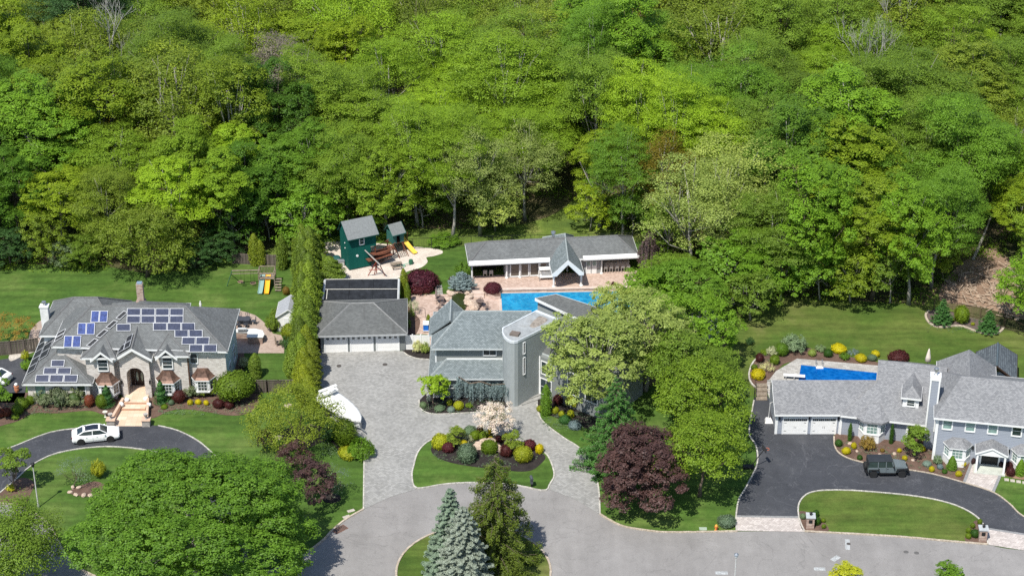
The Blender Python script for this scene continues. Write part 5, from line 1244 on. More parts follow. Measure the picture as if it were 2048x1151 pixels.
# colour zones of the woods, read off the picture (column, row of the crown)
Z = [(60, 40, 'airy', 'olive green'), (130, 60, 'airy', 'bronze'), (200, 110, 'airy', 'olive green'), (260, 60, 'airy', 'mid green'), (330, 60, 'feathery', 'mid green'), (400, 50, 'oak', 'yellow green'), (480, 60, 'airy', 'yellow green'), (560, 40, 'airy', 'olive green'), (500, 15, 'airy', 'olive green'),
     (640, 40, 'airy', 'olive green'), (40, 120, 'oak', 'yellow green'), (95, 150, 'oak', 'olive green'), (270, 165, 'low', 'bronze'), (550, 120, 'airy', 'greyish brown'), (640, 110, 'oak', 'yellow green'), (470, 150, 'feathery', 'mid green'), (400, 150, 'feathery', 'mid green'), (330, 150, 'airy', 'olive green'), (180, 20, 'feathery', 'dark evergreen'),
     (40, 190, 'feathery', 'fresh green'), (90, 250, 'oak', 'fresh green'), (40, 310, 'oak', 'deep green'), (30, 400, 'oak', 'deep green'), (100, 380, 'oak', 'bright yellow green'), (130, 220, 'oak', 'yellow green'), (200, 230, 'oak', 'bright yellow green'), (300, 200, 'oak', 'fresh green'), (380, 210, 'oak', 'bright yellow green'), (450, 200, 'oak', 'yellow green'),
     (160, 330, 'oak', 'yellow green'), (250, 320, 'feathery', 'bright yellow green'), (330, 300, 'oak', 'yellow green'), (420, 320, 'oak', 'bright yellow green'), (500, 270, 'oak', 'yellow green'), (570, 180, 'oak', 'deep green'), (560, 260, 'oak', 'deep green'), (540, 340, 'oak', 'deep green'), (270, 400, 'airy', 'olive green'), (400, 410, 'oak', 'bright yellow green'), (470, 430, 'oak', 'deep green'),
     (660, 200, 'feathery', 'mid green'), (640, 260, 'airy', 'pale silvery green'), (720, 250, 'feathery', 'mid green'), (620, 370, 'oak', 'fresh green'), (700, 340, 'feathery', 'mid green'), (690, 410, 'oak', 'fresh green'), (750, 410, 'oak', 'mid green'),
     (720, 60, 'airy', 'bright yellow green'), (820, 40, 'airy', 'olive green'), (760, 110, 'oak', 'yellow green'), (830, 150, 'feathery', 'bright yellow green'), (900, 110, 'feathery', 'bright yellow green'), (960, 60, 'airy', 'mid green'), (1000, 100, 'airy', 'olive green'), (1030, 90, 'feathery', 'mid green'), (1080, 70, 'airy', 'olive green'), (1140, 60, 'airy', 'pale silvery green'), (1220, 40, 'oak', 'fresh green'), (1260, 60, 'airy', 'bronze'), (1320, 50, 'airy', 'olive green'),
     (860, 230, 'feathery', 'bright yellow green'), (940, 190, 'feathery', 'bright yellow green'), (1020, 170, 'feathery', 'bright yellow green'), (1080, 220, 'feathery', 'bright yellow green'), (860, 330, 'feathery', 'bright yellow green'), (930, 330, 'feathery', 'bright yellow green'), (1000, 280, 'airy', 'bronze'), (1040, 340, 'airy', 'pale silvery green'), (1090, 290, 'feathery', 'fresh green'), (1150, 230, 'airy', 'bronze'), (1160, 360, 'oak', 'yellow green'), (1180, 170, 'feathery', 'mid green'), (1230, 220, 'feathery', 'bright yellow green'), (1210, 300, 'feathery', 'fresh green'), (1280, 330, 'airy', 'bronze'),
     (1310, 130, 'feathery', 'mid green'), (1270, 100, 'feathery', 'fresh green'), (1380, 60, 'airy', 'olive green'), (1440, 50, 'airy', 'olive green'), (1430, 120, 'feathery', 'fresh green'), (1380, 180, 'feathery', 'fresh green'), (1500, 90, 'feathery', 'mid green'), (1560, 60, 'feathery', 'mid green'), (1650, 50, 'feathery', 'mid green'), (1720, 60, 'airy', 'olive green'), (1860, 30, 'oak', 'olive green'), (1760, 30, 'airy', 'olive green'), (1980, 30, 'oak', 'mid green'), (2030, 20, 'oak', 'bright yellow green'),
     (1330, 230, 'feathery', 'bright yellow green'), (1420, 260, 'feathery', 'bright yellow green'), (1370, 290, 'oak', 'fresh green'), (1480, 160, 'feathery', 'fresh green'), (1560, 140, 'feathery', 'mid green'), (1640, 150, 'feathery', 'bright yellow green'), (1720, 180, 'feathery', 'mid green'), (1590, 220, 'low', 'bronze'), (1700, 220, 'oak', 'fresh green'), (1900, 110, 'feathery', 'bright yellow green'), (1830, 120, 'airy', 'mid green'), (1850, 180, 'feathery', 'mid green'), (1950, 170, 'oak', 'olive green'), (2020, 130, 'feathery', 'mid green'),
     (1440, 330, 'airy', 'pale silvery green'), (1400, 400, 'airy', 'pale silvery green'), (1500, 300, 'feathery', 'mid green'), (1600, 290, 'oak', 'fresh green'), (1610, 380, 'oak', 'fresh green'), (1740, 300, 'oak', 'yellow green'), (1700, 410, 'oak', 'fresh green'), (1740, 270, 'oak', 'yellow green'), (1850, 300, 'feathery', 'mid green'), (1830, 400, 'feathery', 'fresh green'), (1870, 250, 'airy', 'mid green'), (1950, 270, 'feathery', 'fresh green'), (2010, 240, 'airy', 'olive green'), (1980, 380, 'oak', 'fresh green'), (2040, 350, 'oak', 'yellow green'), (1960, 430, 'oak', 'fresh green')]
def zone(u, v):
    b = min(Z, key=lambda z: (z[0]-u)**2+(1.5*(z[1]-v))**2); return b
def proj(x, y, z):
    Zz = z-CH; d = y*C_-Zz*S_; return 1024+FX*x/d, 575.5+FX*(-y*S_-Zz*C_)/d
# edge of the woods: ground row for each column
EDGE = [(-400, 470), (0, 480), (200, 478), (330, 480), (430, 470), (520, 440), (620, 425), (760, 436), (900, 440), (1020, 436), (1085, 405), (1200, 400), (1300, 440), (1440, 520), (1600, 540), (1850, 545), (1930, 470), (2030, 440), (2100, 540), (2500, 560)]
def edge(u):
    for (a, va), (b, vb) in zip(EDGE, EDGE[1:]):
        if a <= u <= b: return va+(vb-va)*(u-a)/(b-a)
    return 480
WIDE = [(350, 'behind the brick house'), (620, 'behind the left back lawn'), (880, 'behind the play yard'), (1180, 'behind the pool house'), (1430, 'behind the blossom-green oaks'), (1700, 'behind the right back lawn'), (1900, 'above the three bed spruces'), (9999, 'at the right of the woods')]
FORM = {'oak': 'rounded clumpy', 'feathery': 'feathery layered', 'airy': 'loose airy', 'low': 'low bushy', 'bare': 'thin half-bare'}
ORD = ['first', 'second', 'third', 'fourth', 'fifth', 'sixth', 'seventh', 'eighth', 'ninth', 'tenth', 'eleventh', 'twelfth', 'thirteenth', 'fourteenth', 'fifteenth', 'sixteenth', 'seventeenth', 'eighteenth', 'nineteenth', 'twentieth', 'twenty-first', 'twenty-second', 'twenty-third', 'twenty-fourth', 'twenty-fifth']
made = []; y = 224.0; row = 0
while y < 385:
    st = 7.6+(y-224)*.022; hw = y*.27+14; x = -hw+random.uniform(0, st)
    while x < hw:
        xx, yy = x+random.uniform(-.3, .3)*st, y+random.uniform(-.35, .35)*st
        u, v = proj(xx, yy, 0)
        if v < edge(u):
            made.append((xx, yy, row, u, v))
        x += st
    y += st*.92; row += 1
cnt = {}
for (xx, yy, rw, u, v) in made:
    h = random.uniform(12.5, 20.5); r = random.uniform(4.4, 7.0)
    uc, vc = proj(xx, yy, h*.72)
    z_ = zone(uc+random.uniform(-22, 22), vc+random.uniform(-14, 14)); kd = z_[2]; cm = z_[3]
    if kd == 'low': kd = 'oak'; h *= .6; r *= .8
    if vc < -80 and random.random() < .25: kd = 'oak'
    place = next(n for lim, n in WIDE if uc < lim)
    key = (cm, kd, rw, place); cnt[key] = cnt.get(key, 0)+1
    cnt.setdefault(('n', place, rw), []).append((uc, cm, kd, xx, yy, h, r))
for key, lst in [(k, v) for k, v in cnt.items() if k[0] == 'n']:
    _, place, rw = key; lst.sort()
    for i, (uc, cm, kd, xx, yy, h, r) in enumerate(lst):
        pos = ORD[i]+' from the left' if len(lst) > 1 else 'alone'
        lab = f"{cm} {FORM[kd]} tree {place}, {ORD[rw]} row, {pos}"
        ws = lab.split()
        forest_tree(kd, (xx, yy), h, r, LM[cm], ' '.join(ws[:16]), bk=bark if random.random() < .7 else barkd, group='trees of the woods')
print('FOREST', len(made))
# trees standing at the wood's edge, one by one: u, v of the foot, height, radius, kind, colour, label
ET = [
 (905, 478, 17, 4.6, 'feathery', 'bright yellow green', 'tall bright beech with a long bare pale trunk above the play yard fence'),
 (960, 470, 15, 4.4, 'airy', 'pale silvery green', 'leaning pale trunk tree just left of the pool house roof'),
 (835, 452, 16, 4.8, 'feathery', 'bright yellow green', 'bright layered beech left of the long bare trunk'),
 (770, 462, 13, 4.6, 'oak', 'mid green', 'mid green tree overhanging the small teal playhouse'),
 (700, 455, 14, 4.8, 'feathery', 'mid green', 'soft green tree right behind the tall teal play tower'),
 (625, 455, 13, 4.6, 'oak', 'fresh green', 'fresh green tree left of the tall teal play tower'),
 (1050, 440, 13, 4.0, 'airy', 'pale silvery green', 'thin pale tree behind the left half of the pool house'),
 (1200, 455, 13, 3.6, 'oak', 'yellow green', 'yellowish small-leaved tree right of the pool house vent'),
 (1245, 478, 14, 4.2, 'feathery', 'fresh green', 'tree with a thin leaning trunk behind the right of the pool house'),
 (1310, 470, 14, 4.6, 'airy', 'bronze', 'bronze flushed tree behind the right end of the pool house'),
 (1380, 560, 16, 5.2, 'airy', 'pale silvery green', 'pale flowering oak above the garden shed'),
 (1440, 560, 16, 5.0, 'airy', 'pale silvery green', 'tall pale grey-green oak right of the garden shed'),
 (1490, 600, 9, 3.8, 'oak', 'fresh green', 'low fresh green tree at the left corner of the right back lawn'),
 (1540, 590, 14, 4.5, 'feathery', 'mid green', 'dim green tree with trunk at the back left lawn edge'),
 (1603, 588, 17, 5.6, 'oak', 'fresh green', 'big fresh green oak with a thick pale trunk at the lawn edge'),
 (1680, 590, 10, 3.6, 'airy', 'olive green', 'olive young tree between two big trunks by the lawn edge'),
 (1743, 600, 15, 4.6, 'oak', 'yellow green', 'yellow green oak at the middle of the right lawn edge'),
 (1817, 608, 15, 4.4, 'oak', 'fresh green', 'slender green tree with a straight grey trunk right of the lawn middle'),
 (1862, 575, 17, 4.4, 'feathery', 'fresh green', 'tall tree with a double pale trunk left of the bare slope'),
 (2045, 520, 11, 4.4, 'oak', 'yellow green', 'yellowish tree on the right of the bare slope'),
 (2000, 440, 12, 4.0, 'oak', 'fresh green', 'green tree on top of the bare slope'),
 (2075, 655, 11, 4.6, 'oak', 'fresh green', 'broad tree at the right edge of the photo above the spruces'),
 (1560, 600, 7, 3.4, 'low', 'fresh green', 'low leafy young tree in the shade left of the big fresh oak'),
 (1640, 600, 8, 3.4, 'low', 'fresh green', 'low leafy tree right of the big pale oak trunk'),
 (1700, 605, 7.5, 3.2, 'low', 'yellow green', 'low yellowish tree hanging over the middle of the right lawn edge'),
 (1780, 606, 8, 3.2, 'low', 'mid green', 'low leafy tree before the straight grey trunk at the lawn edge'),
 (1850, 560, 8, 3.6, 'low', 'olive green', 'low olive tree left of the bare slope'),
 (1500, 640, 6, 3.0, 'low', 'mid green', 'low tree at the left margin of the right back lawn, near the garden shed'),
 (1465, 610, 8, 3.6, 'low', 'fresh green', 'leafy tree just behind the garden shed'),
 (660, 470, 8, 3.8, 'low', 'fresh green', 'leafy low tree left behind the teal play tower'),
 (735, 462, 8, 3.8, 'low', 'mid green', 'leafy low tree between the teal tower and the small playhouse'),
 (845, 455, 7, 3.2, 'low', 'mid green', 'low dark leafed tree behind the fence right of the small playhouse'),
 (990, 462, 7, 3.2, 'low', 'pale silvery green', 'yellowish low tree just behind the left part of the pool house'),
 (1180, 462, 6, 2.8, 'low', 'yellow green', 'low yellowish tree right behind the pool house gable'),
 (1265, 470, 7, 3.0, 'low', 'fresh green', 'low green tree behind the right of the pool house'),
 (1330, 520, 8, 3.6, 'low', 'mid green', 'low green tree right of the dusky purple weeping tree'),
 (600, 500, 8, 3.8, 'low', 'fresh green', 'leafy tree at the far end of the tall hedge'),
 (540, 480, 7, 3.4, 'low', 'deep green', 'dark low tree above the grey wooden fence'),
 (470, 505, 8, 3.8, 'low', 'deep green', 'dark leafy tree left of the grey wooden fence'),
 (2110, 560, 14, 5.2, 'oak', 'mid green', 'tree half out of the photo at the right behind the bare slope'),
 (440, 500, 13, 5.0, 'oak', 'bright yellow green', 'bright oak behind the left swing set'),
 (350, 505, 12, 4.8, 'oak', 'bright yellow green', 'bright oak right behind the drooping green tree'),
 (500, 478, 13, 4.6, 'oak', 'deep green', 'deep green tree behind the pair of small arborvitae'),
 (560, 455, 12, 4.4, 'oak', 'fresh green', 'fresh green tree at the head of the tall hedge'),
 (230, 510, 11, 4.4, 'feathery', 'olive green', 'olive feathery tree left behind the drooping green tree'),
 (130, 500, 12, 4.4, 'oak', 'yellow green', 'yellow green oak above the rounded evergreens'),
 (40, 500, 13, 4.8, 'oak', 'deep green', 'deep green tree at the left edge above the evergreens'),
 (-40, 500, 13, 5.0, 'oak', 'deep green', 'deep green tree cut by the left edge of the photo'),
]
for k, (u, v, h, r, kd, cm, lab) in enumerate(ET): forest_tree(kd, px(u, v), h, r, LM[cm], lab, var=k, bk=bark if kd != 'oak' else (bark if k % 2 else barkd))
# bare white trunks rising between the crowns
for k, (u, v, lab) in enumerate(((1790, 90, 'tall bare pale trunk sticking out at the top right of the woods'), (1735, 175, 'pale bare trunk below the tall one at the top right'), (235, 150, 'dark bare trunk in the airy upper left woods'))):
    o = thing('bare_tree', lab, 'tree', px(u, v+120), k*1.3, 'bare trunks in the woods'); o.scale = (.9, .9, 1.15 if k else 1.35)
    inst('trunk', KINDS['bare'][k % 2][1], plain('white bark', (.42, .40, .37), .9, var=.25, nscale=3), o)
# undergrowth along the edge of the woods: uncountable
def undergrowth():
    C, S = [], []
    g = np.random.default_rng(5)
    for _ in range(1500):
        u = g.uniform(-60, 2150); v = edge(u)+g.uniform(-110, 62)
        if 470 < u < 560 and v > 470: continue
        if 1060 < u < 1210 and v > 400: continue
        if v > 455 and 780 < u < 1300: continue
        p = px(u, v); r = g.uniform(.4, 1.3); k = 46
        q = unit(g.normal(size=(k, 3))); q[:, 2] = abs(q[:, 2]); C.append(np.array(p)+q*r*np.array([1.2, 1.2, .8])); S.append(g.uniform(.15, .32, k))
    C = np.vstack(C); me = leafmesh('undergrowth', C, g.normal(size=C.shape)*.6+np.array([0, 0, .8]), np.concatenate(S))
    o = inst('undergrowth', me, LM['mid green']); o['kind'] = 'stuff'; o['label'] = 'low green undergrowth along the edge of the woods'
undergrowth()
# ---- garden plants: unit meshes
def ball_mesh(n=2600, leaf=.10, rz=.8, zc=.78, seed=1, lump=.08, flat=0., skirt=-.75):
    g = np.random.default_rng(seed); d = unit(g.normal(size=(n, 3))); d = d[d[:, 2] > skirt]
    lum = 1+lump*np.sin(d[:, 0]*7+seed)*np.sin(d[:, 1]*8+1)*np.cos(d[:, 2]*6)
    r = (lum*(1+.06*np.sin(d[:, 0]*3.1+seed)*np.cos(d[:, 1]*2.7))*g.uniform(.9, 1.07, len(d)))[:, None]
    C = d*r*np.array([1, 1, rz])+np.array([0, 0, zc])
    return leafmesh('clipped_foliage', C, d+g.normal(size=d.shape)*.45, leaf*g.uniform(.6, 1.2, len(d)), .7, None, ellcore((.9, .9, rz*.9), (0, 0, zc)))
def loose_mesh(n=60, per=40, leaf=.11, seed=2, rz=.8, zc=.72, clump=.25, core=True):
    g = np.random.default_rng(seed); C, Nn, Rn = [], [], []
    for _ in range(n):
        d = g.normal(size=3); d[2] = abs(d[2])*.9-.15; d /= np.linalg.norm(d); p = d*g.uniform(.6, 1.0)*np.array([1, 1, rz])+np.array([0, 0, zc*.75])
        k = per; q = unit(g.normal(size=(k, 3))+d*.5); C.append(p+q*clump*g.uniform(.3, 1, (k, 1))); Nn.append(q+d*.4+np.array([0, 0, .5])+g.normal(size=(k, 3))*.3); Rn.append(np.clip(g.uniform(.1, .7)+g.random(k)*.35, 0, 1))
    return leafmesh('loose_foliage', np.vstack(C), np.vstack(Nn), leaf*g.uniform(.6, 1.3, n*per), .6, np.concatenate(Rn), ellcore((.6, .6, rz*.55), (0, 0, zc*.7)) if core else None)
def cone_mesh(n=3200, leaf=.09, h=3., r0=.5, seed=3, round_=.35, lump=.12):
    """upright column or cone of height h, radius r0"""
    g = np.random.default_rng(seed); t = g.random(n)**.85; a = g.uniform(0, 2*math.pi, n)
    prof = r0*np.minimum(1, (1-t)/round_)**.6*(.82+.18*np.minimum(1, t*6))
    lob = 1+lump*np.sin(a*3+t*14+seed)*np.sin(t*23+a*2)
    r = prof*lob*g.uniform(.78, 1.08, n); C = np.stack([np.cos(a)*r, np.sin(a)*r, t*h+.02], 1)
    Nn = np.stack([np.cos(a), np.sin(a), np.full(n, .55)], 1)+g.normal(size=(n, 3))*.45
    cb = MB().lathe((0, 0, 0), [(r0*.6, 0), (r0*.74, h*.3), (r0*.66, h*.6), (r0*.25, h*.9)], 8)
    return leafmesh('column_foliage', C, Nn, leaf*g.uniform(.6, 1.3, n), .6, np.clip(.5+.5*np.sin(a*5+t*30+seed)*.8*g.random(n)+g.uniform(-.2, .2, n), 0, 1), (cb.v, [f if len(f) == 4 else f[:4] for f in cb.f]))
def spruce_mesh(h, r0, tiers, nb, leaf, seed, droop=.25, gap=0., dens=26, z0=.4, upcurve=.1, hang=0., tipw=.42, full=.82):
    """whorls of branches, each a spray of short needle sprigs"""
    g = np.random.default_rng(seed); C, Nn, S, Rn = [], [], [], []
    br = MB(); br.tube([(0, 0, 0), (0, 0, h*.97)], [h*.016+.05, .03], 7)
    for i in range(tiers):
        t = (i+.5)/tiers; z = z0+(h-z0)*t; L0 = r0*(1-t)**full+.12
        m = max(5, int(nb*(1-t*.55))); ph = g.uniform(0, 6.28)
        for k in range(m):
            if gap and g.random() < gap: continue
            a = ph+2*math.pi*k/m+g.uniform(-.25, .25); L = L0*g.uniform(.72, 1.12); dd = np.array([math.cos(a), math.sin(a), 0]); sd = np.array([-math.sin(a), math.cos(a), 0])
            n = max(8, int(dens*L)); s = g.random(n)**.62
            wdt = (tipw*L0*.5+.12)*(1-s*.72)*np.minimum(1, s*4+.2)
            lat = g.uniform(-1, 1, n)*wdt
            zz = z-droop*L*s**1.2+upcurve*L*s**3+g.normal(size=n)*.04-hang*np.abs(g.random(n))*s
            P_ = np.outer(s*L, dd)+np.outer(lat, sd); P_[:, 2] = zz; C.append(P_)
            Nn.append(np.tile(np.array([0, 0, 1.]), (n, 1))+dd*.35+g.normal(size=(n, 3))*.5)
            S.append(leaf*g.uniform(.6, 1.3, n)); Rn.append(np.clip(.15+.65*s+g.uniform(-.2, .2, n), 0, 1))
            if gap: br.tube([(0, 0, z), tuple(dd*L*.5+np.array([0, 0, z-droop*L*.4])), tuple(dd*L*.92+np.array([0, 0, z-droop*L*.9+upcurve*L*.8]))], [.05, .03, .012], 4, False)
    me = leafmesh('needle_foliage', np.vstack(C), np.vstack(Nn), np.concatenate(S), .42, np.concatenate(Rn))
    tm = bpy.data.meshes.new('conifer_trunk'); tm.from_pydata([tuple(v) for v in br.v], [], br.f); tm.materials.append(None)
    return me, tm
def weep_mesh(h, r, nstr, per, leaf, seed, ell_=1., low=.15, arch=.35):
    """curtains of hanging strands off arching boughs"""
    g = np.random.default_rng(seed); C, Nn, Rn = [], [], []
    for _ in range(nstr):
        a = g.uniform(0, 6.28); rr = r*math.sqrt(g.uniform(.05, 1)); x, y = rr*math.cos(a)*ell_, rr*math.sin(a)
        zt = h*(1-.45*(rr/r)**2)*g.uniform(.82, 1.05); ln = (zt-h*low)*g.uniform(.4, 1.)
        s = g.random(per); out = .12*r
        C.append(np.stack([x+math.cos(a)*out*s+g.normal(size=per)*.07, y+math.sin(a)*out*s+g.normal(size=per)*.07, zt-ln*s], 1))
        Nn.append(np.tile(np.array([math.cos(a), math.sin(a), .5]), (per, 1))+g.normal(size=(per, 3))*.5); Rn.append(np.clip(g.uniform(0, .8)+g.random(per)*.25, 0, 1))
    return leafmesh('weeping_foliage', np.vstack(C), np.vstack(Nn), leaf*g.uniform(.6, 1.3, nstr*per), .35, np.concatenate(Rn))
BM = dict(ball=[ball_mesh(seed=1, lump=.07), ball_mesh(seed=2, lump=.14, leaf=.12), ball_mesh(seed=12, lump=.10, leaf=.085, n=3200)], egg=[ball_mesh(seed=5, rz=1., zc=.95, lump=.03)], mound=[ball_mesh(seed=6, rz=.62, zc=.5, lump=.09, leaf=.12, n=2400), ball_mesh(seed=7, rz=.6, zc=.48, lump=.12, leaf=.13, n=2300)],
          loose=[loose_mesh(seed=i) for i in (2, 3, 4)], wispy=[loose_mesh(n=40, per=26, leaf=.1, seed=9, core=False, clump=.32)], column=[cone_mesh(seed=i) for i in (3, 4, 5)], cone=[cone_mesh(seed=8, h=2.4, r0=.75, round_=1., n=3000, leaf=.11)])
CAT = {'ball': 'shrub', 'egg': 'shrub', 'mound': 'shrub', 'loose': 'shrub', 'wispy': 'shrub', 'column': 'tree', 'cone': 'shrub'}
NM = {'ball': 'round_shrub', 'egg': 'round_shrub', 'mound': 'mound_shrub', 'loose': 'loose_shrub', 'wispy': 'wispy_shrub', 'column': 'arborvitae', 'cone': 'conical_shrub'}
bushn = [0]
def bush(kd, u, v, w_px, h_m, mat, label, group=None, z=0.):
    """u,v = foot of the plant on the ground, w_px = width in picture pixels, h_m = height"""
    p = px(u, v, z); sc_m = FX/((p.y)*C_+(CH-z)*S_); r = w_px/2/sc_m; p.y += r*.9 if kd not in ('column',) else r*.5
    me = BM[kd][bushn[0] % len(BM[kd])]; bushn[0] += 1
    H0 = {'ball': 1.58, 'egg': 1.95, 'mound': 1.1, 'loose': 1.35, 'wispy': 1.4, 'column': 3.0, 'cone': 2.4}[kd]; R0 = {'column': .5, 'cone': .75}.get(kd, 1.)
    o = inst(NM[kd], me, LM[mat]); o.location = (p.x, p.y, z); o.rotation_euler = (0, 0, random.uniform(0, 6.28)); q_ = random.uniform(.9, 1.12); o.scale = (r/R0*q_, r/R0/q_, h_m/H0*random.uniform(.95, 1.05))
    tag(o, label, CAT[kd], group); return o
def place_tree(name, me, tm, p, mat, label, bk=None, rot=None, scale=(1, 1, 1), cat='tree', group=None):
    o = thing(name, label, cat, (p[0], p[1], p[2] if len(p) > 2 else 0), random.uniform(0, 6.28) if rot is None else rot, group); o.scale = scale
    inst('crown', me, LM[mat], o)
    if tm: inst('trunk', tm, bk or barkd, o)
    return o
# ================================================================== GARDEN TREES
def garden_trees():
    # broad street tree bottom left
    m, L = crown_mesh('spreading_crown', 10.2, 1.0, 14.0, 40, .31, 5600, 50, .24, 11, clump=.55, spread=.8, up=.75)
    t = trunk_mesh('trunk_limbs', L, 5, .45, 11, nl=6)
    c = px(385, 1080, 6.0)
    place_tree('spreading_tree', m, t, (c.x, c.y, 0), 'deep spring green', 'huge spreading green tree filling the bottom left of the photo', rot=0, scale=(1.06, .78, .88), bk=bark)
    # bottom left corner, fine leaved
    m, L = crown_mesh('fine_crown', 4.2, 2, 8, 22, .36, 1300, 48, .18, 12, clump=.8, spread=.6, feather=.5)
    c = px(10, 1100, 5); place_tree('honey_locust', m, trunk_mesh('trunk_limbs', L, 4, .2, 12), (c.x, c.y, 0), 'mid green', 'fine leaved olive tree in the bottom left corner over the road', scale=(1.05, 1.05, 1))
    # young maple at left
    m, L = crown_mesh('young_crown', 1.7, 1.2, 5, 10, .42, 120, 34, .22, 13, clump=.36)
    ym_, yl_ = m, trunk_mesh('trunk_limbs', L, 3, .09, 13)
    p = px(32, 982); place_tree('young_maple', m, yl_, p, 'mid green', 'young green maple beside the lamp post on the left lawn', scale=(1, 1, 1))
    p = px(-8, 838); place_tree('young_maple', ym_, yl_, p, 'fresh green', 'green tree cut by the left edge beside the parked white car', scale=(1.1, 1.1, 1))
    # clipped round headed tree right of the brick house
    o = place_tree('globe_tree', BM['ball'][0], None, (px(468, 812).x, px(468, 812).y+1.2, .5), 'clipped green', 'wide clipped bright green globe tree at the right end of the brick house bed', scale=(2.35, 2.1, 1.85))
    o2 = inst('trunk', MBmesh('globe_trunk', MB().cyl((0, 0, -.25), (0, 0, .3), .08)), barkd, o)
    # weeping cherry left of the boat
    m, _ = crown_mesh('cherry_crown', 4.3, .6, 5.9, 20, .36, 620, 44, .16, 14, clump=.6, feather=.55, spread=1., up=.35)
    tm = MBmesh('weeping_trunk', MB().tube([(0, 0, 0), (.1, 0, 2), (.6, .3, 4.2)], [.2, .15, .06]).tube([(.05, 0, 1.5), (-.9, .4, 3.3), (-2.2, .5, 3.6)], [.1, .07, .03]).tube([(.1, 0, 2), (1.4, -.6, 3.5), (2.6, -.8, 3.2)], [.1, .07, .03]))
    c = px(594, 910); place_tree('weeping_cherry', m, tm, (c.x, c.y+1.2, 0), 'willow', 'weeping olive green cherry spreading over the white covered boat', rot=0)
    # small weeping mulberry and friends at the drive edge
    m = weep_mesh(2.3, 1.35, 120, 34, .2, 15, low=.1); tm2 = MBmesh('small_trunk', MB().tube([(0, 0, 0), (.05, 0, 1.2), (.1, .1, 1.9)], [.07, .06, .03]))
    p = px(722, 915); place_tree('weeping_mulberry', m, tm2, (p.x, p.y+.3, 0), 'fresh green', 'small weeping green tree at the left edge of the paver drive')
    # red maples bottom left
    m, L = crown_mesh('maple_crown', 2.3, .8, 5.2, 12, .4, 200, 34, .22, 16, clump=.42)
    tr = trunk_mesh('trunk_limbs', L, 3, .1, 16)
    p = px(628, 1010); place_tree('purple_maple', m, tr, p, 'brown purple', 'dark purple leaved maple rising behind the huge spreading tree', rot=0, scale=(.8, .95, .98))
    p = px(590, 955); place_tree('purple_maple', m, tr, p, 'brown purple', 'small dark purple maple left of the weeping cherry shadow', rot=2, scale=(.6, .7, .8))
    p = px(532, 905); place_tree('purple_maple', m, tr, p, 'brown purple', 'small purple tree top on the lawn above the huge spreading tree', rot=1, scale=(.34, .34, .55))
    # sparse little tree on the lawn
    m, L = crown_mesh('sparse_crown', 1.7, .9, 3.8, 9, .4, 34, 26, .13, 17, clump=.5, feather=.4)
    spm, spt = m, trunk_mesh('trunk_limbs', L, 2, .06, 17)
    p = px(662, 998); place_tree('sapling', m, spt, p, 'sage green', 'almost bare sapling in a mulch ring left of the paver drive', bk=barkd)
    p = px(150, 975); place_tree('sapling', m, spt, p, 'sage green', 'thin wispy tree in the small stone edged bed on the left lawn', scale=(1.0, 1.0, .85), bk=barkd)
    # blossom tree
    m, L = crown_mesh('blossom_crown', 2.2, 1.4, 4.9, 15, .4, 230, 34, .18, 18, clump=.45, spread=.5, feather=.25)
    p = px(990, 878); tr18 = trunk_mesh('trunk_limbs', L, 2.4, .1, 18, nl=12)
    o = place_tree('dogwood', m, tr18, p, 'blossom', 'white pink flowering dogwood at the top of the round planted island', scale=(.72, .72, .9))
    m2, _ = crown_mesh('green_leaves', 2.0, 1.4, 4.4, 12, .4, 40, 16, .13, 19, clump=.5); inst('leaves', m2, LM['olive green'], o)
    # standard tree on the drive
    m, L = crown_mesh('standard_crown', 1.4, 1.4, 3.8, 10, .5, 170, 34, .2, 20, clump=.3)
    p = px(868, 812); place_tree('standard_tree', m, trunk_mesh('trunk_limbs', L, 2, .07, 20, nl=4), p, 'bright yellow green', 'bright green round headed tree on a short trunk in the bed by the drive')
    # weeping atlas cedar along the wall
    C, Nn = [], []; g = np.random.default_rng(21)
    spine = [(-2.9, .2, 1.9), (-2.4, .1, 3.1), (-1.2, 0, 2.3), (0, -.1, 2.6), (1.2, 0, 2.1), (2.4, -.1, 2.3), (3.4, 0, 2.3), (4.3, .2, 1.5)]
    br = MB().tube([(-2.4, .2, 0), (-2.35, .1, 1.6), (-2.4, .1, 3.1), (-1.2, 0, 2.3), (0, -.1, 2.6), (1.2, 0, 2.1), (2.4, -.1, 2.3), (3.4, 0, 2.3), (4.3, .2, 1.5)], [.13, .11, .09, .08, .08, .07, .06, .05, .03])
    for _ in range(280):
        k = g.uniform(0, len(spine)-1.01); i = int(k); a = np.array(spine[i])*(1-k+i)+np.array(spine[i+1])*(k-i)
        a = a+np.array([g.normal()*.12, g.normal()*.42, g.uniform(-.1, .1)]); ln = a[2]*g.uniform(.35, .9); s = g.random(44); n = 44
        C.append(np.stack([a[0]+g.normal(size=n)*.06, a[1]+g.normal(size=n)*.06, a[2]-ln*s], 1)); Nn.append(g.normal(size=(n, 3))*.7+np.array([0, -.6, .5]))
    C = np.vstack(C); me = leafmesh('cedar_foliage', C, np.vstack(Nn), g.uniform(.09, .17, len(C)), .4)
    p = px(962, 808); place_tree('weeping_cedar', me, MBmesh('cedar_trunk', br), (p.x, p.y+.6, 0), 'steel blue', 'long weeping blue cedar trained along the front of the grey house', rot=0)
    # conifers on the cul-de-sac island
    m, t = spruce_mesh(10.2, 3.2, 26, 17, .17, 22, droop=.22, dens=150, upcurve=.1, tipw=.5, full=.6)
    p = px(928, 1190); place_tree('silver_spruce', m, t, p, 'silver blue', 'silver blue spruce, the nearer of the two on the round road island')
    m, t = spruce_mesh(10.2, 2.8, 24, 17, .17, 23, droop=.22, dens=140, upcurve=.1, tipw=.5, full=.65)
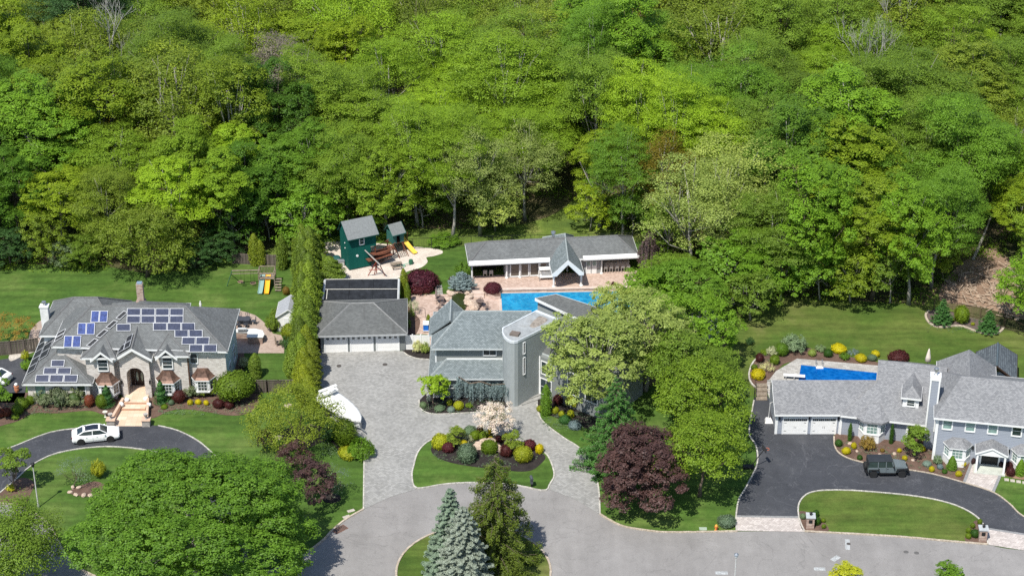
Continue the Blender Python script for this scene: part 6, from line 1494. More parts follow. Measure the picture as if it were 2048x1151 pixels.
    p = px(903, 1152); place_tree('blue_spruce', m, t, p, 'blue green spruce', 'blue green spruce behind the silver one on the round road island')
    m, t = spruce_mesh(12.8, 4.7, 22, 12, .19, 24, droop=.1, dens=120, upcurve=.06, gap=.24, hang=.7, tipw=.36, full=.6)
    p = px(990, 1128); place_tree('norway_spruce', m, t, p, 'norway spruce', 'tall olive spruce with drooping tiered boughs on the round road island')
    # hemlock by the drive on the right
    m, t = spruce_mesh(11.5, 4.3, 24, 13, .2, 25, droop=.16, dens=85, upcurve=.1, gap=.08, hang=.3, tipw=.5)
    p = px(1228, 940); place_tree('hemlock', m, t, p, 'hemlock green', 'large dark green conifer right of the paver drive')
    # dark red maple
    m, L = crown_mesh('red_crown', 4.15, .9, 8.4, 30, .34, 900, 50, .24, 26, clump=.5, spread=.75)
    p = px(1288, 1015); place_tree('crimson_maple', m, trunk_mesh('trunk_limbs', L, 4, .2, 26), p, 'brown purple', 'large dome shaped dark purple brown maple on the lawn by the road')
    # yellow-green airy trees behind it
    m, L = crown_mesh('lime_crown', 4.6, 2.6, 10.5, 26, .34, 700, 40, .24, 27, clump=.75, spread=.45, feather=.4, up=.9)
    tr = trunk_mesh('trunk_limbs', L, 4, .2, 27)
    p = px(1400, 1000); place_tree('lime_maple', m, tr, (p.x, p.y+.8, 0), 'lime maple', 'bright yellow green maple between the dark red maple and the black driveway', rot=0, scale=(.86, .86, .85))
    p = px(1395, 895); place_tree('lime_maple', m, tr, p, 'lime maple', 'yellow green tree behind the nearer bright maple by the driveway', rot=2, scale=(.95, .9, .9))
    p = px(1370, 830); place_tree('lime_maple', m, tr, p, 'mid green', 'soft green tree between the pale oak and the black driveway', rot=4, scale=(.9, .9, .9))
    # pale flowering oaks over the grey house
    m, L = crown_mesh('oak_flower_crown', 5.2, 2.8, 11.5, 30, .32, 900, 40, .25, 28, clump=.55, spread=.65)
    tr = trunk_mesh('trunk_limbs', L, 5, .28, 28, nl=16)
    p = px(1190, 828); place_tree('pale_oak', m, tr, p, 'pale silvery green', 'pale green flowering oak leaning over the right of the grey house', rot=0, bk=bark, scale=(1.02, 1, .98))
    p = px(1290, 780); place_tree('pale_oak', m, tr, p, 'pale silvery green', 'second pale green oak right of the grey house', rot=2.5, bk=bark, scale=(.9, .9, .95))
    p = px(1225, 745); place_tree('pale_oak', m, tr, p, 'pale silvery green', 'pale green oak crown over the rear roof of the grey house', rot=4.1, bk=bark, scale=(.62, .62, .9))
    m, L = crown_mesh('fresh_crown', 4.2, 2.2, 9.0, 22, .34, 560, 40, .25, 29, clump=.5)
    tr = trunk_mesh('trunk_limbs', L, 4, .2, 29)
    for i, (u, v, s, c, lb) in enumerate(((1385, 735, 1.02, 'fresh green', 'fresh green tree left of the garden shed'), (1300, 665, .9, 'fresh green', 'bright green tree at the right end of the blue pool'), (1365, 650, 1.0, 'fresh green', 'bright green tree behind the pale oak, nearest the garden shed'), (1335, 600, .72, 'mid green', 'small soft green tree right of the pool house'), (1418, 790, .7, 'mid green', 'mid green tree below the garden shed'))):
        p = px(u, v); place_tree('garden_tree', m, tr, p, c, lb, rot=i*1.3, scale=(s, s, s*.95))
    # purple weeping beech by the pool house
    m = weep_mesh(6.2, 1.3, 110, 60, .2, 30, low=.1); p = px(1296, 548); place_tree('weeping_beech', m, MBmesh('beech_trunk', MB().tube([(0, 0, 0), (.1, 0, 3), (0, .1, 5.6)], [.14, .1, .04])), p, 'purple brown smoke', 'narrow dusky purple weeping tree at the right end of the pool house')
    # red mounds
    for (u, v, sx, sz, lb) in ((840, 588, 2.15, 1.65, 'big dark red weeping maple mound beside the gravel play yard'), (985, 593, 1.05, .85, 'small dark red maple mound in the pink planter by the pool')):
        p = px(u, v); m_ = weep_mesh(2.1, 1., 150, 40, .11, 31, low=.02)
        o = place_tree('japanese_maple', BM['mound'][0], None, (p.x, p.y+sx*.75, .3 if sx < 2 else 0), 'purple red', lb, scale=(sx, sx*.9, sz*1.15))
        inst('hanging_leaves', m_, LM['purple red'], o).scale = (1.02, 1.02, .52)
    # dwarf blue spruce by the pond
    p = px(922, 588); m, t = spruce_mesh(2.1, 1.75, 9, 17, .17, 32, droop=.05, dens=90, upcurve=.15, z0=.3, tipw=.6)
    place_tree('dwarf_blue_spruce', m, t, (p.x, p.y+1.2, .3), 'steel blue', 'low wide blue spruce on rocks above the little pond', scale=(1, 1, 1))
    # two spruces and a ball in the right back bed
    m, t = spruce_mesh(3.4, 1.35, 13, 12, .15, 33, droop=.12, dens=85, upcurve=.12)
    p = px(1883, 648); place_tree('young_spruce', m, t, p, 'hemlock green', 'left of the two young blue green spruces in the curved back bed', rot=.3)
    p = px(1975, 664); place_tree('young_spruce', m, t, p, 'hemlock green', 'right of the two young blue green spruces in the curved back bed', rot=2, scale=(1, 1, .85))
    # big drooping tree at the left lawn edge and the evergreens beside it
    m, L = crown_mesh('drooping_crown', 5.6, .3, 8.6, 30, .3, 900, 42, .22, 34, clump=.6, feather=.5, spread=.7, up=.4)
    p = px(290, 568); place_tree('drooping_tree', m, trunk_mesh('trunk_limbs', L, 3, .2, 34), (p.x, p.y+2, 0), 'olive green', 'broad drooping light green tree at the edge of the left back lawn', bk=barkd)
    m, L = crown_mesh('evergreen_crown', 2.5, .1, 7.6, 20, .42, 420, 40, .16, 35, clump=.4)
    tr = trunk_mesh('trunk_limbs', L, 3, .12, 35)
    for i, (u, v, sx, sz, c, lb) in enumerate(((97, 530, 1.0, 1.0, 'arborvitae green', 'tall rounded evergreen on the far edge of the left back lawn'), (22, 530, 1.1, .72, 'dark evergreen', 'dark evergreen mass at the left edge of the photo'), (168, 532, .95, .6, 'mid green', 'low rounded evergreen left of the drooping tree'), (130, 532, .6, .5, 'sage green', 'small grey green shrub between the two rounded evergreens'), (-45, 530, 1.1, .8, 'dark evergreen', 'dark evergreen cut by the left edge of the photo'),
                                               (440, 520, 1.0, .62, 'dark evergreen', 'dark evergreen behind the left swing set'), (390, 535, .9, .55, 'dark evergreen', 'low dark evergreen right of the drooping tree'))):
        p = px(u, v); place_tree('evergreen', m, tr, p, c, lb, rot=i, scale=(sx, sx, sz))
    # the tall boundary hedge of arborvitae
    hmesh = [cone_mesh(n=9500, leaf=.19, h=8., r0=1.3, seed=70+i, round_=.55, lump=.2) for i in range(4)]
    HD = [('golden', 612, 812, 4.0, 1.35), ('golden', 603, 795, 4.3, 1.3), ('golden', 616, 785, 4.4, 1.3), ('golden', 604, 768, 4.8, 1.3), ('golden', 618, 756, 4.9, 1.3), ('light green', 598, 748, 5.4, 1.25), ('light green', 583, 752, 4.6, 1.15), ('golden', 610, 735, 5.6, 1.3), ('dark green', 596, 722, 6.0, 1.3), ('light green', 610, 708, 6.8, 1.35), ('light green', 596, 696, 6.6, 1.3), ('dark green', 610, 682, 7.4, 1.4), ('light green', 596, 668, 7.2, 1.35), ('light green', 611, 654, 8.0, 1.4), ('dark green', 598, 640, 7.8, 1.4), ('light green', 612, 626, 8.4, 1.45), ('dark green', 598, 612, 8.2, 1.4), ('light green', 612, 598, 8.6, 1.5), ('dark green', 600, 584, 8.4, 1.5), ('dark green', 613, 570, 8.8, 1.5), ('light green', 598, 558, 8.4, 1.5), ('dark green', 612, 544, 8.6, 1.5), ('dark green', 596, 532, 8.0, 1.4), ('dark green', 622, 530, 7.6, 1.4), ('light green', 650, 566, 5.0, 1.9), ('light green', 636, 560, 5.0, 1.6)]
    cmap = {'golden': 'olive gold arborvitae', 'light green': 'arborvitae light', 'dark green': 'arborvitae green'}
    for i, (c, u, v, h, r) in enumerate(HD):
        u += 10 if i > 9 else 6; h *= 1 if i < 9 else .84 if i < 16 else .74; r *= .9; p = px(u, v); row_ = ORD[i] if i < len(ORD) else 'last'
        lab = f'{c} arborvitae of the tall boundary hedge, {row_} counted from the drive' if i < 24 else ['broad light arborvitae at the left corner of the gravel yard', 'light arborvitae wedged between hedge and gravel yard'][i-24]
        place_tree('arborvitae', hmesh[i % 4], None, p, cmap[c], lab, rot=i*1.7, scale=(r/1.3, r/1.3, h/8.), group='hedge between the brick house and the garage lots')
    for (u, v, w_, h, c, lb) in ((510, 532, 24, 4.2, 'olive gold arborvitae', 'left of the pair of slim arborvitae by the left swing set'), (521, 532, 20, 3.6, 'olive gold arborvitae', 'right of the pair of slim arborvitae by the left swing set'), (565, 540, 24, 4.6, 'arborvitae green', 'slim arborvitae right of the left swing set'), (627, 705, 20, 4.4, 'olive gold arborvitae', 'slim arborvitae touching the left corner of the garage'), (808, 598, 18, 4.0, 'olive gold arborvitae', 'slim arborvitae right of the solar mat shed'), (815, 607, 14, 2.8, 'arborvitae green', 'short slim conifer right of the solar mat shed'), (511, 757, 26, 3.2, 'arborvitae light', 'upright conifer on the small lawn right of the brick house'), (857, 655, 10, 1.8, 'olive gold arborvitae', 'tiny column conifer against the grey house'),
                                 (1699, 882, 9, 2.3, 'dark clipped green', 'left clipped column shrub by the bow window'), (1782, 888, 9, 2.5, 'dark clipped green', 'clipped column shrub right of the bow window'), (1859, 885, 9, 2.7, 'dark clipped green', 'clipped column shrub by the shaded porch'), (1092, 832, 22, 4.0, 'fresh green', 'ivy green column at the corner of the east wing')):
        bush('column', u, v, w_, h, c, lb)
    # low tree by the right house porch
    m, L = crown_mesh('bed_crown', 1.2, .7, 3.4, 10, .5, 150, 34, .16, 37, clump=.3)
    p = px(1829, 912); place_tree('small_tree', m, trunk_mesh('trunk_limbs', L, 1.5, .06, 37), p, 'mid green', 'small green tree in the brown bed in front of the shaded porch')
    for u, v, lb, c in ((912, 893, 'small yellowish tree at the left of the round planted island', 'olive green'), (1027, 903, 'small green tree at the right of the round planted island', 'olive green')):
        p = px(u, v); place_tree('small_tree', m, trunk_mesh('trunk_limbs', L, 1.5, .05, 38), p, c, lb, scale=(.75, .75, .66))
    # tops of two small trees cut by the bottom edge
    p = px(1690, 1178); place_tree('low_tree', m, None, p, 'lime gold', 'yellow green shrub top at the bottom edge below the right lawn', scale=(1.15, 1.15, .7))
    p = px(1893, 1178); place_tree('low_tree', m, None, p, 'fresh green', 'fresh green tree top at the bottom edge near the right', scale=(1.05, 1.05, .85))
    m, L = crown_mesh('orange_crown', 2.2, .2, 3.2, 12, .42, 180, 30, .13, 39, clump=.35)
    p = px(28, 682); place_tree('bronze_maple', m, None, p, 'orange brown', 'bronze green low tree at the left edge by the wooden fence', scale=(1, 1, 1))
def MBmesh(name, mb):
    me = bpy.data.meshes.new(name); me.from_pydata([tuple(v) for v in mb.v], [], mb.f); me.materials.append(None); return me
garden_trees()
SH = [
 # round planted island
 ('mound', 881, 902, 36, 1.35, 'lime gold', 'large golden dome shrub at the left of the round planted island', None),
 ('ball', 896, 909, 24, 1.1, 'purple red', 'dark red ball shrub against the large golden dome, left of the island', None),
 ('ball', 928, 898, 16, .85, 'gold', 'small golden ball left of the island boulders', None),
 ('mound', 940, 873, 26, .9, 'sage green', 'soft green mound at the back of the planted island', None),
 ('mound', 950, 882, 20, .9, 'clipped green', 'left of two green mounds behind the island boulders', None),
 ('mound', 967, 882, 20, .9, 'clipped green', 'right of two green mounds behind the island boulders', None),
 ('ball', 960, 868, 14, .9, 'dark red', 'small dark red ball at the top edge of the planted island', None),
 ('ball', 980, 870, 9, .8, 'gold', 'tiny golden shrub left of the dogwood trunk', None),
 ('ball', 981, 882, 10, .5, 'gold', 'low golden tuft just behind the tan boulders', None),
 ('ball', 999, 887, 17, .7, 'dark red', 'dark red shrub right of the dogwood trunk', None),
 ('ball', 1012, 877, 9, .6, 'gold', 'tiny golden ball right of the dogwood', None),
 ('wispy', 936, 890, 18, 1.0, 'cream variegated', 'pale grassy shrub left of the island boulders', None),
 ('wispy', 1017, 890, 14, .8, 'cream variegated', 'pale shrub left of the small island tree', None),
 ('ball', 1012, 918, 24, 1.4, 'dark red', 'round red shrub left of the big golden ball', None),
 ('egg', 1046, 930, 36, 1.75, 'lime gold', 'large golden ball at the right of the planted island', None),
 ('mound', 1059, 905, 26, 1.1, 'purple red', 'dark red mound behind the large golden ball', None),
 ('ball', 1079, 910, 17, 1.1, 'gold', 'golden ball at the right tip of the island bed', None),
 ('mound', 934, 930, 40, 1.9, 'sage green', 'dull green mound in front of the boulders, left', None),
 ('mound', 979, 912, 30, 1.5, 'clipped green', 'fine green mound in front of the boulders, middle', None),
 # house bed by drive
 ('ball', 846, 818, 14, .7, 'sage green', 'small grey green shrub at the left tip of the drive bed', None),
 ('wispy', 858, 806, 12, .8, 'steel blue', 'bluish tuft beside the standard tree', None),
 ('mound', 879, 825, 22, .55, 'sage green', 'low blue green mat at the kerb of the drive bed', None),
 ('mound', 902, 826, 16, .5, 'steel blue', 'silvery low plant at the kerb of the drive bed', None),
 ('ball', 899, 813, 12, .7, 'lime gold', 'small yellowish ball behind the drive bed kerb', None),
 ('egg', 917, 823, 19, 1.0, 'lime gold', 'leaning yellow green shrub under the weeping cedar', None),
 ('loose', 938, 818, 14, .6, 'mid green', 'small green plant right of the leaning yellow shrub', None),
 ('loose', 903, 792, 20, .6, 'orange brown', 'rusty little plants under the house wall', None),
 ('loose', 835, 708, 22, 1.5, 'cream variegated', 'pale leggy shrub before the white vinyl fence, left', None),
 ('loose', 850, 710, 20, 1.3, 'pale silvery green', 'pale leggy shrub before the white vinyl fence, right', None),
 ('wispy', 820, 640, 20, 1.2, 'mid green', 'strappy green plant right of the garage', None),
 ('wispy', 826, 632, 26, 1.8, 'cream variegated', 'tall spiky grass right of the garage roof', None),
 ('loose', 816, 662, 14, 1.5, 'fresh green', 'green shrub by the garage corner near the vinyl fence', None),
 # right of entrance
 ('ball', 1080, 826, 14, .75, 'lime gold', 'first yellow ball of the row at the east wing bed', 'row of yellow balls'),
 ('ball', 1093, 832, 13, .75, 'lime gold', 'second yellow ball of the row at the east wing bed', 'row of yellow balls'),
 ('ball', 1111, 830, 14, .8, 'lime gold', 'third yellow ball of the row at the east wing bed', 'row of yellow balls'),
 ('ball', 1124, 836, 13, .75, 'lime gold', 'fourth yellow ball of the row at the east wing bed', 'row of yellow balls'),
 ('ball', 1141, 838, 16, .9, 'lime gold', 'fifth and rightmost yellow ball at the east wing bed', 'row of yellow balls'),
 ('ball', 1116, 813, 20, 1.2, 'dark red', 'dark red shrub behind the row of yellow balls', None),
 ('loose', 1150, 822, 34, 2.0, 'lime gold', 'loose golden shrub by the east wing window', None),
 ('mound', 1150, 862, 26, .8, 'steel blue', 'blue grey creeping shrub at the shaded lawn edge', None),
 ('mound', 1130, 850, 24, .8, 'hemlock green', 'dark low shrub in front of the yellow balls', None),
 # left house front bed
 ('ball', 177, 817, 22, 1.35, 'brick red', 'brick red ball shrub left of the entry walk', None),
 ('ball', 203, 821, 26, 1.6, 'clipped green', 'bright green ball beside the spiral evergreen left of the walk', None),
 ('loose', 88, 818, 46, 2.0, 'rhododendron', 'white flowering rhododendron, left of the group under the panels', None),
 ('loose', 116, 822, 44, 2.3, 'rhododendron', 'white flowering rhododendron, middle of the group under the panels', None),
 ('loose', 145, 820, 46, 2.2, 'rhododendron', 'white flowering rhododendron, right of the group under the panels', None),
 ('ball', 60, 812, 20, 1.1, 'clipped green', 'small bright green ball at the left corner of the brick house', None),
 ('ball', 42, 822, 28, 1.2, 'clipped green', 'bright green shrub next to the left corner ball', None),
 ('ball', 34, 833, 24, 1.2, 'clipped green', 'bright green shrub at the front of the left corner bed', None),
 ('loose', 30, 842, 16, .7, 'clipped green', 'small green plant at the kerb of the left corner bed', None),
 ('ball', 13, 836, 18, 1.1, 'brick red', 'rusty red shrub at the left edge bed, right one', None),
 ('ball', 2, 838, 18, 1.0, 'brick red', 'rusty red shrub cut by the left edge of the photo', None),
 ('ball', 337, 803, 18, 1.1, 'clipped green', 'bright green ball right of the right spiral evergreen', None),
 ('ball', 357, 810, 26, 1.5, 'dark red', 'dark red ball shrub under the middle bay window', None),
 ('ball', 342, 812, 12, .6, 'sage green', 'small dull green plant between the red ball and the spiral', None),
 ('ball', 380, 812, 12, .65, 'gold', 'left of three small golden balls in the brick house bed', 'three golden balls'),
 ('ball', 396, 811, 12, .6, 'gold', 'middle of three small golden balls in the brick house bed', 'three golden balls'),
 ('ball', 412, 812, 11, .6, 'gold', 'right of three small golden balls in the brick house bed', 'three golden balls'),
 ('loose', 385, 800, 40, 1.7, 'rhododendron', 'leggy shrub under the gap between the right bay windows', None),
 ('loose', 412, 798, 40, 1.8, 'olive green', 'leggy olive shrub under the right bay window', None),
 ('ball', 436, 820, 22, 1.1, 'dark red', 'dark red shrub under the left of the globe tree', None),
 ('ball', 457, 820, 20, .9, 'dark red', 'dark red shrub under the middle of the globe tree', None),
 ('mound', 328, 819, 14, .4, 'clipped green', 'tiny green mat in front of the right spiral evergreen', None),
 ('loose', 50, 725, 16, 1.4, 'lime gold', 'yellow green shrub at the end of the concrete path', None),
 ('loose', 52, 745, 22, 1.4, 'fresh green', 'green shrub beside the driveway at the left of the brick house', None),
 ('loose', 487, 740, 20, 1.4, 'cream variegated', 'pale flowering shrub right of the brick house side wall', None),
 ('loose', 478, 768, 22, 1.3, 'fresh green', 'dark leafy shrub at the wooden gate end', None),
 ('loose', 544, 668, 28, 2.2, 'arborvitae light', 'light hydrangea left of the white shed', None),
 ('loose', 552, 650, 22, 2.0, 'arborvitae light', 'light shrub behind the hydrangea at the white shed', None),
 ('mound', 578, 680, 34, 1.6, 'olive gold arborvitae', 'golden mound in front of the white shed', None),
 ('loose', 574, 704, 28, 1.6, 'dark evergreen', 'dark shrub in front of the golden mound', None),
 ('ball', 572, 592, 14, 1.1, 'orange brown', 'orange shrub behind the white shed', None),
 ('loose', 196, 962, 30, 2.2, 'lime gold', 'yellow shrub just left of the huge spreading tree', None),
 ('loose', 20, 985, 20, .7, 'lime gold', 'low yellow plant by the road at the left', None),
 # drive left edge
 ('egg', 690, 903, 46, 3.3, 'clipped green', 'tall round green shrub behind the weeping mulberry', None),
 ('mound', 695, 922, 40, 1.0, 'lime gold', 'low yellow spreading shrub at the kerb of the drive', None),
 ('loose', 660, 890, 40, 1.8, 'dark evergreen', 'dark shrub in the shade of the weeping cherry', None),
 # right bed
 ('ball', 1678, 895, 16, .75, 'dark clipped green', 'small green shrub at the corner near the garage door', None),
 ('ball', 1693, 911, 17, .75, 'gold', 'golden ball nearest the driveway kerb', None),
 ('ball', 1708, 899, 12, .7, 'gold', 'golden ball behind the nearest one', None),
 ('loose', 1737, 905, 34, 1.5, 'orange brown', 'golden brown loose shrub under the bow window', None),
 ('ball', 1720, 921, 12, .5, 'dark clipped green', 'small green shrub at the kerb behind the grey off-roader', None),
 ('ball', 1765, 905, 9, .4, 'orange brown', 'tiny brown tuft right of the golden brown shrub', None),
 ('ball', 1799, 906, 9, .5, 'gold', 'small golden plant left of the little tree', None),
 ('ball', 1810, 922, 11, .5, 'gold', 'small golden plant in front of the little tree', None),
 ('ball', 1846, 904, 11, .6, 'gold', 'golden plant right of the little tree', None),
 ('loose', 1876, 932, 19, 1.1, 'sage green', 'grey green variegated shrub left of the bay window', None),
 ('ball', 1855, 935, 18, .5, 'steel blue', 'silver blue mat left of the variegated shrub', None),
 ('ball', 1881, 940, 13, .5, 'steel blue', 'small silver mat in front of the variegated shrub', None),
 ('ball', 1864, 945, 12, .6, 'gold', 'golden ball at the kerb left of the front walk', None),
 ('cone', 1905, 944, 24, 1.6, 'fresh green', 'green conical shrub in front of the left bay window', None),
 ('ball', 1890, 948, 12, .4, 'dark clipped green', 'low dark green tuft beside the conical shrub', None),
 ('ball', 1926, 935, 14, .7, 'gold', 'golden ball at the top left of the front walk', None),
 ('ball', 1918, 955, 13, .6, 'gold', 'golden ball at the lower left of the front walk', None),
 ('ball', 1947, 930, 9, .75, 'brown purple', 'dark plant in a pot at the left foot of the porch', None),
 ('ball', 2002, 936, 9, .7, 'brown purple', 'dark plant in a pot at the right foot of the porch', None),
 ('ball', 2019, 942, 17, .9, 'dark red', 'red ball shrub right of the front walk, rear one', None),
 ('ball', 2022, 955, 18, 1.0, 'dark red', 'red ball shrub right of the front walk, front one', None),
 ('cone', 2042, 955, 24, 1.9, 'fresh green', 'green cone shrub at the right edge by the bay window', None),
 # right pool bed
 ('mound', 1517, 762, 28, 1.1, 'gold', 'big golden shrub at the left end of the pool bed', None),
 ('wispy', 1535, 748, 28, 1.1, 'cream variegated', 'cream variegated shrub by the golden one', None),
 ('ball', 1509, 742, 13, .7, 'clipped green', 'small green ball on the left kerb of the pool bed', None),
 ('ball', 1520, 727, 19, 1.0, 'dark red', 'dark red ball at the upper left of the pool bed', None),
 ('ball', 1550, 732, 20, 1.1, 'clipped green', 'green ball beside the pool patio corner', None),
 ('loose', 1546, 715, 22, 1.1, 'cream variegated', 'cream flowering shrub behind the green ball', None),
 ('ball', 1564, 716, 26, 1.5, 'fresh green', 'bright green round shrub in the pool bed', None),
 ('loose', 1530, 712, 18, .6, 'clipped green', 'low green plant at the back kerb of the pool bed', None),
 ('loose', 1590, 712, 50, 2.0, 'sage green', 'large grey green loose shrub behind the pool patio', None),
 ('ball', 1625, 715, 17, .8, 'pale silvery green', 'pale topped round shrub behind the pool', None),
 ('loose', 1642, 706, 22, .7, 'sage green', 'low grey green plants behind the pool bed', None),
 ('ball', 1657, 717, 18, .9, 'dark clipped green', 'dark green ball behind the pool ladder', None),
 ('mound', 1679, 709, 30, .85, 'gold', 'wide golden shrub behind the pool', None),
 ('loose', 1690, 723, 20, .8, 'fresh green', 'green plant in front of the wide golden shrub', None),
 ('wispy', 1708, 715, 22, .7, 'steel blue', 'silvery lavender tuft right of the wide golden shrub', None),
 ('ball', 1723, 727, 23, .9, 'gold', 'golden ball at the right part of the pool bed', None),
 ('ball', 1752, 716, 16, .7, 'gold', 'small golden ball rightmost in the pool bed', None),
 ('ball', 1745, 724, 18, .7, 'sage green', 'grey green ball in front of the rightmost golden ball', None),
 ('mound', 1800, 730, 40, 1.1, 'dark red', 'dark red low shrub behind the ridge of the low roof', None),
 ('ball', 1925, 651, 32, 2.0, 'clipped green', 'bright green ball between the two young spruces', None),
 ('ball', 1906, 645, 8, .5, 'clipped green', 'tiny green shrub left of the bright green ball', None),
 ('ball', 1946, 652, 8, .4, 'lime gold', 'tiny yellowish shrub right of the bright green ball', None),
 # pillars
 ('ball', 1634, 1052, 16, .9, 'dark clipped green', 'dark green shrub right of the left mailbox pillar', None),
 ('ball', 1648, 1058, 9, .5, 'clipped green', 'small green ball by the left pillar, near the kerb', None),
 ('ball', 1647, 1046, 9, .5, 'clipped green', 'small green ball by the left pillar, behind', None),
 ('ball', 1632, 1036, 12, .8, 'dark clipped green', 'dark green shrub behind the left mailbox pillar', None),
 ('ball', 1606, 1040, 12, .6, 'sage green', 'small grey green plant left of the left pillar', None),
 ('ball', 1951, 1078, 18, .9, 'dark clipped green', 'dark green shrub left of the right mailbox pillar', None),
 ('ball', 1937, 1079, 11, .6, 'clipped green', 'small green ball nearest the road by the right pillar', None),
 ('ball', 1938, 1068, 11, .6, 'clipped green', 'second small green ball by the right pillar', None),
 ('ball', 1946, 1058, 10, .6, 'clipped green', 'third small green ball by the right pillar', None),
 ('ball', 1960, 1050, 10, .6, 'clipped green', 'green ball behind the right pillar', None),
 ('mound', 1455, 1058, 36, 1.0, 'sage green', 'grey green grassy mound beside the driveway apron', None),
 # play yard and pool lawn
 ('loose', 888, 500, 64, 1.0, 'fresh green', 'spreading green shrub at the top of the play yard lawn', None),
 ('loose', 928, 560, 34, 1.8, 'fresh green', 'green shrub at the left end of the pool house', None),
 ('ball', 905, 568, 16, .8, 'dark red', 'small dark bush behind the low blue spruce', None),
 ('ball', 1227, 577, 10, .8, 'dark red', 'small red plant at the right end of the raised pool wall', None),
 ('loose', 1480, 800, 40, 1.2, 'sage green', 'grey green plants in the bed above the black driveway', None),
 ('loose', 1500, 692, 20, .8, 'dark evergreen', 'dark low shrub at the left lawn margin', None),
]
for (kd, u, v, wpx, h, c, lb, gr) in SH: bush(kd, u, v, wpx*1.04, h, c, lb, gr)
def spirals():
    for i, (u, v, h, lb) in enumerate(((213, 820, 2.7, 'spiral clipped evergreen left of the entry walk'), (321, 813, 2.9, 'spiral clipped evergreen right of the entry walk'))):
        g = np.random.default_rng(60+i); n = 5200; t = g.random(n)**.75; turns = 5.5; a = g.uniform(0, 6.28, n)
        r0 = 1.0*(1-t)**.85+.05; ph = (t*turns*6.28-a)
        r = r0*(.62+.38*np.abs(np.cos(ph/2))**.6)*g.uniform(.85, 1.03, n)
        C = np.stack([np.cos(a)*r, np.sin(a)*r, t*h+.05], 1); Nn = np.stack([np.cos(a), np.sin(a), .5+.9*np.cos(ph/2+.8)], 1)+g.normal(size=(n, 3))*.3
        cb = MB().lathe((0, 0, 0), [(.55, 0), (.45, h*.3), (.25, h*.65), (.05, h*.97)], 8)
        me = leafmesh('spiral_foliage', C, Nn, g.uniform(.05, .1, n), .6, np.clip(.5+.5*np.cos(ph), 0, 1), (cb.v, [f[:4] for f in cb.f]))
        o = inst('spiral_topiary', me, LM['hemlock green']); p = px(u, v); o.location = (p.x, p.y+.8, 0); tag(o, lb, 'topiary')
spirals()
# ================================================================== VEHICLES
def wheel(parent, x, y, r, w=.22, spoke=8, rim=None):
    t = mk('tyre', MB().lathe((0, 0, 0), [(r*.62, -w/2), (r*.94, -w/2), (r, -w*.3), (r, w*.3), (r*.94, w/2), (r*.62, w/2)], 20), rubber, None, smooth=False, uv=False)
    wh = bpy.data.objects.new('wheel', None); col.objects.link(wh); wh.parent = parent; wh.location = (x, y, r); wh.rotation_euler = (math.pi/2, 0, 0); wh.empty_display_size = .1
    t.parent = wh
    b = MB().lathe((0, 0, 0), [(r*.64, -w*.38), (r*.64, w*.30), (r*.56, w*.30), (r*.5, w*.1), (.05, w*.1)], 16)
    for k in range(spoke): 
        a = 6.283*k/spoke; b.ob((math.cos(a)*r*.34, math.sin(a)*r*.34, w*.3*(-1 if y < 0 else 1)), (r*.56, r*.12, .03), a)
        b.ob((math.cos(a)*r*.34, math.sin(a)*r*.34, -w*.3*(-1 if y < 0 else 1)), (r*.56, r*.12, .03), a)
    ri = mk('rim', b, rim or plain('dark alloy', (.06, .06, .065), .35, .6), None, uv=False); ri.parent = wh
    return wh
def car_profile(body, xs):
    """xs: list of (x, half width low, z low, half width mid, z mid, half width top, z top) -> lofted closed shell"""
    rings = []
    for x, wl, zl, wm, zm, wt, zt in xs:
        rings.append([(x, -wl, zl), (x, -wm, (zl+zm)/2), (x, -wm, zm), (x, -wt, zt), (x, 0, zt+.02), (x, wt, zt), (x, wm, zm), (x, wm, (zl+zm)/2), (x, wl, zl), (x, 0, zl)])
    body.loft(rings); return body
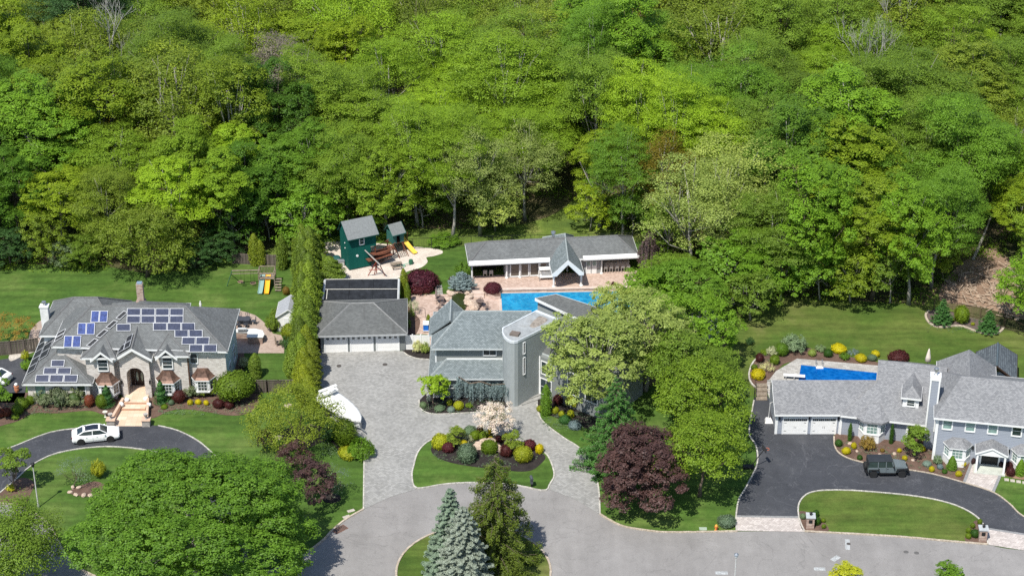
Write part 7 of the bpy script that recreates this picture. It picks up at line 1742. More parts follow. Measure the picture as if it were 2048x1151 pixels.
def sedan(p, rot, label):
    c = thing('sedan', label, 'car', p, rot)
    b = MB()
    car_profile(b, [(-2.50, .70, .38, .82, .62, .70, .86), (-2.42, .80, .26, .92, .66, .78, 1.00), (-1.9, .86, .22, .95, .72, .80, 1.06), (-1.1, .88, .2, .955, .76, .82, 1.0), (0, .88, .2, .955, .76, .84, .97), (1.0, .88, .2, .955, .76, .82, .98), (1.9, .86, .22, .95, .70, .78, .93), (2.35, .80, .26, .90, .60, .72, .84), (2.50, .66, .36, .80, .55, .62, .74)])
    bd = mk('body', b, carwhite, c, smooth=False, uv=False)
    m = bd.modifiers.new('b', 'BEVEL'); m.width = .05; m.segments = 2; m.limit_method = 'ANGLE'
    # greenhouse: dark glass shell with a painted roof and pillars
    g_ = MB().loft([[(-2.0, -.72, 1.03), (-2.0, .72, 1.03), (-1.94, .70, 1.06), (-1.94, -.70, 1.06)], [(-1.15, -.74, .98), (-1.15, .74, .98), (-1.15, .60, 1.42), (-1.15, -.60, 1.42)], [(-.2, -.78, .96), (-.2, .78, .96), (-.2, .62, 1.47), (-.2, -.62, 1.47)], [(.45, -.78, .96), (.45, .78, .96), (.45, .60, 1.44), (.45, -.60, 1.44)], [(1.28, -.74, .95), (1.28, .74, .95), (1.22, .70, 1.0), (1.22, -.70, 1.0)]])
    mk('windows', g_, glass, c, uv=False)
    rf = MB().add([(-1.3, -.62, 1.40), (-1.3, .62, 1.40), (-.2, .65, 1.49), (-.2, -.65, 1.49), (.52, .62, 1.455), (.52, -.62, 1.455), (-.2, 0, 1.52), (-1.3, 0, 1.42), (.52, 0, 1.47)], [(0, 3, 6, 7), (7, 6, 2, 1), (3, 5, 8, 6), (6, 8, 4, 2)])
    for sy in (-1, 1):
        rf.tube([(1.3, sy*.74, .98), (.5, sy*.62, 1.45)], .045, 5); rf.tube([(-2.02, sy*.74, 1.03), (-1.25, sy*.63, 1.41)], .075, 5); rf.tube([(.5, sy*.63, 1.45), (-.2, sy*.66, 1.49), (-1.25, sy*.63, 1.41)], .035, 5); rf.tube([(-.32, sy*.79, .97), (-.3, sy*.64, 1.47)], .045, 5)
        mk('wing_mirror', MB().ob((.95, sy*1.0, 1.03), (.16, .18, .13)), carwhite, c, uv=False)
        mk('headlight', MB().ob((2.42, sy*.66, .72), (.12, .3, .13), sy*-.25), plain('lamp glass', (.5, .52, .55), .1), c, uv=False)
        mk('tail_light', MB().ob((-2.44, sy*.72, .78), (.1, .18, .28)), plain('red lamp', (.35, .01, .01), .2), c, uv=False)
        for x0 in (-.95, .15): mk('door_handle', MB().ob((x0, sy*.965, .83), (.2, .03, .03)), chrome, c, uv=False)
        for x0 in (-1.3, -.3, .85): mk('door_seam', MB().box(x0-.008, x0+.008, sy*.957-.004, sy*.957+.004, .3, .92), black, c, uv=False)
    mk('roof_panel', rf, carwhite, c, uv=False)
    mk('sunroof', MB().add([(-1.05, -.46, 1.445), (-1.05, .46, 1.445), (-.2, .48, 1.525), (.32, .46, 1.50), (.32, -.46, 1.50), (-.2, -.48, 1.525)], [(0, 5, 2, 1), (5, 4, 3, 2)]), plain('dark sunroof', (.02, .025, .04), .1), c, uv=False)
    for v in c.children:
        if v.name.startswith('sunroof'): v.location = (0, 0, .015)
    mk('grille', MB().box(2.46, 2.52, -.38, .38, .5, .72), black, c, uv=False)
    for x in (-1.58, 1.5):
        for sy in (-1, 1): wheel(c, x, sy*.86, .36, .24)
    ar = MB()
    for x in (-1.58, 1.5):
        for sy in (-1, 1): ar.tube([(x, sy*.60, .37), (x, sy*.962, .37)], .42, 18)
    mk('wheel_arch', ar, black, c, uv=False)
    return c
a_, b_ = px(143, 890), px(237, 880); d = b_-a_; m = (a_+b_)/2
sedan((m.x, m.y+.75, .03), math.atan2(d.y, d.x), 'white sedan with a dark sunroof parked on the curved black driveway')
sedan((px(-22, 765).x, px(-22, 765).y+.6, .03), R(160), 'white car cut by the left edge beside the brick house')
def offroader():
    a, b = px(1733, 953), px(1815, 952); d = b-a; mm = (a+b)/2
    c = thing('off_roader', 'grey green boxy off-roader with a black hard top on the black driveway', 'car', (mm.x, mm.y+.65, .035), math.atan2(d.y, d.x))
    b = MB(); 
    b.loft([[(x, -w, z0), (x, w, z0), (x, w, z1), (x, -w, z1)] for x, w, z0, z1 in ((-2.05, .76, .62, 1.14), (-2.0, .79, .55, 1.18), (.75, .79, .5, 1.16), (.8, .76, .5, 1.16), (1.9, .66, .62, 1.08), (1.98, .62, .66, 1.02))])
    o = mk('body', b, cargrey, c, uv=False); m = o.modifiers.new('b', 'BEVEL'); m.width = .04; m.segments = 2; m.limit_method = 'ANGLE'
    h = mk('hood', MB().loft([[(x, -w, 1.0), (x, w, 1.0), (x, w*.96, z), (x, -w*.96, z)] for x, w, z in ((.74, .76, 1.25), (1.3, .71, 1.21), (1.95, .64, 1.10))]), cargrey, c, uv=False)
    ca = MB().loft([[(x, -w0, 1.16), (x, w0, 1.16), (x2, w1, 1.80), (x2, -w1, 1.80)] for x, w0, x2, w1 in ((-2.05, .77, -1.98, .66), (-.5, .78, -.5, .67), (.72, .78, .42, .66))])
    mk('windows', ca, glass, c, uv=False)
    ht = MB().box(-2.04, .46, -.70, .70, 1.80, 1.88).box(-2.06, -1.96, -.72, .72, 1.15, 1.80)
    t = mk('hard_top', ht, plain('matt black top', (.03, .034, .04), .6), c, uv=False); m = t.modifiers.new('b', 'BEVEL'); m.width = .03; m.segments = 2
    for sy in (-1, 1):
        for x in (-1.05, -.22, .58): mk('pillar', MB().tube([(x, sy*.79, 1.16), (x-(.22 if x > .5 else 0), sy*.68, 1.8)], .05, 4), cargrey, c, uv=False)
        mk('fender', MB().ob((-1.45, sy*.86, .93), (1.05, .22, .06)).ob((1.48, sy*.84, .96), (1.1, .26, .06)).ob((-1.98, sy*.86, .78), (.06, .2, .3)).ob((-.92, sy*.86, .78), (.06, .2, .3), 0, 0, -.5).ob((.93, sy*.84, .8), (.06, .22, .32), 0, 0, .5).ob((2.0, sy*.84, .85), (.06, .24, .2)), black, c, uv=False)
        mk('wing_mirror', MB().ob((.55, sy*.93, 1.28), (.1, .2, .18)), black, c, uv=False)
        for x in (-.95, -.05): mk('door_handle', MB().ob((x, sy*.80, 1.02), (.16, .03, .04)), black, c, uv=False)
        for x in (-1.02, -.2, .66): mk('door_seam', MB().box(x-.008, x+.008, sy*.793-.004, sy*.793+.004, .55, 1.15), black, c, uv=False)
        mk('side_step', MB().box(-.9, .85, sy*.78-.08, sy*.78+.08, .42, .48), black, c, uv=False)
        mk('headlight', MB().tube([(1.97, sy*.42, .92), (2.02, sy*.42, .92)], .1, 12), plain('lamp glass', (.5, .52, .55), .1), c, uv=False)
    mk('bumper', MB().box(2.02, 2.25, -.8, .8, .5, .68).box(-2.28, -2.1, -.8, .8, .5, .66), black, c, uv=False)
    mk('grille', MB().box(1.98, 2.0, -.3, .3, .72, 1.02), black, c, uv=False)
    for x in (-1.48, 1.48):
        for sy in (-1, 1): wheel(c, x, sy*.78, .41, .28, 5)
    sp = bpy.data.objects.new('spare_wheel', None); col.objects.link(sp); sp.parent = c; sp.location = (-2.26, 0, .98); sp.rotation_euler = (0, math.pi/2, 0)
    t = mk('tyre', MB().lathe((0, 0, 0), [(.2, -.13), (.37, -.13), (.41, -.07), (.41, .07), (.37, .13), (.2, .13)], 20), rubber, None, uv=False); t.parent = sp
offroader()
def boat():
    a, b = px(716, 858), px(660, 816)     # bow and stern on the ground
    d = a-b; rot = math.atan2(d.y, d.x); mm = (a+b)/2
    o = thing('boat', 'boat under a white canvas cover on a trailer by the hedge', 'boat', (mm.x-.2, mm.y+.2, 0), rot); L = 6.9; o.scale = (1.05, 1.16, 1.12)
    rings = []; N_ = 14
    for i in range(12):
        t = i/11; x = -L/2+L*t; w = 1.18*(1-t**3.2)**.6+.03; z0 = .65+.25*t**2; zt = 1.45+.28*math.sin(t*3.1)+(.22 if t < .16 else 0)-(.1 if t > .9 else 0)
        ring = []
        for k in range(N_):
            an = 2*math.pi*k/N_; cx, sz = math.cos(an), math.sin(an)
            yy = w*(abs(cx)**.7)*(1 if cx > 0 else -1); zz = 1.12+(zt-1.12)*max(0, sz)**.8 if sz >= 0 else 1.12+(z0-1.12)*(-sz)**.8
            ring.append((x, yy*(1 if sz > -.3 else .8), zz+.025*math.sin(i*2.3+k*1.7)))
        rings.append(ring)
    c = mk('cover', MB().loft(rings), canvas, o, smooth=True)
    t = MB().ob((-2.2, 0, 1.95), (.6, 1.7, .25), 0).ob((-2.5, 0, 2.2), (.35, 2.0, .16)).ob((-1.9, .1, 2.28), (.5, .6, .18), .4).tube([(-2.3, -.95, 1.4), (-2.3, -.8, 2.1)], .09, 6).tube([(-2.3, .95, 1.4), (-2.3, .8, 2.1)], .09, 6)
    tw = mk('covered_arch', t, canvas, c); m = tw.modifiers.new('b', 'BEVEL'); m.width = .07; m.segments = 3
    mk('hull', MB().loft([[(x, -w, .95), (x, w, .95), (x, w*.5, .5), (x, -w*.5, .5)] for x, w in ((-3.2, 1.0), (1, 1.0), (2.6, .6), (3.3, .1))]), plain('white hull', (.75, .75, .74), .3), o, uv=False)
    f = MB()
    for sy in (-1, 1): f.tube([(-3.1, sy*.8, .45), (1.5, sy*.75, .45), (3.4, 0, .45)], .05, 5)
    f.tube([(3.2, 0, .45), (4.3, 0, .42)], .06, 5); f.tube([(3.5, 0, .42), (3.5, 0, 1.1)], .05, 5)
    for x in (-2.6, -.6, 1.2): f.tube([(x, -.8, .45), (x, .8, .45)], .045, 5)
    mk('trailer_frame', f, plain('galvanised metal', (.35, .36, .37), .45, .6), o, uv=False)
    for sy in (-1, 1):
        wheel(o, -1.2, sy*1.02, .33, .2); mk('mudguard', MB().box(-1.65, -.75, sy*1.02-.14, sy*1.02+.14, .70, .74), black, o, uv=False)
boat()
# ================================================================== STREET FURNITURE
def lamp_post(u, v, h, label, head='ball'):
    p = px(u, v); o = thing('street_lamp', label, 'street lamp', p)
    mk('pole', MB().lathe((0, 0, 0), [(.12, 0), (.12, .3), (.075, .35), (.055, h-.5)], 10), plain('grey lamp pole', (.50, .50, .48), .6), o, smooth=False, uv=False)
    l = mk('lantern', MB().lathe((0, 0, 0), [(.06, h-.52), (.14, h-.45), (.17, h-.15)], 8), black if head == 'ball' else plain('frosted lantern', (.5, .52, .52)), o, uv=False)
    mk('lantern_cap', MB().lathe((0, 0, 0), [(.24, h-.16), (.2, h-.08), (.03, h+.02)], 10), black if head == 'ball' else chrome, l, uv=False)
lamp_post(77, 1014, 5.4, 'grey street lamp with a black lantern on the left lawn')
lamp_post(1467, 1195, 5.2, 'street lamp with a pale lantern at the bottom edge of the road', 'pale')
def pillar(u, v, label, gr):
    p = px(u, v); o = thing('mailbox_pillar', label, 'mailbox pillar', p, -.08, gr)
    mk('stone_pier', MB().box(-.38, .38, 0, .76, 0, 1.35), redstone, o); mk('cap', MB().box(-.47, .47, -.09, .85, 1.352, 1.47), plain('grey cap stone', (.42, .44, .45)), o)
    mk('mail_slot', MB().box(-.18, .18, -.03, -.003, .75, 1.15), black, o, uv=False)
    mk('lamp', MB().lathe((0, .38, 1.475), [(.08, 0), (.13, .1), (.15, .3), (.17, .32), (.03, .42)], 8), black, o, uv=False)
pillar(1620, 1058, 'stone mailbox pillar left of the oval right lawn by the road', 'mailbox pillars')
pillar(1965, 1083, 'stone mailbox pillar right of the oval right lawn by the road', 'mailbox pillars')
p = px(1063, 974); o = thing('mailbox', 'dark grey mailbox post on the round island lawn', 'mailbox', p, .2)
mk('post', MB().box(-.07, .07, -.07, .07, 0, 1.1), black, o, uv=False); mb = MB().box(-.14, .14, -.3, .3, 1.0, 1.2).tube([(0, -.3, 1.2), (0, .3, 1.2)], .14, 12); mk('box', mb, plain('grey mailbox', (.08, .09, .10)), o, uv=False); mk('bracket', MB().ob((0, 0, .75), (.22, .45, .4)), plain('grey mailbox', (.08, .09, .10)), o, uv=False)
p = px(1432, 1060); o = thing('fire_hydrant', 'orange fire hydrant at the kerb beside the grassy mound', 'fire hydrant', p)
mk('barrel', MB().lathe((0, 0, 0), [(.17, 0), (.17, .06), (.11, .08), (.11, .5), (.15, .52), (.15, .57), (.1, .68), (.03, .74)], 12), plain('orange yellow paint', (.75, .33, .06)), o, smooth=False, uv=False)
mk('outlet', MB().tube([(-.2, 0, .42), (.2, 0, .42)], .05, 8).tube([(0, -.2, .36), (0, 0, .36)], .065, 8), plain('red paint', (.5, .06, .03)), o, uv=False)
def flat(name, u, v, sz, label, cat, mat, rot=0., group=None, z=.03, h=.05, round_=False):
    p = px(u, v)
    b = MB().lathe((0, 0, 0), [(sz[0]/2, 0), (sz[0]/2, h)], 20) if round_ else MB().ob((0, 0, h/2), (sz[0], sz[1], h))
    o = mk(name, b, mat, None); o.location = (p.x, p.y, z); o.rotation_euler.z = rot; return tag(o, label, cat, group)
iron = plain('cast iron', (.08, .07, .065), .7)
flat('manhole_cover', 678, 732, (.55, 0), 'left round dark drain cover in the paver drive before the garage', 'manhole cover', iron, 0, 'drain covers in the paver drive', .045, .03, True)
flat('manhole_cover', 770, 729, (.55, 0), 'right round dark drain cover in the paver drive before the garage', 'manhole cover', iron, 0, 'drain covers in the paver drive', .045, .03, True)
for u, v, lb in ((576, 811, 'round tan cover in the lawn above, near the wooden gate'), (557, 875, 'round tan cover in the lawn below, left of the weeping cherry')):
    p = px(u, v); o = thing('septic_cover', lb, 'lawn cover', (p.x, p.y, .0), 0, 'round covers in the left lawn'); mk('ring', MB().lathe((0, 0, 0), [(.42, 0), (.42, .07), (.34, .075)], 20), plain('tan concrete', (.5, .42, .3)), o, uv=False); mk('lid', MB().lathe((0, 0, 0), [(.33, .02), (.33, .06)], 20), plain('rusty lid', (.22, .12, .09)), o, uv=False)
p = px(680, 1058); o = thing('storm_drain', 'rusty storm drain grate at the kerb of the road', 'storm drain', (p.x, p.y, .02), .75)
mk('frame', MB().box(-.75, .75, -.42, .42, 0, .03), plain('rusty iron', (.20, .10, .07)), o, uv=False)
for k in range(9): mk('bar', MB().box(-.66+.155*k, -.58+.155*k, -.36, .36, .031, .05), iron, o, uv=False)
for k, (u, v, r_) in enumerate(((693, 1025, .55), (702, 1021, .5))): flat('utility_cover', u-6*k*0, v+8*(k == 0), (.75, .4), ['lower', 'upper'][k]+' pale flat cover in the lawn beside the storm drain', 'utility cover', conc, r_, None, .0, .06)
flat('utility_cover', 1406, 1057, (.75, .45), 'pale green flat cover in the lawn left of the hydrant', 'utility cover', plain('pale green cover', (.35, .42, .33)), 0, None, .0, .08)
patchm = groundmat('concrete patch', [(.3, (.33, .34, .34)), (.7, (.42, .43, .43))], ((.8, 3), (5, 4)), fine=10)
for u, v, s, r_, lb in ((1695, 1088, (.45, 1.75), -.12, 'upright pale patch in the road with a round valve cover'), (1671, 1116, (1.0, .55), .75, 'slanting pale patch in the road'), (1639, 1137, (1.1, .5), -.02, 'left most pale patch in the road under the slanting one'), (1443, 1145, (1.2, .5), 0, 'pale patch in the road left of the bottom street lamp')):
    flat('road_patch', u, v, s, lb, 'road patch', patchm, r_, None, .02, .012)
flat('manhole_cover', 1697, 1087, (.4, 0), 'round cover in the upright road patch', 'manhole cover', iron, 0, None, .033, .012, True)
for u, v, lb in ((1812, 1103, 'larger dark stain in the road below the oval right lawn'), (1833, 1105, 'smaller dark stain in the road below the oval right lawn')): flat('tar_patch', u, v, (.5, 0), lb, 'road patch', plain('tar', (.12, .115, .11)), 0, None, .02, .006, True)
# basketball hoops
def hoop(u, v, label, h=3.0, lying=False):
    p = px(u, v); o = thing('basketball_hoop', label, 'basketball hoop', (p.x, p.y, .035))
    if not lying:
        mk('base', MB().loft([[(-.45, -.5, 0), (.45, -.5, 0), (.35, .5, 0), (-.35, .5, 0)], [(-.35, -.4, .3), (.35, -.4, .3), (.25, .45, .22), (-.25, .45, .22)]]), whitew, o, uv=False)
        mk('pole', MB().tube([(0, .2, .2), (.05, 0, 2.3), (.5, -.2, 2.7)], .05, 8), plain('pale pole', (.6, .6, .6)), o, uv=False)
        bb = mk('backboard', MB().ob((.55, -.2, 2.95), (.05, 1.1, .75)), white, o, uv=False); mk('rim_ring', MB().tube([(.85+.23*math.cos(k*.5236), -.2+.23*math.sin(k*.5236), 2.75) for k in range(13)], .025, 5), plain('orange rim', (.7, .16, .05)), o, uv=False)
    else:
        mk('base', MB().ob((0, 0, .12), (1.15, .6, .24)), black, o, uv=False); mk('pole', MB().tube([(.3, 0, .2), (.9, .1, 1.2), (1.5, .3, 2.0)], .05, 8), black, o, uv=False)
        mk('backboard', MB().ob((1.55, .3, 2.2), (.06, .9, .6), .4, .2), plain('dark backboard', (.05, .05, .06)), o, uv=False); mk('rim_ring', MB().tube([(1.85+.23*math.cos(k*.5236), .4+.23*math.sin(k*.5236), 2.05) for k in range(13)], .02, 5), plain('orange rim', (.7, .16, .05)), o, uv=False)
hoop(1537, 842, 'white basketball hoop beside the left wall of the clapboard house')
hoop(1497, 935, 'black portable basketball hoop at the left kerb of the black driveway', lying=True)
# ================================================================== PLAY EQUIPMENT
def play_tower():
    A, B, L_ = px(699, 541), px(746, 531), px(686, 515)
    rot = math.atan2(B.y-A.y, B.x-A.x); o = thing('play_tower', 'tall teal green play tower with an overhanging upper room and grey roof', 'playhouse', (A.x, A.y, 0), rot)
    w, dp, H1, H2 = 2.9, 2.9, 2.7, 4.75
    mk('lower_wall', MB().box(0, w, 0, dp, 0.12, H2-.25), sidGreen, o); mk('upper_room', MB().box(w, w+.75, 0, dp, H1, H2-.25), sidGreen, o)
    mk('floor_beam', MB().box(0, w, -.03, dp, 0, .12), black, o, uv=False)
    roof(o, gabley(0, 1, 0, 1, 0, 1) if 0 else (dict(a=(-.2, -.45, H2-.35), b=(w+1.0, -.45, H2-.35), c=(w+1.0, dp+.3, H2-.5), d=(-.2, dp+.3, H2-.5), e=(-.2, dp*.62, H2+1.25), f=(w+1.0, dp*.62, H2+1.25)), ['abfe', 'cdef'], 'abcd', []), plain('pale grey roof felt', (.19, .20, .20), .9, var=.15, nscale=5), fm=plain('dark green trim', (.0, .05, .04)), world=False, th=.12)
    mk('gable_wall', MB().add([(0, 0, H2-.2), (0, dp, H2-.35), (0, dp*.62, H2+1.0), (w+.75, 0, H2-.2), (w+.75, dp, H2-.35), (w+.75, dp*.62, H2+1.0)], [(2, 1, 0), (3, 4, 5), (0, 3, 5, 2)]), sidGreen, o)
    window(o, (1.75, 0, 3.35), .5, .75, 0, 1, 2, world=False, fr=.1)
    mk('porthole', MB().tube([(1.1, -.06, 1.85), (1.1, 0, 1.85)], .16, 12), white, o, uv=False)
    for z in (3.3, 2.6): mk('climbing_hold', MB().ell((0, 1.2, z), (.08, .08, .08)), whitew, o, uv=False)
    mk('post', MB().box(w+.6, w+.72, .1, .22, 0, H1), redwood, o, uv=False)
play_tower()
def play_set():
    A, B = px(783, 511), px(812, 503)
    rot = math.atan2(B.y-A.y, B.x-A.x); o = thing('playhouse', 'small teal playhouse on wooden stilts with a grey roof and a yellow slide', 'playhouse', (A.x+.2, A.y+.2, 0), rot)
    w, d, z0, z1 = 1.6, 1.6, 1.5, 2.9
    b = MB().box(0, w, 0, d, z0, z1)
    mk('wall', MB().box(0, .55, 0, .08, z0, z1).box(1.05, w, 0, .08, z0, z1).box(.55, 1.05, 0, .08, z1-.3, z1).box(0, .08, .08, d, z0, z1).box(w-.08, w, .08, d, z0, z1).box(.08, w-.08, d-.08, d, z0, z1), plain('teal boards', (.035, .14, .125)), o)
    mk('floor', MB().box(0, w, 0, d, z0-.08, z0-.003), redwood, o, uv=False)
    roof(o, (dict(a=(-.15, -.3, z1-.1), b=(w+.15, -.3, z1-.1), c=(w+.15, d+.3, z1-.1), d=(-.15, d+.3, z1-.1), e=(-.15, d*.6, z1+.95), f=(w+.15, d*.6, z1+.95)), ['abfe', 'cdef'], 'abcd', []), MATS['pale grey roof felt'], fm=MATS['teal boards'], world=False, th=.1)
    for x in (.05, w-.05):
        for y in (.05, d-.05): mk('post', MB().box(x-.06, x+.06, y-.06, y+.06, 0, z0), redwood, o, uv=False)
    # cargo net
    nt_ = MB()
    for k in range(5): nt_.tube([(.1+.25*k, -.05, z0), (.3+.25*k, -1.3, 0.02)], .018, 4)
    for k in range(6): t = k/5.5; nt_.tube([(.1+.2*t, -.05-1.25*t, z0*(1-t)), (1.1+.2*t, -.05-1.25*t, z0*(1-t))], .018, 4)
    mk('climbing_net', nt_, black, o, uv=False)
    for x in (0, 1.25): mk('ladder_rail', MB().tube([(x, -.05, z0), (x+.2, -1.4, 0)], .045, 5), redwood, o, uv=False)
    # slide
    n = 9; rl = []; 
    for i in range(n):
        t = i/(n-1); x = w+.1+2.1*t*.35; y = .6-2.0*t; z = z0*(1-t)**1.15+.12+(.0 if t < .9 else .04)
        rl.append([(x-.28, y-.05, z), (x+.28, y+.05, z), (x+.30, y+.05, z+.16), (x+.24, y+.05, z+.16), (x+.22, y+.05, z+.05), (x-.22, y-.05, z+.05), (x-.24, y-.05, z+.16), (x-.30, y-.05, z+.16)])
    mk('slide', MB().loft(rl), yplast, o, uv=False)
    mk('slide_deck', MB().box(w, w+.7, .4, 1.4, z0-.1, z0-.02).tube([(w+.7, .4, 0), (w+.7, .4, z0+.9)], .05, 5).tube([(w+.7, 1.4, 0), (w+.7, 1.4, z0+.9)], .05, 5), redwood, o, uv=False)
    # suspended bridge and decks between tower and playhouse
    s = thing('rope_bridge', 'red brown wooden bridge and ramp between the tall tower and the small playhouse', 'bridge', px(765, 515))
    a0, a1 = px(740, 506, 1.9), px(785, 492, 1.7)
    n = 14; 
    for k in range(n):
        t = (k+.5)/n; c = a0.lerp(a1, t); c.z -= .35*math.sin(math.pi*t); d_ = a1-a0; mk('plank', MB().ob(c, (.2, 1.3, .05), math.atan2(d_.y, d_.x)), redwood, s, True, uv=False)
    for off in (-.65, .65):
        nn = Vector((-(a1-a0).y, (a1-a0).x, 0)).normalized()*off; pts = []
        for k in range(9): t = k/8; c = a0.lerp(a1, t)+nn; c.z += .75-.35*math.sin(math.pi*t); pts.append(c)
        mk('hand_rail', MB().tube(pts, .045, 5), redwood, s, True, uv=False)
    q0, q1 = px(735, 512, 1.3), px(783, 500, 1.2)
    mk('deck', MB().ob((q0+q1)/2+Vector((0, -.8, -.1)), ((q1-q0).length, .9, .08), math.atan2((q1-q0).y, (q1-q0).x)), redwood, s, True, uv=False)
    lad = thing('ground_ladder', 'dark rung ladder lying low on the gravel before the small playhouse', 'ladder', px(768, 520))
    l0, l1 = px(757, 524, .35), px(782, 513, .8)
    for off in (-.3, .3): nn = Vector((0, off, 0)); mk('rail', MB().tube([l0+nn, l1+nn], .04, 4), redwood, lad, True, uv=False)
    for k in range(9): c = l0.lerp(l1, (k+.5)/9); mk('rung', MB().tube([c+Vector((0, -.3, 0)), c+Vector((0, .3, 0))], .03, 4), black, lad, True, uv=False)
    # swing beam
    sw = thing('climbing_frame', 'weathered beam swing frame with red legs in front of the teal tower', 'swing set', px(750, 545))
    b0, b1 = px(730, 500, 2.4), px(761, 530, 2.2)
    mk('beam', MB().tube([b0, b1], .09, 4), plain('silver grey timber', (.33, .31, .29)), sw, True, uv=False)
    for (u, v) in ((736, 551), (749, 549), (770, 551), (753, 546)): mk('leg', MB().tube([b1.lerp(b0, .25 if u < 760 else .05), px(u, v)], .06, 5), plain('red leg', (.28, .05, .03)), sw, True, uv=False)
    mk('brace', MB().tube([px(738, 540, 1.0), px(762, 538, 1.0)], .05, 4), MATS['red leg'], sw, True, uv=False)
play_set()
def left_swings():
    o = thing('swing_set', 'weathered wooden swing set with a railed deck on the left back lawn', 'swing set', px(500, 560))
    t0, t1 = px(464, 541, 2.2), px(520, 540, 2.2)
    mk('beam', MB().tube([t0, t1], .08, 5), wood, o, True, uv=False); mk('beam', MB().tube([t0+Vector((0, -.5, -.15)), t1+Vector((0, -.5, -.15))], .05, 5), wood, o, True, uv=False)
    for u, v in ((454, 572), (462, 548)): mk('leg', MB().tube([t0, px(u, v)], .05, 5), plain('green leg', (.05, .13, .08)), o, True, uv=False)
    dk = px(534, 552, 1.35); mk('deck', MB().box(dk.x-.95, dk.x+.95, dk.y-.6, dk.y+.9, 1.27, 1.35), wood, o, True, uv=False)
    for sx in (-.95, .95):
        for sy in (-.6, .9): mk('post', MB().box(dk.x+sx-.05, dk.x+sx+.05, dk.y+sy-.05, dk.y+sy+.05, 0, 2.3), wood, o, True, uv=False)
    for k in range(11): x = dk.x-.9+.18*k; mk('baluster', MB().box(x-.025, x+.025, dk.y+.86, dk.y+.92, 1.35, 2.2), wood, o, True, uv=False)
    mk('rail', MB().box(dk.x-1, dk.x+1, dk.y+.84, dk.y+.94, 2.2, 2.3).box(dk.x-1, dk.x+1, dk.y-.65, dk.y-.57, 1.95, 2.05).box(dk.x-1, dk.x-.92, dk.y-.6, dk.y+.9, 2.2, 2.28).box(dk.x+.92, dk.x+1, dk.y-.6, dk.y+.9, 2.2, 2.28), wood, o, True, uv=False)
    for k in range(5): mk('tread', MB().box(dk.x+1.05, dk.x+1.8, dk.y-.5-.25*k, dk.y-.25-.25*k, 1.15-.25*k, 1.2-.25*k), wood, o, True, uv=False)
    for k, u in enumerate((478, 500)): s = t0.lerp(t1, .3+.35*k); mk('swing', MB().tube([s, s+Vector((0, 0, -1.7))], .015, 4).tube([s+Vector((.4, 0, 0)), s+Vector((.4, 0, -1.7))], .015, 4).ob(s+Vector((.2, 0, -1.72)), (.5, .18, .04)), black, o, True, uv=False)
    for (ut, ub, m_, nm, lb) in ((526, 520, gplast, 'slide', 'pale green slide on the left of the wooden swing set'), (537, 533, oplast, 'slide', 'orange yellow slide on the wooden swing set')):
        tp, bt = px(ut, 551, 1.3), px(ub, 588, .1); n = 9; rl = []
        for i in range(n):
            t = i/(n-1); c = tp.lerp(bt, t); z = 1.3*(1-t)**1.1*1.0+.1+(.06 if t > .93 else 0)
            rl.append([(c.x-.27, c.y, z), (c.x+.27, c.y, z), (c.x+.29, c.y, z+.17), (c.x+.23, c.y, z+.17), (c.x+.21, c.y, z+.05), (c.x-.21, c.y, z+.05), (c.x-.23, c.y, z+.17), (c.x-.29, c.y, z+.17)])
        s = mk(nm, MB().loft(rl), m_, o, True, uv=False); s['label'] = lb
    for k, (u, v) in enumerate(((481, 563), (506, 566))): flat('worn_patch', u, v, (.75, 0), ['left', 'right'][k]+' bare patch in the lawn under the swings', 'bare patch', MATS['bare dirt'], 0, None, .0, .015, True)
left_swings()
def shed_white():
    o = thing('white_shed', 'small white shed with a grey gable roof beside the tall hedge', 'shed', px(568, 655))
    fl, fr_ = px(551, 634, 2.0), px(589, 630, 2.0); bl = px(551, 604, 2.0)
    fa = px(573, 624.5, 2.85); ba = px(573, 595, 2.85)
    W_ = 3.0; x0, x1 = fl.x, fl.x+W_; y0, y1 = fl.y, bl.y
    roof(o, gabley(x0, x1, y0, y1, 2.0, 3.0), plain('light grey shingles', (.34, .35, .37), .9, var=.15, nscale=4), gable=['abe', 'cdf'], th=.12)
    x0 += .15; x1 -= .15; y0 += .2; y1 -= .2; xm = (x0+x1)/2
    mk('wall', MB().add([(x0, y0, 0), (x1, y0, 0), (x1, y0, 2.0), (xm, y0, 2.95), (x0, y0, 2.0), (x0, y1, 0), (x1, y1, 0), (x1, y1, 2.0), (xm, y1, 2.95), (x0, y1, 2.0)], [(0, 1, 2, 3, 4), (9, 8, 7, 6, 5), (0, 4, 9, 5), (1, 6, 7, 2)]), whitew, o, True)
    mk('door', MB().box(xm-.6, xm-.02, y0-.05, y0-.003, .1, 1.8).box(xm+.02, xm+.6, y0-.05, y0-.003, .1, 1.8), white, o, True, uv=False)
shed_white()
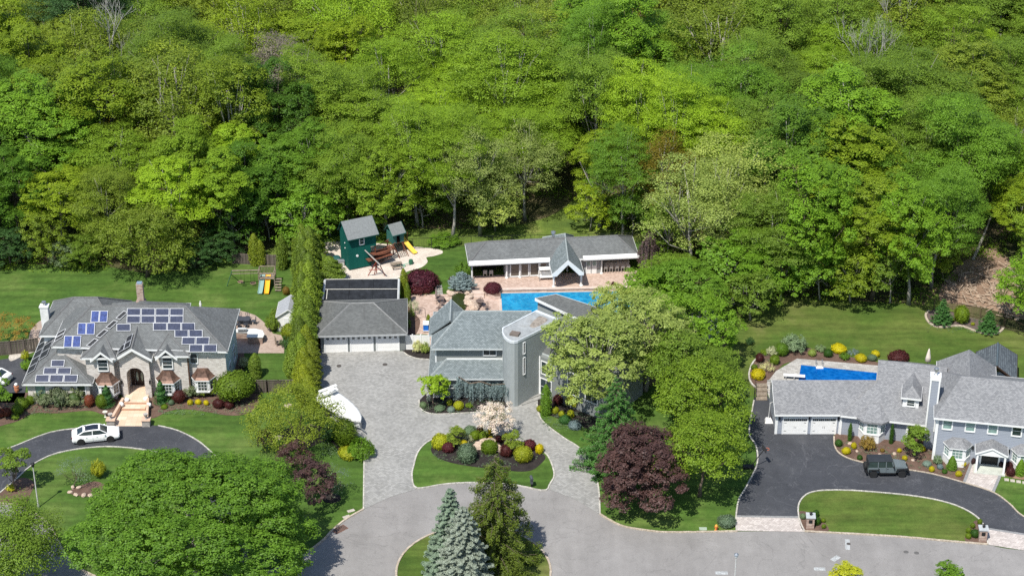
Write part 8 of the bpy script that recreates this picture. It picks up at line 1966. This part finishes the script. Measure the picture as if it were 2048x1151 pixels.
# ================================================================== FENCES
def board_fence(pts, h, label, bw=.30, mat=None, cap=True, name='wooden_fence'):
    o = thing(name, label, 'fence', px(*pts[0])); mat = mat or fencew; rr = random.Random(3)
    P_ = [px(u, v) for u, v in pts]
    for a, b in zip(P_, P_[1:]):
        L = (b-a).length; an = math.atan2(b.y-a.y, b.x-a.x); n = max(1, round(L/2.4))
        for i in range(n+1): c = a.lerp(b, i/n); mk('post', MB().ob((c.x, c.y, h/2+.05), (.13, .13, h+.1), an), mat, o, True)
        for i in range(n):
            s0 = a.lerp(b, i/n); k = int(L/n/bw); me = None
            bd = MB()
            for j in range(k):
                c = a.lerp(b, (i+(j+.5)/k)/n); hh = h+rr.uniform(-.03, .02); bd.ob((c.x, c.y, hh/2), (L/n/k-.02, .03, hh), an)
            c = a.lerp(b, (i+.5)/n); bd.ob((c.x, c.y, h*.85), (L/n-.12, .07, .09), an).ob((c.x, c.y, h*.2), (L/n-.12, .07, .09), an)
            mk('fence_panel', bd, mat, o, True)
            if cap: mk('cap_rail', MB().ob((c.x, c.y, h+.06), (L/n, .14, .05), an), mat, o, True)
    return o
board_fence([(-30, 712), (22, 709), (50, 706), (78, 702)], 1.7, 'weathered wooden fence at the left edge beside the brick house')
board_fence([(498, 785), (535, 785), (558, 785), (592, 784)], 1.55, 'weathered wooden fence and gate between the globe tree and the hedge')
board_fence([(466, 527), (560, 531)], 1.5, 'grey wooden fence in the shade behind the left swing set', cap=False)
def rail_fence(pts, h, label, sp=2.4, mat=None, mesh=True):
    o = thing('metal_fence', label, 'fence', px(*pts[0])); mat = mat or plain('black fence metal', (.02, .022, .02), .5)
    P_ = [px(u, v) for u, v in pts]
    for a, b in zip(P_, P_[1:]):
        L = (b-a).length; n = max(1, round(L/sp)); an = math.atan2(b.y-a.y, b.x-a.x)
        for i in range(n): c = a.lerp(b, i/n); mk('post', MB().ob((c.x, c.y, h/2), (.07, .07, h), an), mat, o, True, uv=False)
        m = (a+b)/2
        for z_, t_ in ((h-.03, .045), (.12, .03)): mk('rail', MB().ob((m.x, m.y, z_), (L, t_, t_), an), mat, o, True, uv=False)
        if mesh:
            w_ = MB(); k = int(L/.3)
            for j in range(k): c = a.lerp(b, (j+.5)/k); w_.ob((c.x, c.y, h/2), (.012, .012, h-.1), an)
            x = mk('wire', w_, mat, o, True, uv=False); x['kind'] = 'stuff'
rail_fence([(812, 500), (826, 498), (900, 494), (985, 492), (1100, 490), (1290, 486), (1330, 492)], 1.5, 'black metal fence along the woods behind the play yard and the pool house')
rail_fence([(1840, 606), (1868, 620), (1912, 626), (1960, 638), (2008, 655), (2090, 690)], 1.5, 'rusty wire fence behind the curved back bed at the right', mat=plain('rusty fence', (.10, .065, .045)))
rail_fence([(1590, 590), (1660, 594), (1750, 602), (1840, 606)], 1.3, 'dark wire fence along the woods at the right back lawn')
rail_fence([(1508, 800), (1510, 775)], 1.3, 'short dark metal fence at the end of the black driveway', 1.2)
# ================================================================== PATIO THINGS
def chair(p, rot, label, mat, group=None, rnd=True):
    o = thing('patio_chair', label, 'chair', p, rot, group)
    mk('seat', MB().box(-.25, .25, -.25, .25, .42, .46), mat, o, uv=False)
    mk('backrest', MB().tube([(.25*math.cos(a), -.25, .72+.28*math.sin(a)) for a in [k*math.pi/6 for k in range(13)]], .025, 5).box(-.02, .02, -.27, -.24, .46, .98).box(-.24, .24, -.265, -.245, .7, .73), mat, o, uv=False)
    for a in (-1, 1):
        for b in (-1, 1): mk('leg', MB().tube([(a*.22, b*.22, .42), (a*.26, b*.28, 0)], .02, 4), mat, o, uv=False)
    return o
p = px(486, 648); t = thing('patio_table', 'dark patio table on the tan patio right of the brick house', 'table', (p.x, p.y, .03))
mk('tabletop', MB().box(-.85, .85, -.5, .5, .70, .74), plain('dark grey metal', (.06, .065, .08), .5), t, uv=False)
for a in (-1, 1):
    for b in (-1, 1): mk('leg', MB().box(a*.75-.02, a*.75+.02, b*.4-.02, b*.4+.02, 0, .7), MATS['dark grey metal'], t, uv=False)
for (dx, dy, r_, lb) in ((-.45, .85, math.pi, 'back left'), (.45, .85, math.pi, 'back right'), (-.45, -.8, 0, 'front left'), (.45, -.8, 0, 'front right'), (-1.25, 0, -math.pi/2, 'left end'), (1.3, 0, math.pi/2, 'right end')):
    chair((p.x+dx, p.y+dy, .03), r_, lb+' chair at the dark table on the tan patio', MATS['dark grey metal'], 'chairs round the dark patio table')
def grill():
    o = thing('grill_island', 'white topped stone grill counter with a steel barbecue on the tan patio', 'outdoor kitchen', px(498, 690))
    a = px(498, 686)
    mk('counter_base', MB().box(a.x-.1, a.x+1.6, a.y-.2, a.y+1.3, 0, .9).box(a.x-2.0, a.x-.1, a.y+.9, a.y+1.5, 0, .9), redstone, o, True)
    mk('countertop', MB().prism([(a.x-2.2, a.y+.9), (a.x-.2, a.y+.8), (a.x-.2, a.y-.3), (a.x+1.7, a.y-.3), (a.x+1.8, a.y+.4), (a.x+1.5, a.y+1.3), (a.x+.6, a.y+1.75), (a.x-2.0, a.y+1.6), (a.x-2.3, a.y+1.25)], .9, .98), plain('white granite', (.68, .68, .66), .4, var=.1, nscale=6), o, True)
    mk('barbecue', MB().box(a.x-1.3, a.x-.3, a.y+.85, a.y+1.35, .985, 1.25).tube([(a.x-1.3, a.y+1.1, 1.25), (a.x-.3, a.y+1.1, 1.25)], .22, 10), plain('steel', (.35, .36, .37), .3, .7), o, True, uv=False)
grill()
p = px(557, 690); t = thing('wooden_chair', 'brown wooden chair at the right of the tan patio', 'chair', (p.x, p.y, .03), -1.2); mk('seat', MB().box(-.3, .3, -.3, .3, .38, .43), wood, t, uv=False); mk('backrest', MB().box(-.3, .3, -.34, -.28, .43, 1.15), wood, t, uv=False)
for a in (-1, 1):
    for b in (-1, 1): mk('leg', MB().box(a*.27-.03, a*.27+.03, b*.27-.03, b*.27+.03, 0, .38), wood, t, uv=False)
brz = plain('bronze chair metal', (.17, .125, .11), .5)
for k, (u, v, r_) in enumerate(((884, 612, 1.2), (878, 622, .6), (876, 603, 2.2), (957, 615, 2.9), (972, 620, 2.4), (960, 607, .3))):
    chair((px(u, v).x, px(u, v).y, .03), r_, ['bronze chair nearest the pond on the pink terrace', 'bronze chair by the grey house gable', 'bronze chair at the back of the pond group', 'bronze chair left of the bright pool, front', 'bronze chair left of the bright pool, right one', 'bronze chair left of the bright pool, rear'][k], brz, 'bronze chairs on the pink terrace')
p = px(873, 608); t = thing('folded_parasol', 'slim closed parasol standing by the pond on the pink terrace', 'parasol', p); mk('pole', MB().tube([(0, 0, 0), (0, 0, 2.2)], .03, 6), brz, t, uv=False); mk('canopy', MB().lathe((0, 0, 1.0), [(.05, 0), (.16, .1), (.12, .8), (.02, 1.3)], 8), plain('brown cloth', (.25, .2, .18)), t, uv=False)
for k, (u, v) in enumerate(((881, 606), (960, 612))):
    p = px(u, v); t = thing('round_table', ['round bronze table by the pond', 'round bronze table left of the bright pool'][k], 'table', (p.x, p.y, .03)); mk('tabletop', MB().lathe((0, 0, 0), [(.5, .7), (.5, .74)], 16), brz, t, uv=False); mk('leg', MB().tube([(0, 0, 0), (0, 0, .7)], .05, 6), brz, t, uv=False)
p = px(852, 661); t = thing('towel_cart', 'bright blue bin on a stand against the grey house', 'bin', (p.x, p.y, .03)); mk('bin', MB().box(-.3, .3, -.45, .45, .25, 1.0), bluep, t, uv=False); mk('frame', MB().box(-.33, .33, -.48, .48, .15, .25).box(-.34, .34, -.5, .5, 1.0, 1.06), white, t, uv=False)
p = px(847, 645); t = thing('shower_pole', 'bent brown metal arch pole on the pink terrace', 'pole', p); mk('pole', MB().tube([(-1.0, .3, 0), (-.9, .3, 1.7), (-.2, .3, 1.9), (.2, .2, 1.8), (.25, .2, .6)], .035, 6), brz, t, uv=False)
# pond with rocks and waterfall
pn = thing('garden_pond', 'dark little pond with a waterfall below the low blue spruce', 'pond', px(918, 600))
mk('water', MB().prism(smooth_path(pxs([(908, 590), (930, 590), (934, 605), (928, 622), (902, 620), (898, 606)]), True, 4), .0, .16), waterp, pn, True)
def rock_mesh(seed, n=9, m=6): 
    b = MB().ell((0, 0, .35), (1, .8, .55), n, m, .16, seed); return MBmesh('rock', b)
RK = [rock_mesh(i) for i in range(4)]
for me in RK: me.materials.clear(); me.materials.append(rock)
def rocks(lst, group, fmt):
    for i, (u, v, s, lb) in enumerate(lst):
        p = px(u, v); o = bpy.data.objects.new('boulder', RK[i % 4]); col.objects.link(o); o.location = (p.x, p.y, .0); o.scale = (s, s*.9, s); o.rotation_euler.z = i*1.9; tag(o, lb, 'boulder', group)
rocks([(961, 897, .95, 'big flat tan boulder in the middle of the planted island'), (950, 899, .6, 'pinkish boulder at the left of the island boulder group'), (978, 891, .9, 'long tan boulder at the back of the island boulder group'), (995, 900, .75, 'tan boulder at the right of the island boulder group'), (968, 888, .7, 'low tan boulder behind the pinkish one')], 'boulders in the planted island', 0)
nmr = ['top left', 'upper right', 'right', 'lower right', 'lowest', 'far left', 'middle right', 'small right', 'small left', 'outer right']
rocks([(u, v, s*1.5, nmr[i]+' tan rock around the little pond') for i, (u, v, s) in enumerate(((903, 590, .35), (934, 588, .4), (938, 598, .4), (940, 610, .55), (948, 618, .6), (896, 600, .35), (934, 604, .35), (943, 592, .3), (900, 586, .3), (950, 608, .4)))], 'rocks round the pond', 0)
rocks([(1700, 888, .3, 'pale stone beside the golden ball in the right bed'), (1694+20, 903, .22, 'flat pale stone left of the golden brown shrub'), (1735, 890, .2, 'pale stone under the bow window'), (1760, 910, .25, 'stone behind the off-roader'), (1789, 908, .28, 'pale stone left of the small golden plant'), (1826, 921, .25, 'pale stone in front of the little tree'), (1858, 900, .2, 'small white stone near the shaded porch')], 'stones in the right bed', 0)
rocks([(u, v, s, l_+' rough stone edging the small bed on the left lawn') for u, v, s, l_ in ((140, 985, .3, 'leftmost'), (146, 975, .28, 'upper left'), (158, 976, .3, 'upper'), (152, 990, .3, 'lower left'), (168, 991, .34, 'lower'), (182, 992, .34, 'lower right'), (195, 994, .3, 'rightmost'))], 'stones round the small left bed', 0)
# brush and rubble on the bare slope
def rubble():
    b = MB(); rr = random.Random(4)
    for _ in range(240):
        u, v = rr.uniform(1890, 2060), rr.uniform(525, 640)
        if v < 525+(1960-u)*.6 or v > 600+(u-1900)*.35: continue
        p = px(u, v); a = rr.uniform(0, 3.14); l = rr.uniform(.5, 2.4)
        b.tube([p+Vector((0, 0, .1)), p+Vector((math.cos(a)*l, math.sin(a)*l, rr.uniform(.05, .7)))], rr.uniform(.03, .1), 4)
    for _ in range(90):
        u, v = rr.uniform(1890, 2060), rr.uniform(530, 640)
        if v < 525+(1960-u)*.6 or v > 600+(u-1900)*.35: continue
        p = px(u, v); s = rr.uniform(.15, .5); b.ell((p.x, p.y, s*.3), (s, s*.8, s*.5), 6, 4, .2, rr.randint(0, 99))
    o = mk('brushwood', b, plain('dry brushwood', (.36, .27, .2), .9, var=.35, nscale=2)); o['kind'] = 'stuff'; o['label'] = 'dry branches and rubble on the bare slope'
    a, b2 = px(1945, 520), px(1968, 483, 1); t = thing('leaning_trunk', 'leaning bare dead trunk on the bare slope', 'dead tree', a); mk('trunk', MB().tube([a, a.lerp(b2, .5)+Vector((0, 0, .5)), b2+Vector((.6, .3, 3.5))], [.22, .17, .1], 7), bark, t, True)
rubble()
for i, (u, v) in enumerate(((2013, 959), (2025, 961), (2037, 963), (2049, 965))): flat('stepping_stone', u, v, (.45, .4), ['first', 'second', 'third', 'fourth'][i]+' pale stepping stone from the front walk at the right edge', 'stepping stone', conc, -.15, 'stepping stones right of the front walk', .0, .08)
# statue, birdbath, parasol, cooler
p = px(402, 622); o = thing('garden_statue', 'white garden statue behind the brick house', 'statue', p); mk('plinth', MB().box(-.2, .2, -.2, .2, 0, .35), white, o, uv=False); mk('figure', MB().lathe((0, 0, .35), [(.14, 0), (.17, .2), (.12, .5), (.17, .7), (.06, .85), (.09, .95), (.03, 1.05)], 10), white, o, smooth=True, uv=False)
p = px(211, 833); o = thing('bird_bath', 'small white pedestal bird bath left of the entry walk', 'bird bath', p); mk('pedestal', MB().lathe((0, 0, 0), [(.16, 0), (.08, .1), (.08, .55)], 10), plain('pale stone', (.62, .58, .5)), o, uv=False); mk('bowl', MB().lathe((0, 0, .55), [(.08, 0), (.28, .12), (.24, .12)], 12), MATS['pale stone'], o, uv=False)
p = px(1853, 730); o = thing('closed_parasol', 'closed cream parasol behind the low roof of the clapboard house', 'parasol', (px(1853, 745).x, px(1853, 745).y, 0)); mk('pole', MB().tube([(0, 0, 0), (0, 0, 3.2)], .035, 6), wood, o, uv=False); mk('canopy', MB().lathe((0, 0, 1.5), [(.1, 0), (.36, .1), (.28, .6), (.12, 1.4), (.02, 1.7)], 10), plain('cream cloth', (.68, .60, .52)), o, smooth=True, uv=False)
p = px(682, 530); o = thing('storage_box', 'light grey storage box left of the tall teal tower', 'storage box', p); mk('box', MB().box(-.45, .45, -.3, .3, 0, .6), plain('light grey plastic', (.45, .44, .42)), o, uv=False); mk('lid', MB().box(-.48, .48, -.33, .33, .6, .68), plain('dark grey lid', (.2, .21, .23)), o, uv=False)
p = px(673, 519); o = thing('toy_bin', 'dark green lidded sandbox behind the grey storage box', 'sandbox', p); mk('box', MB().lathe((0, 0, 0), [(.5, 0), (.55, .3), (.4, .45), (.1, .5)], 10), plain('dark teal plastic', (.02, .09, .09)), o, uv=False)
# picnic table and see-saw on the gravel
p = px(793, 535); o = thing('picnic_table', 'grey picnic table on the gravel below the small playhouse', 'table', p, .3); mk('tabletop', MB().box(-.7, .7, -.3, .3, .6, .65), wood, o, uv=False)
for s in (-1, 1): mk('bench', MB().box(-.7, .7, s*.6-.12, s*.6+.12, .35, .4), wood, o, uv=False); mk('leg', MB().tube([(s*.55, -.6, 0), (s*.45, 0, .6), (s*.55, .6, 0)], .04, 4), wood, o, uv=False)
p = px(806, 533); o = thing('ride_on_toy', 'green seesaw toy right of the picnic table', 'toy', p, .2); mk('beam', MB().tube([(-.8, 0, .35), (0, 0, .25), (.8, 0, .45)], .06, 6), plain('pale green toy', (.25, .42, .32)), o, uv=False); mk('rocker', MB().ob((0, 0, .12), (.5, .4, .24)), MATS['pale green toy'], o, uv=False)
p = px(822, 528); o = thing('toy_barrel', 'dark green barrel beside the foot of the yellow slide', 'toy', p); mk('barrel', MB().lathe((0, 0, 0), [(.25, 0), (.3, .3), (.25, .6), (.1, .62)], 10), plain('dark green toy', (.03, .12, .07)), o, uv=False)
# terrace steps of pool bed, right lot
st = thing('timber_steps', 'weathered timber steps left of the clapboard garage', 'steps', px(1520, 790))
for k, v in enumerate((777, 784, 791, 798)): a, b = px(1512, v), px(1534, v); mk('step', MB().box(a.x, b.x, a.y-.28, a.y+.38, 0, .50-.12*k), wood, st, True)
for k, (u, v, lb) in enumerate(((160, 764, 0),)): pass
p = px(34, 783); o = thing('planter_pot', 'orange terracotta pot with white top at the left corner of the brick house', 'pot', p); mk('pot', MB().lathe((0, 0, 0), [(.2, 0), (.28, .3), (.24, .7), (.3, .75)], 10), plain('terracotta', (.5, .2, .1)), o, uv=False); mk('globe', MB().ell((0, 0, .95), (.2, .2, .2)), white, o, uv=False)

# low creeping plants and dead leaves in the beds: uncountable
def ground_cover():
    g = np.random.default_rng(77); C, S = [], []
    B = [(860, 1090, 868, 935, 260), (845, 1005, 800, 826, 120), (1670, 1930, 880, 950, 330), (1505, 1750, 700, 770, 260), (10, 215, 805, 835, 200), (315, 510, 800, 828, 200), (1085, 1200, 820, 860, 160), (1855, 2000, 635, 665, 70), (640, 725, 880, 915, 90)]
    for (u0, u1, v0, v1, n) in B:
        for _ in range(n):
            u, v = g.uniform(u0, u1), g.uniform(v0, v1)
            if u0 == 860 and ((u-976)/112)**2+((v-901)/34)**2 > 1: continue
            if u0 == 1670 and v > 900+(u-1690)*.25: continue
            if u0 == 1670 and v < 882+(u-1680)*.12: continue
            if u0 == 1505 and (v > 722+(1560-u)*.9 or v > 735 or (u > 1600 and (v > 716+(u-1600)*.09 or v < 699+(u-1600)*.12))): continue
            if u0 == 10 and v > 838-(u/10)*1.2: continue
            p = px(u, v, .1); r = g.uniform(.06, .28); k = 14; q = unit(g.normal(size=(k, 3))); q[:, 2] = abs(q[:, 2])*.6
            C.append(np.array(p)+q*r); S.append(g.uniform(.04, .11, k))
    C = np.vstack(C); me = leafmesh('ground_cover', C, g.normal(size=C.shape)*.5+np.array([0, 0, 1.]), np.concatenate(S))
    o = inst('ground_cover', me, LM['sage green']); o['kind'] = 'stuff'; o['label'] = 'small creeping plants scattered over the mulch beds'
ground_cover()
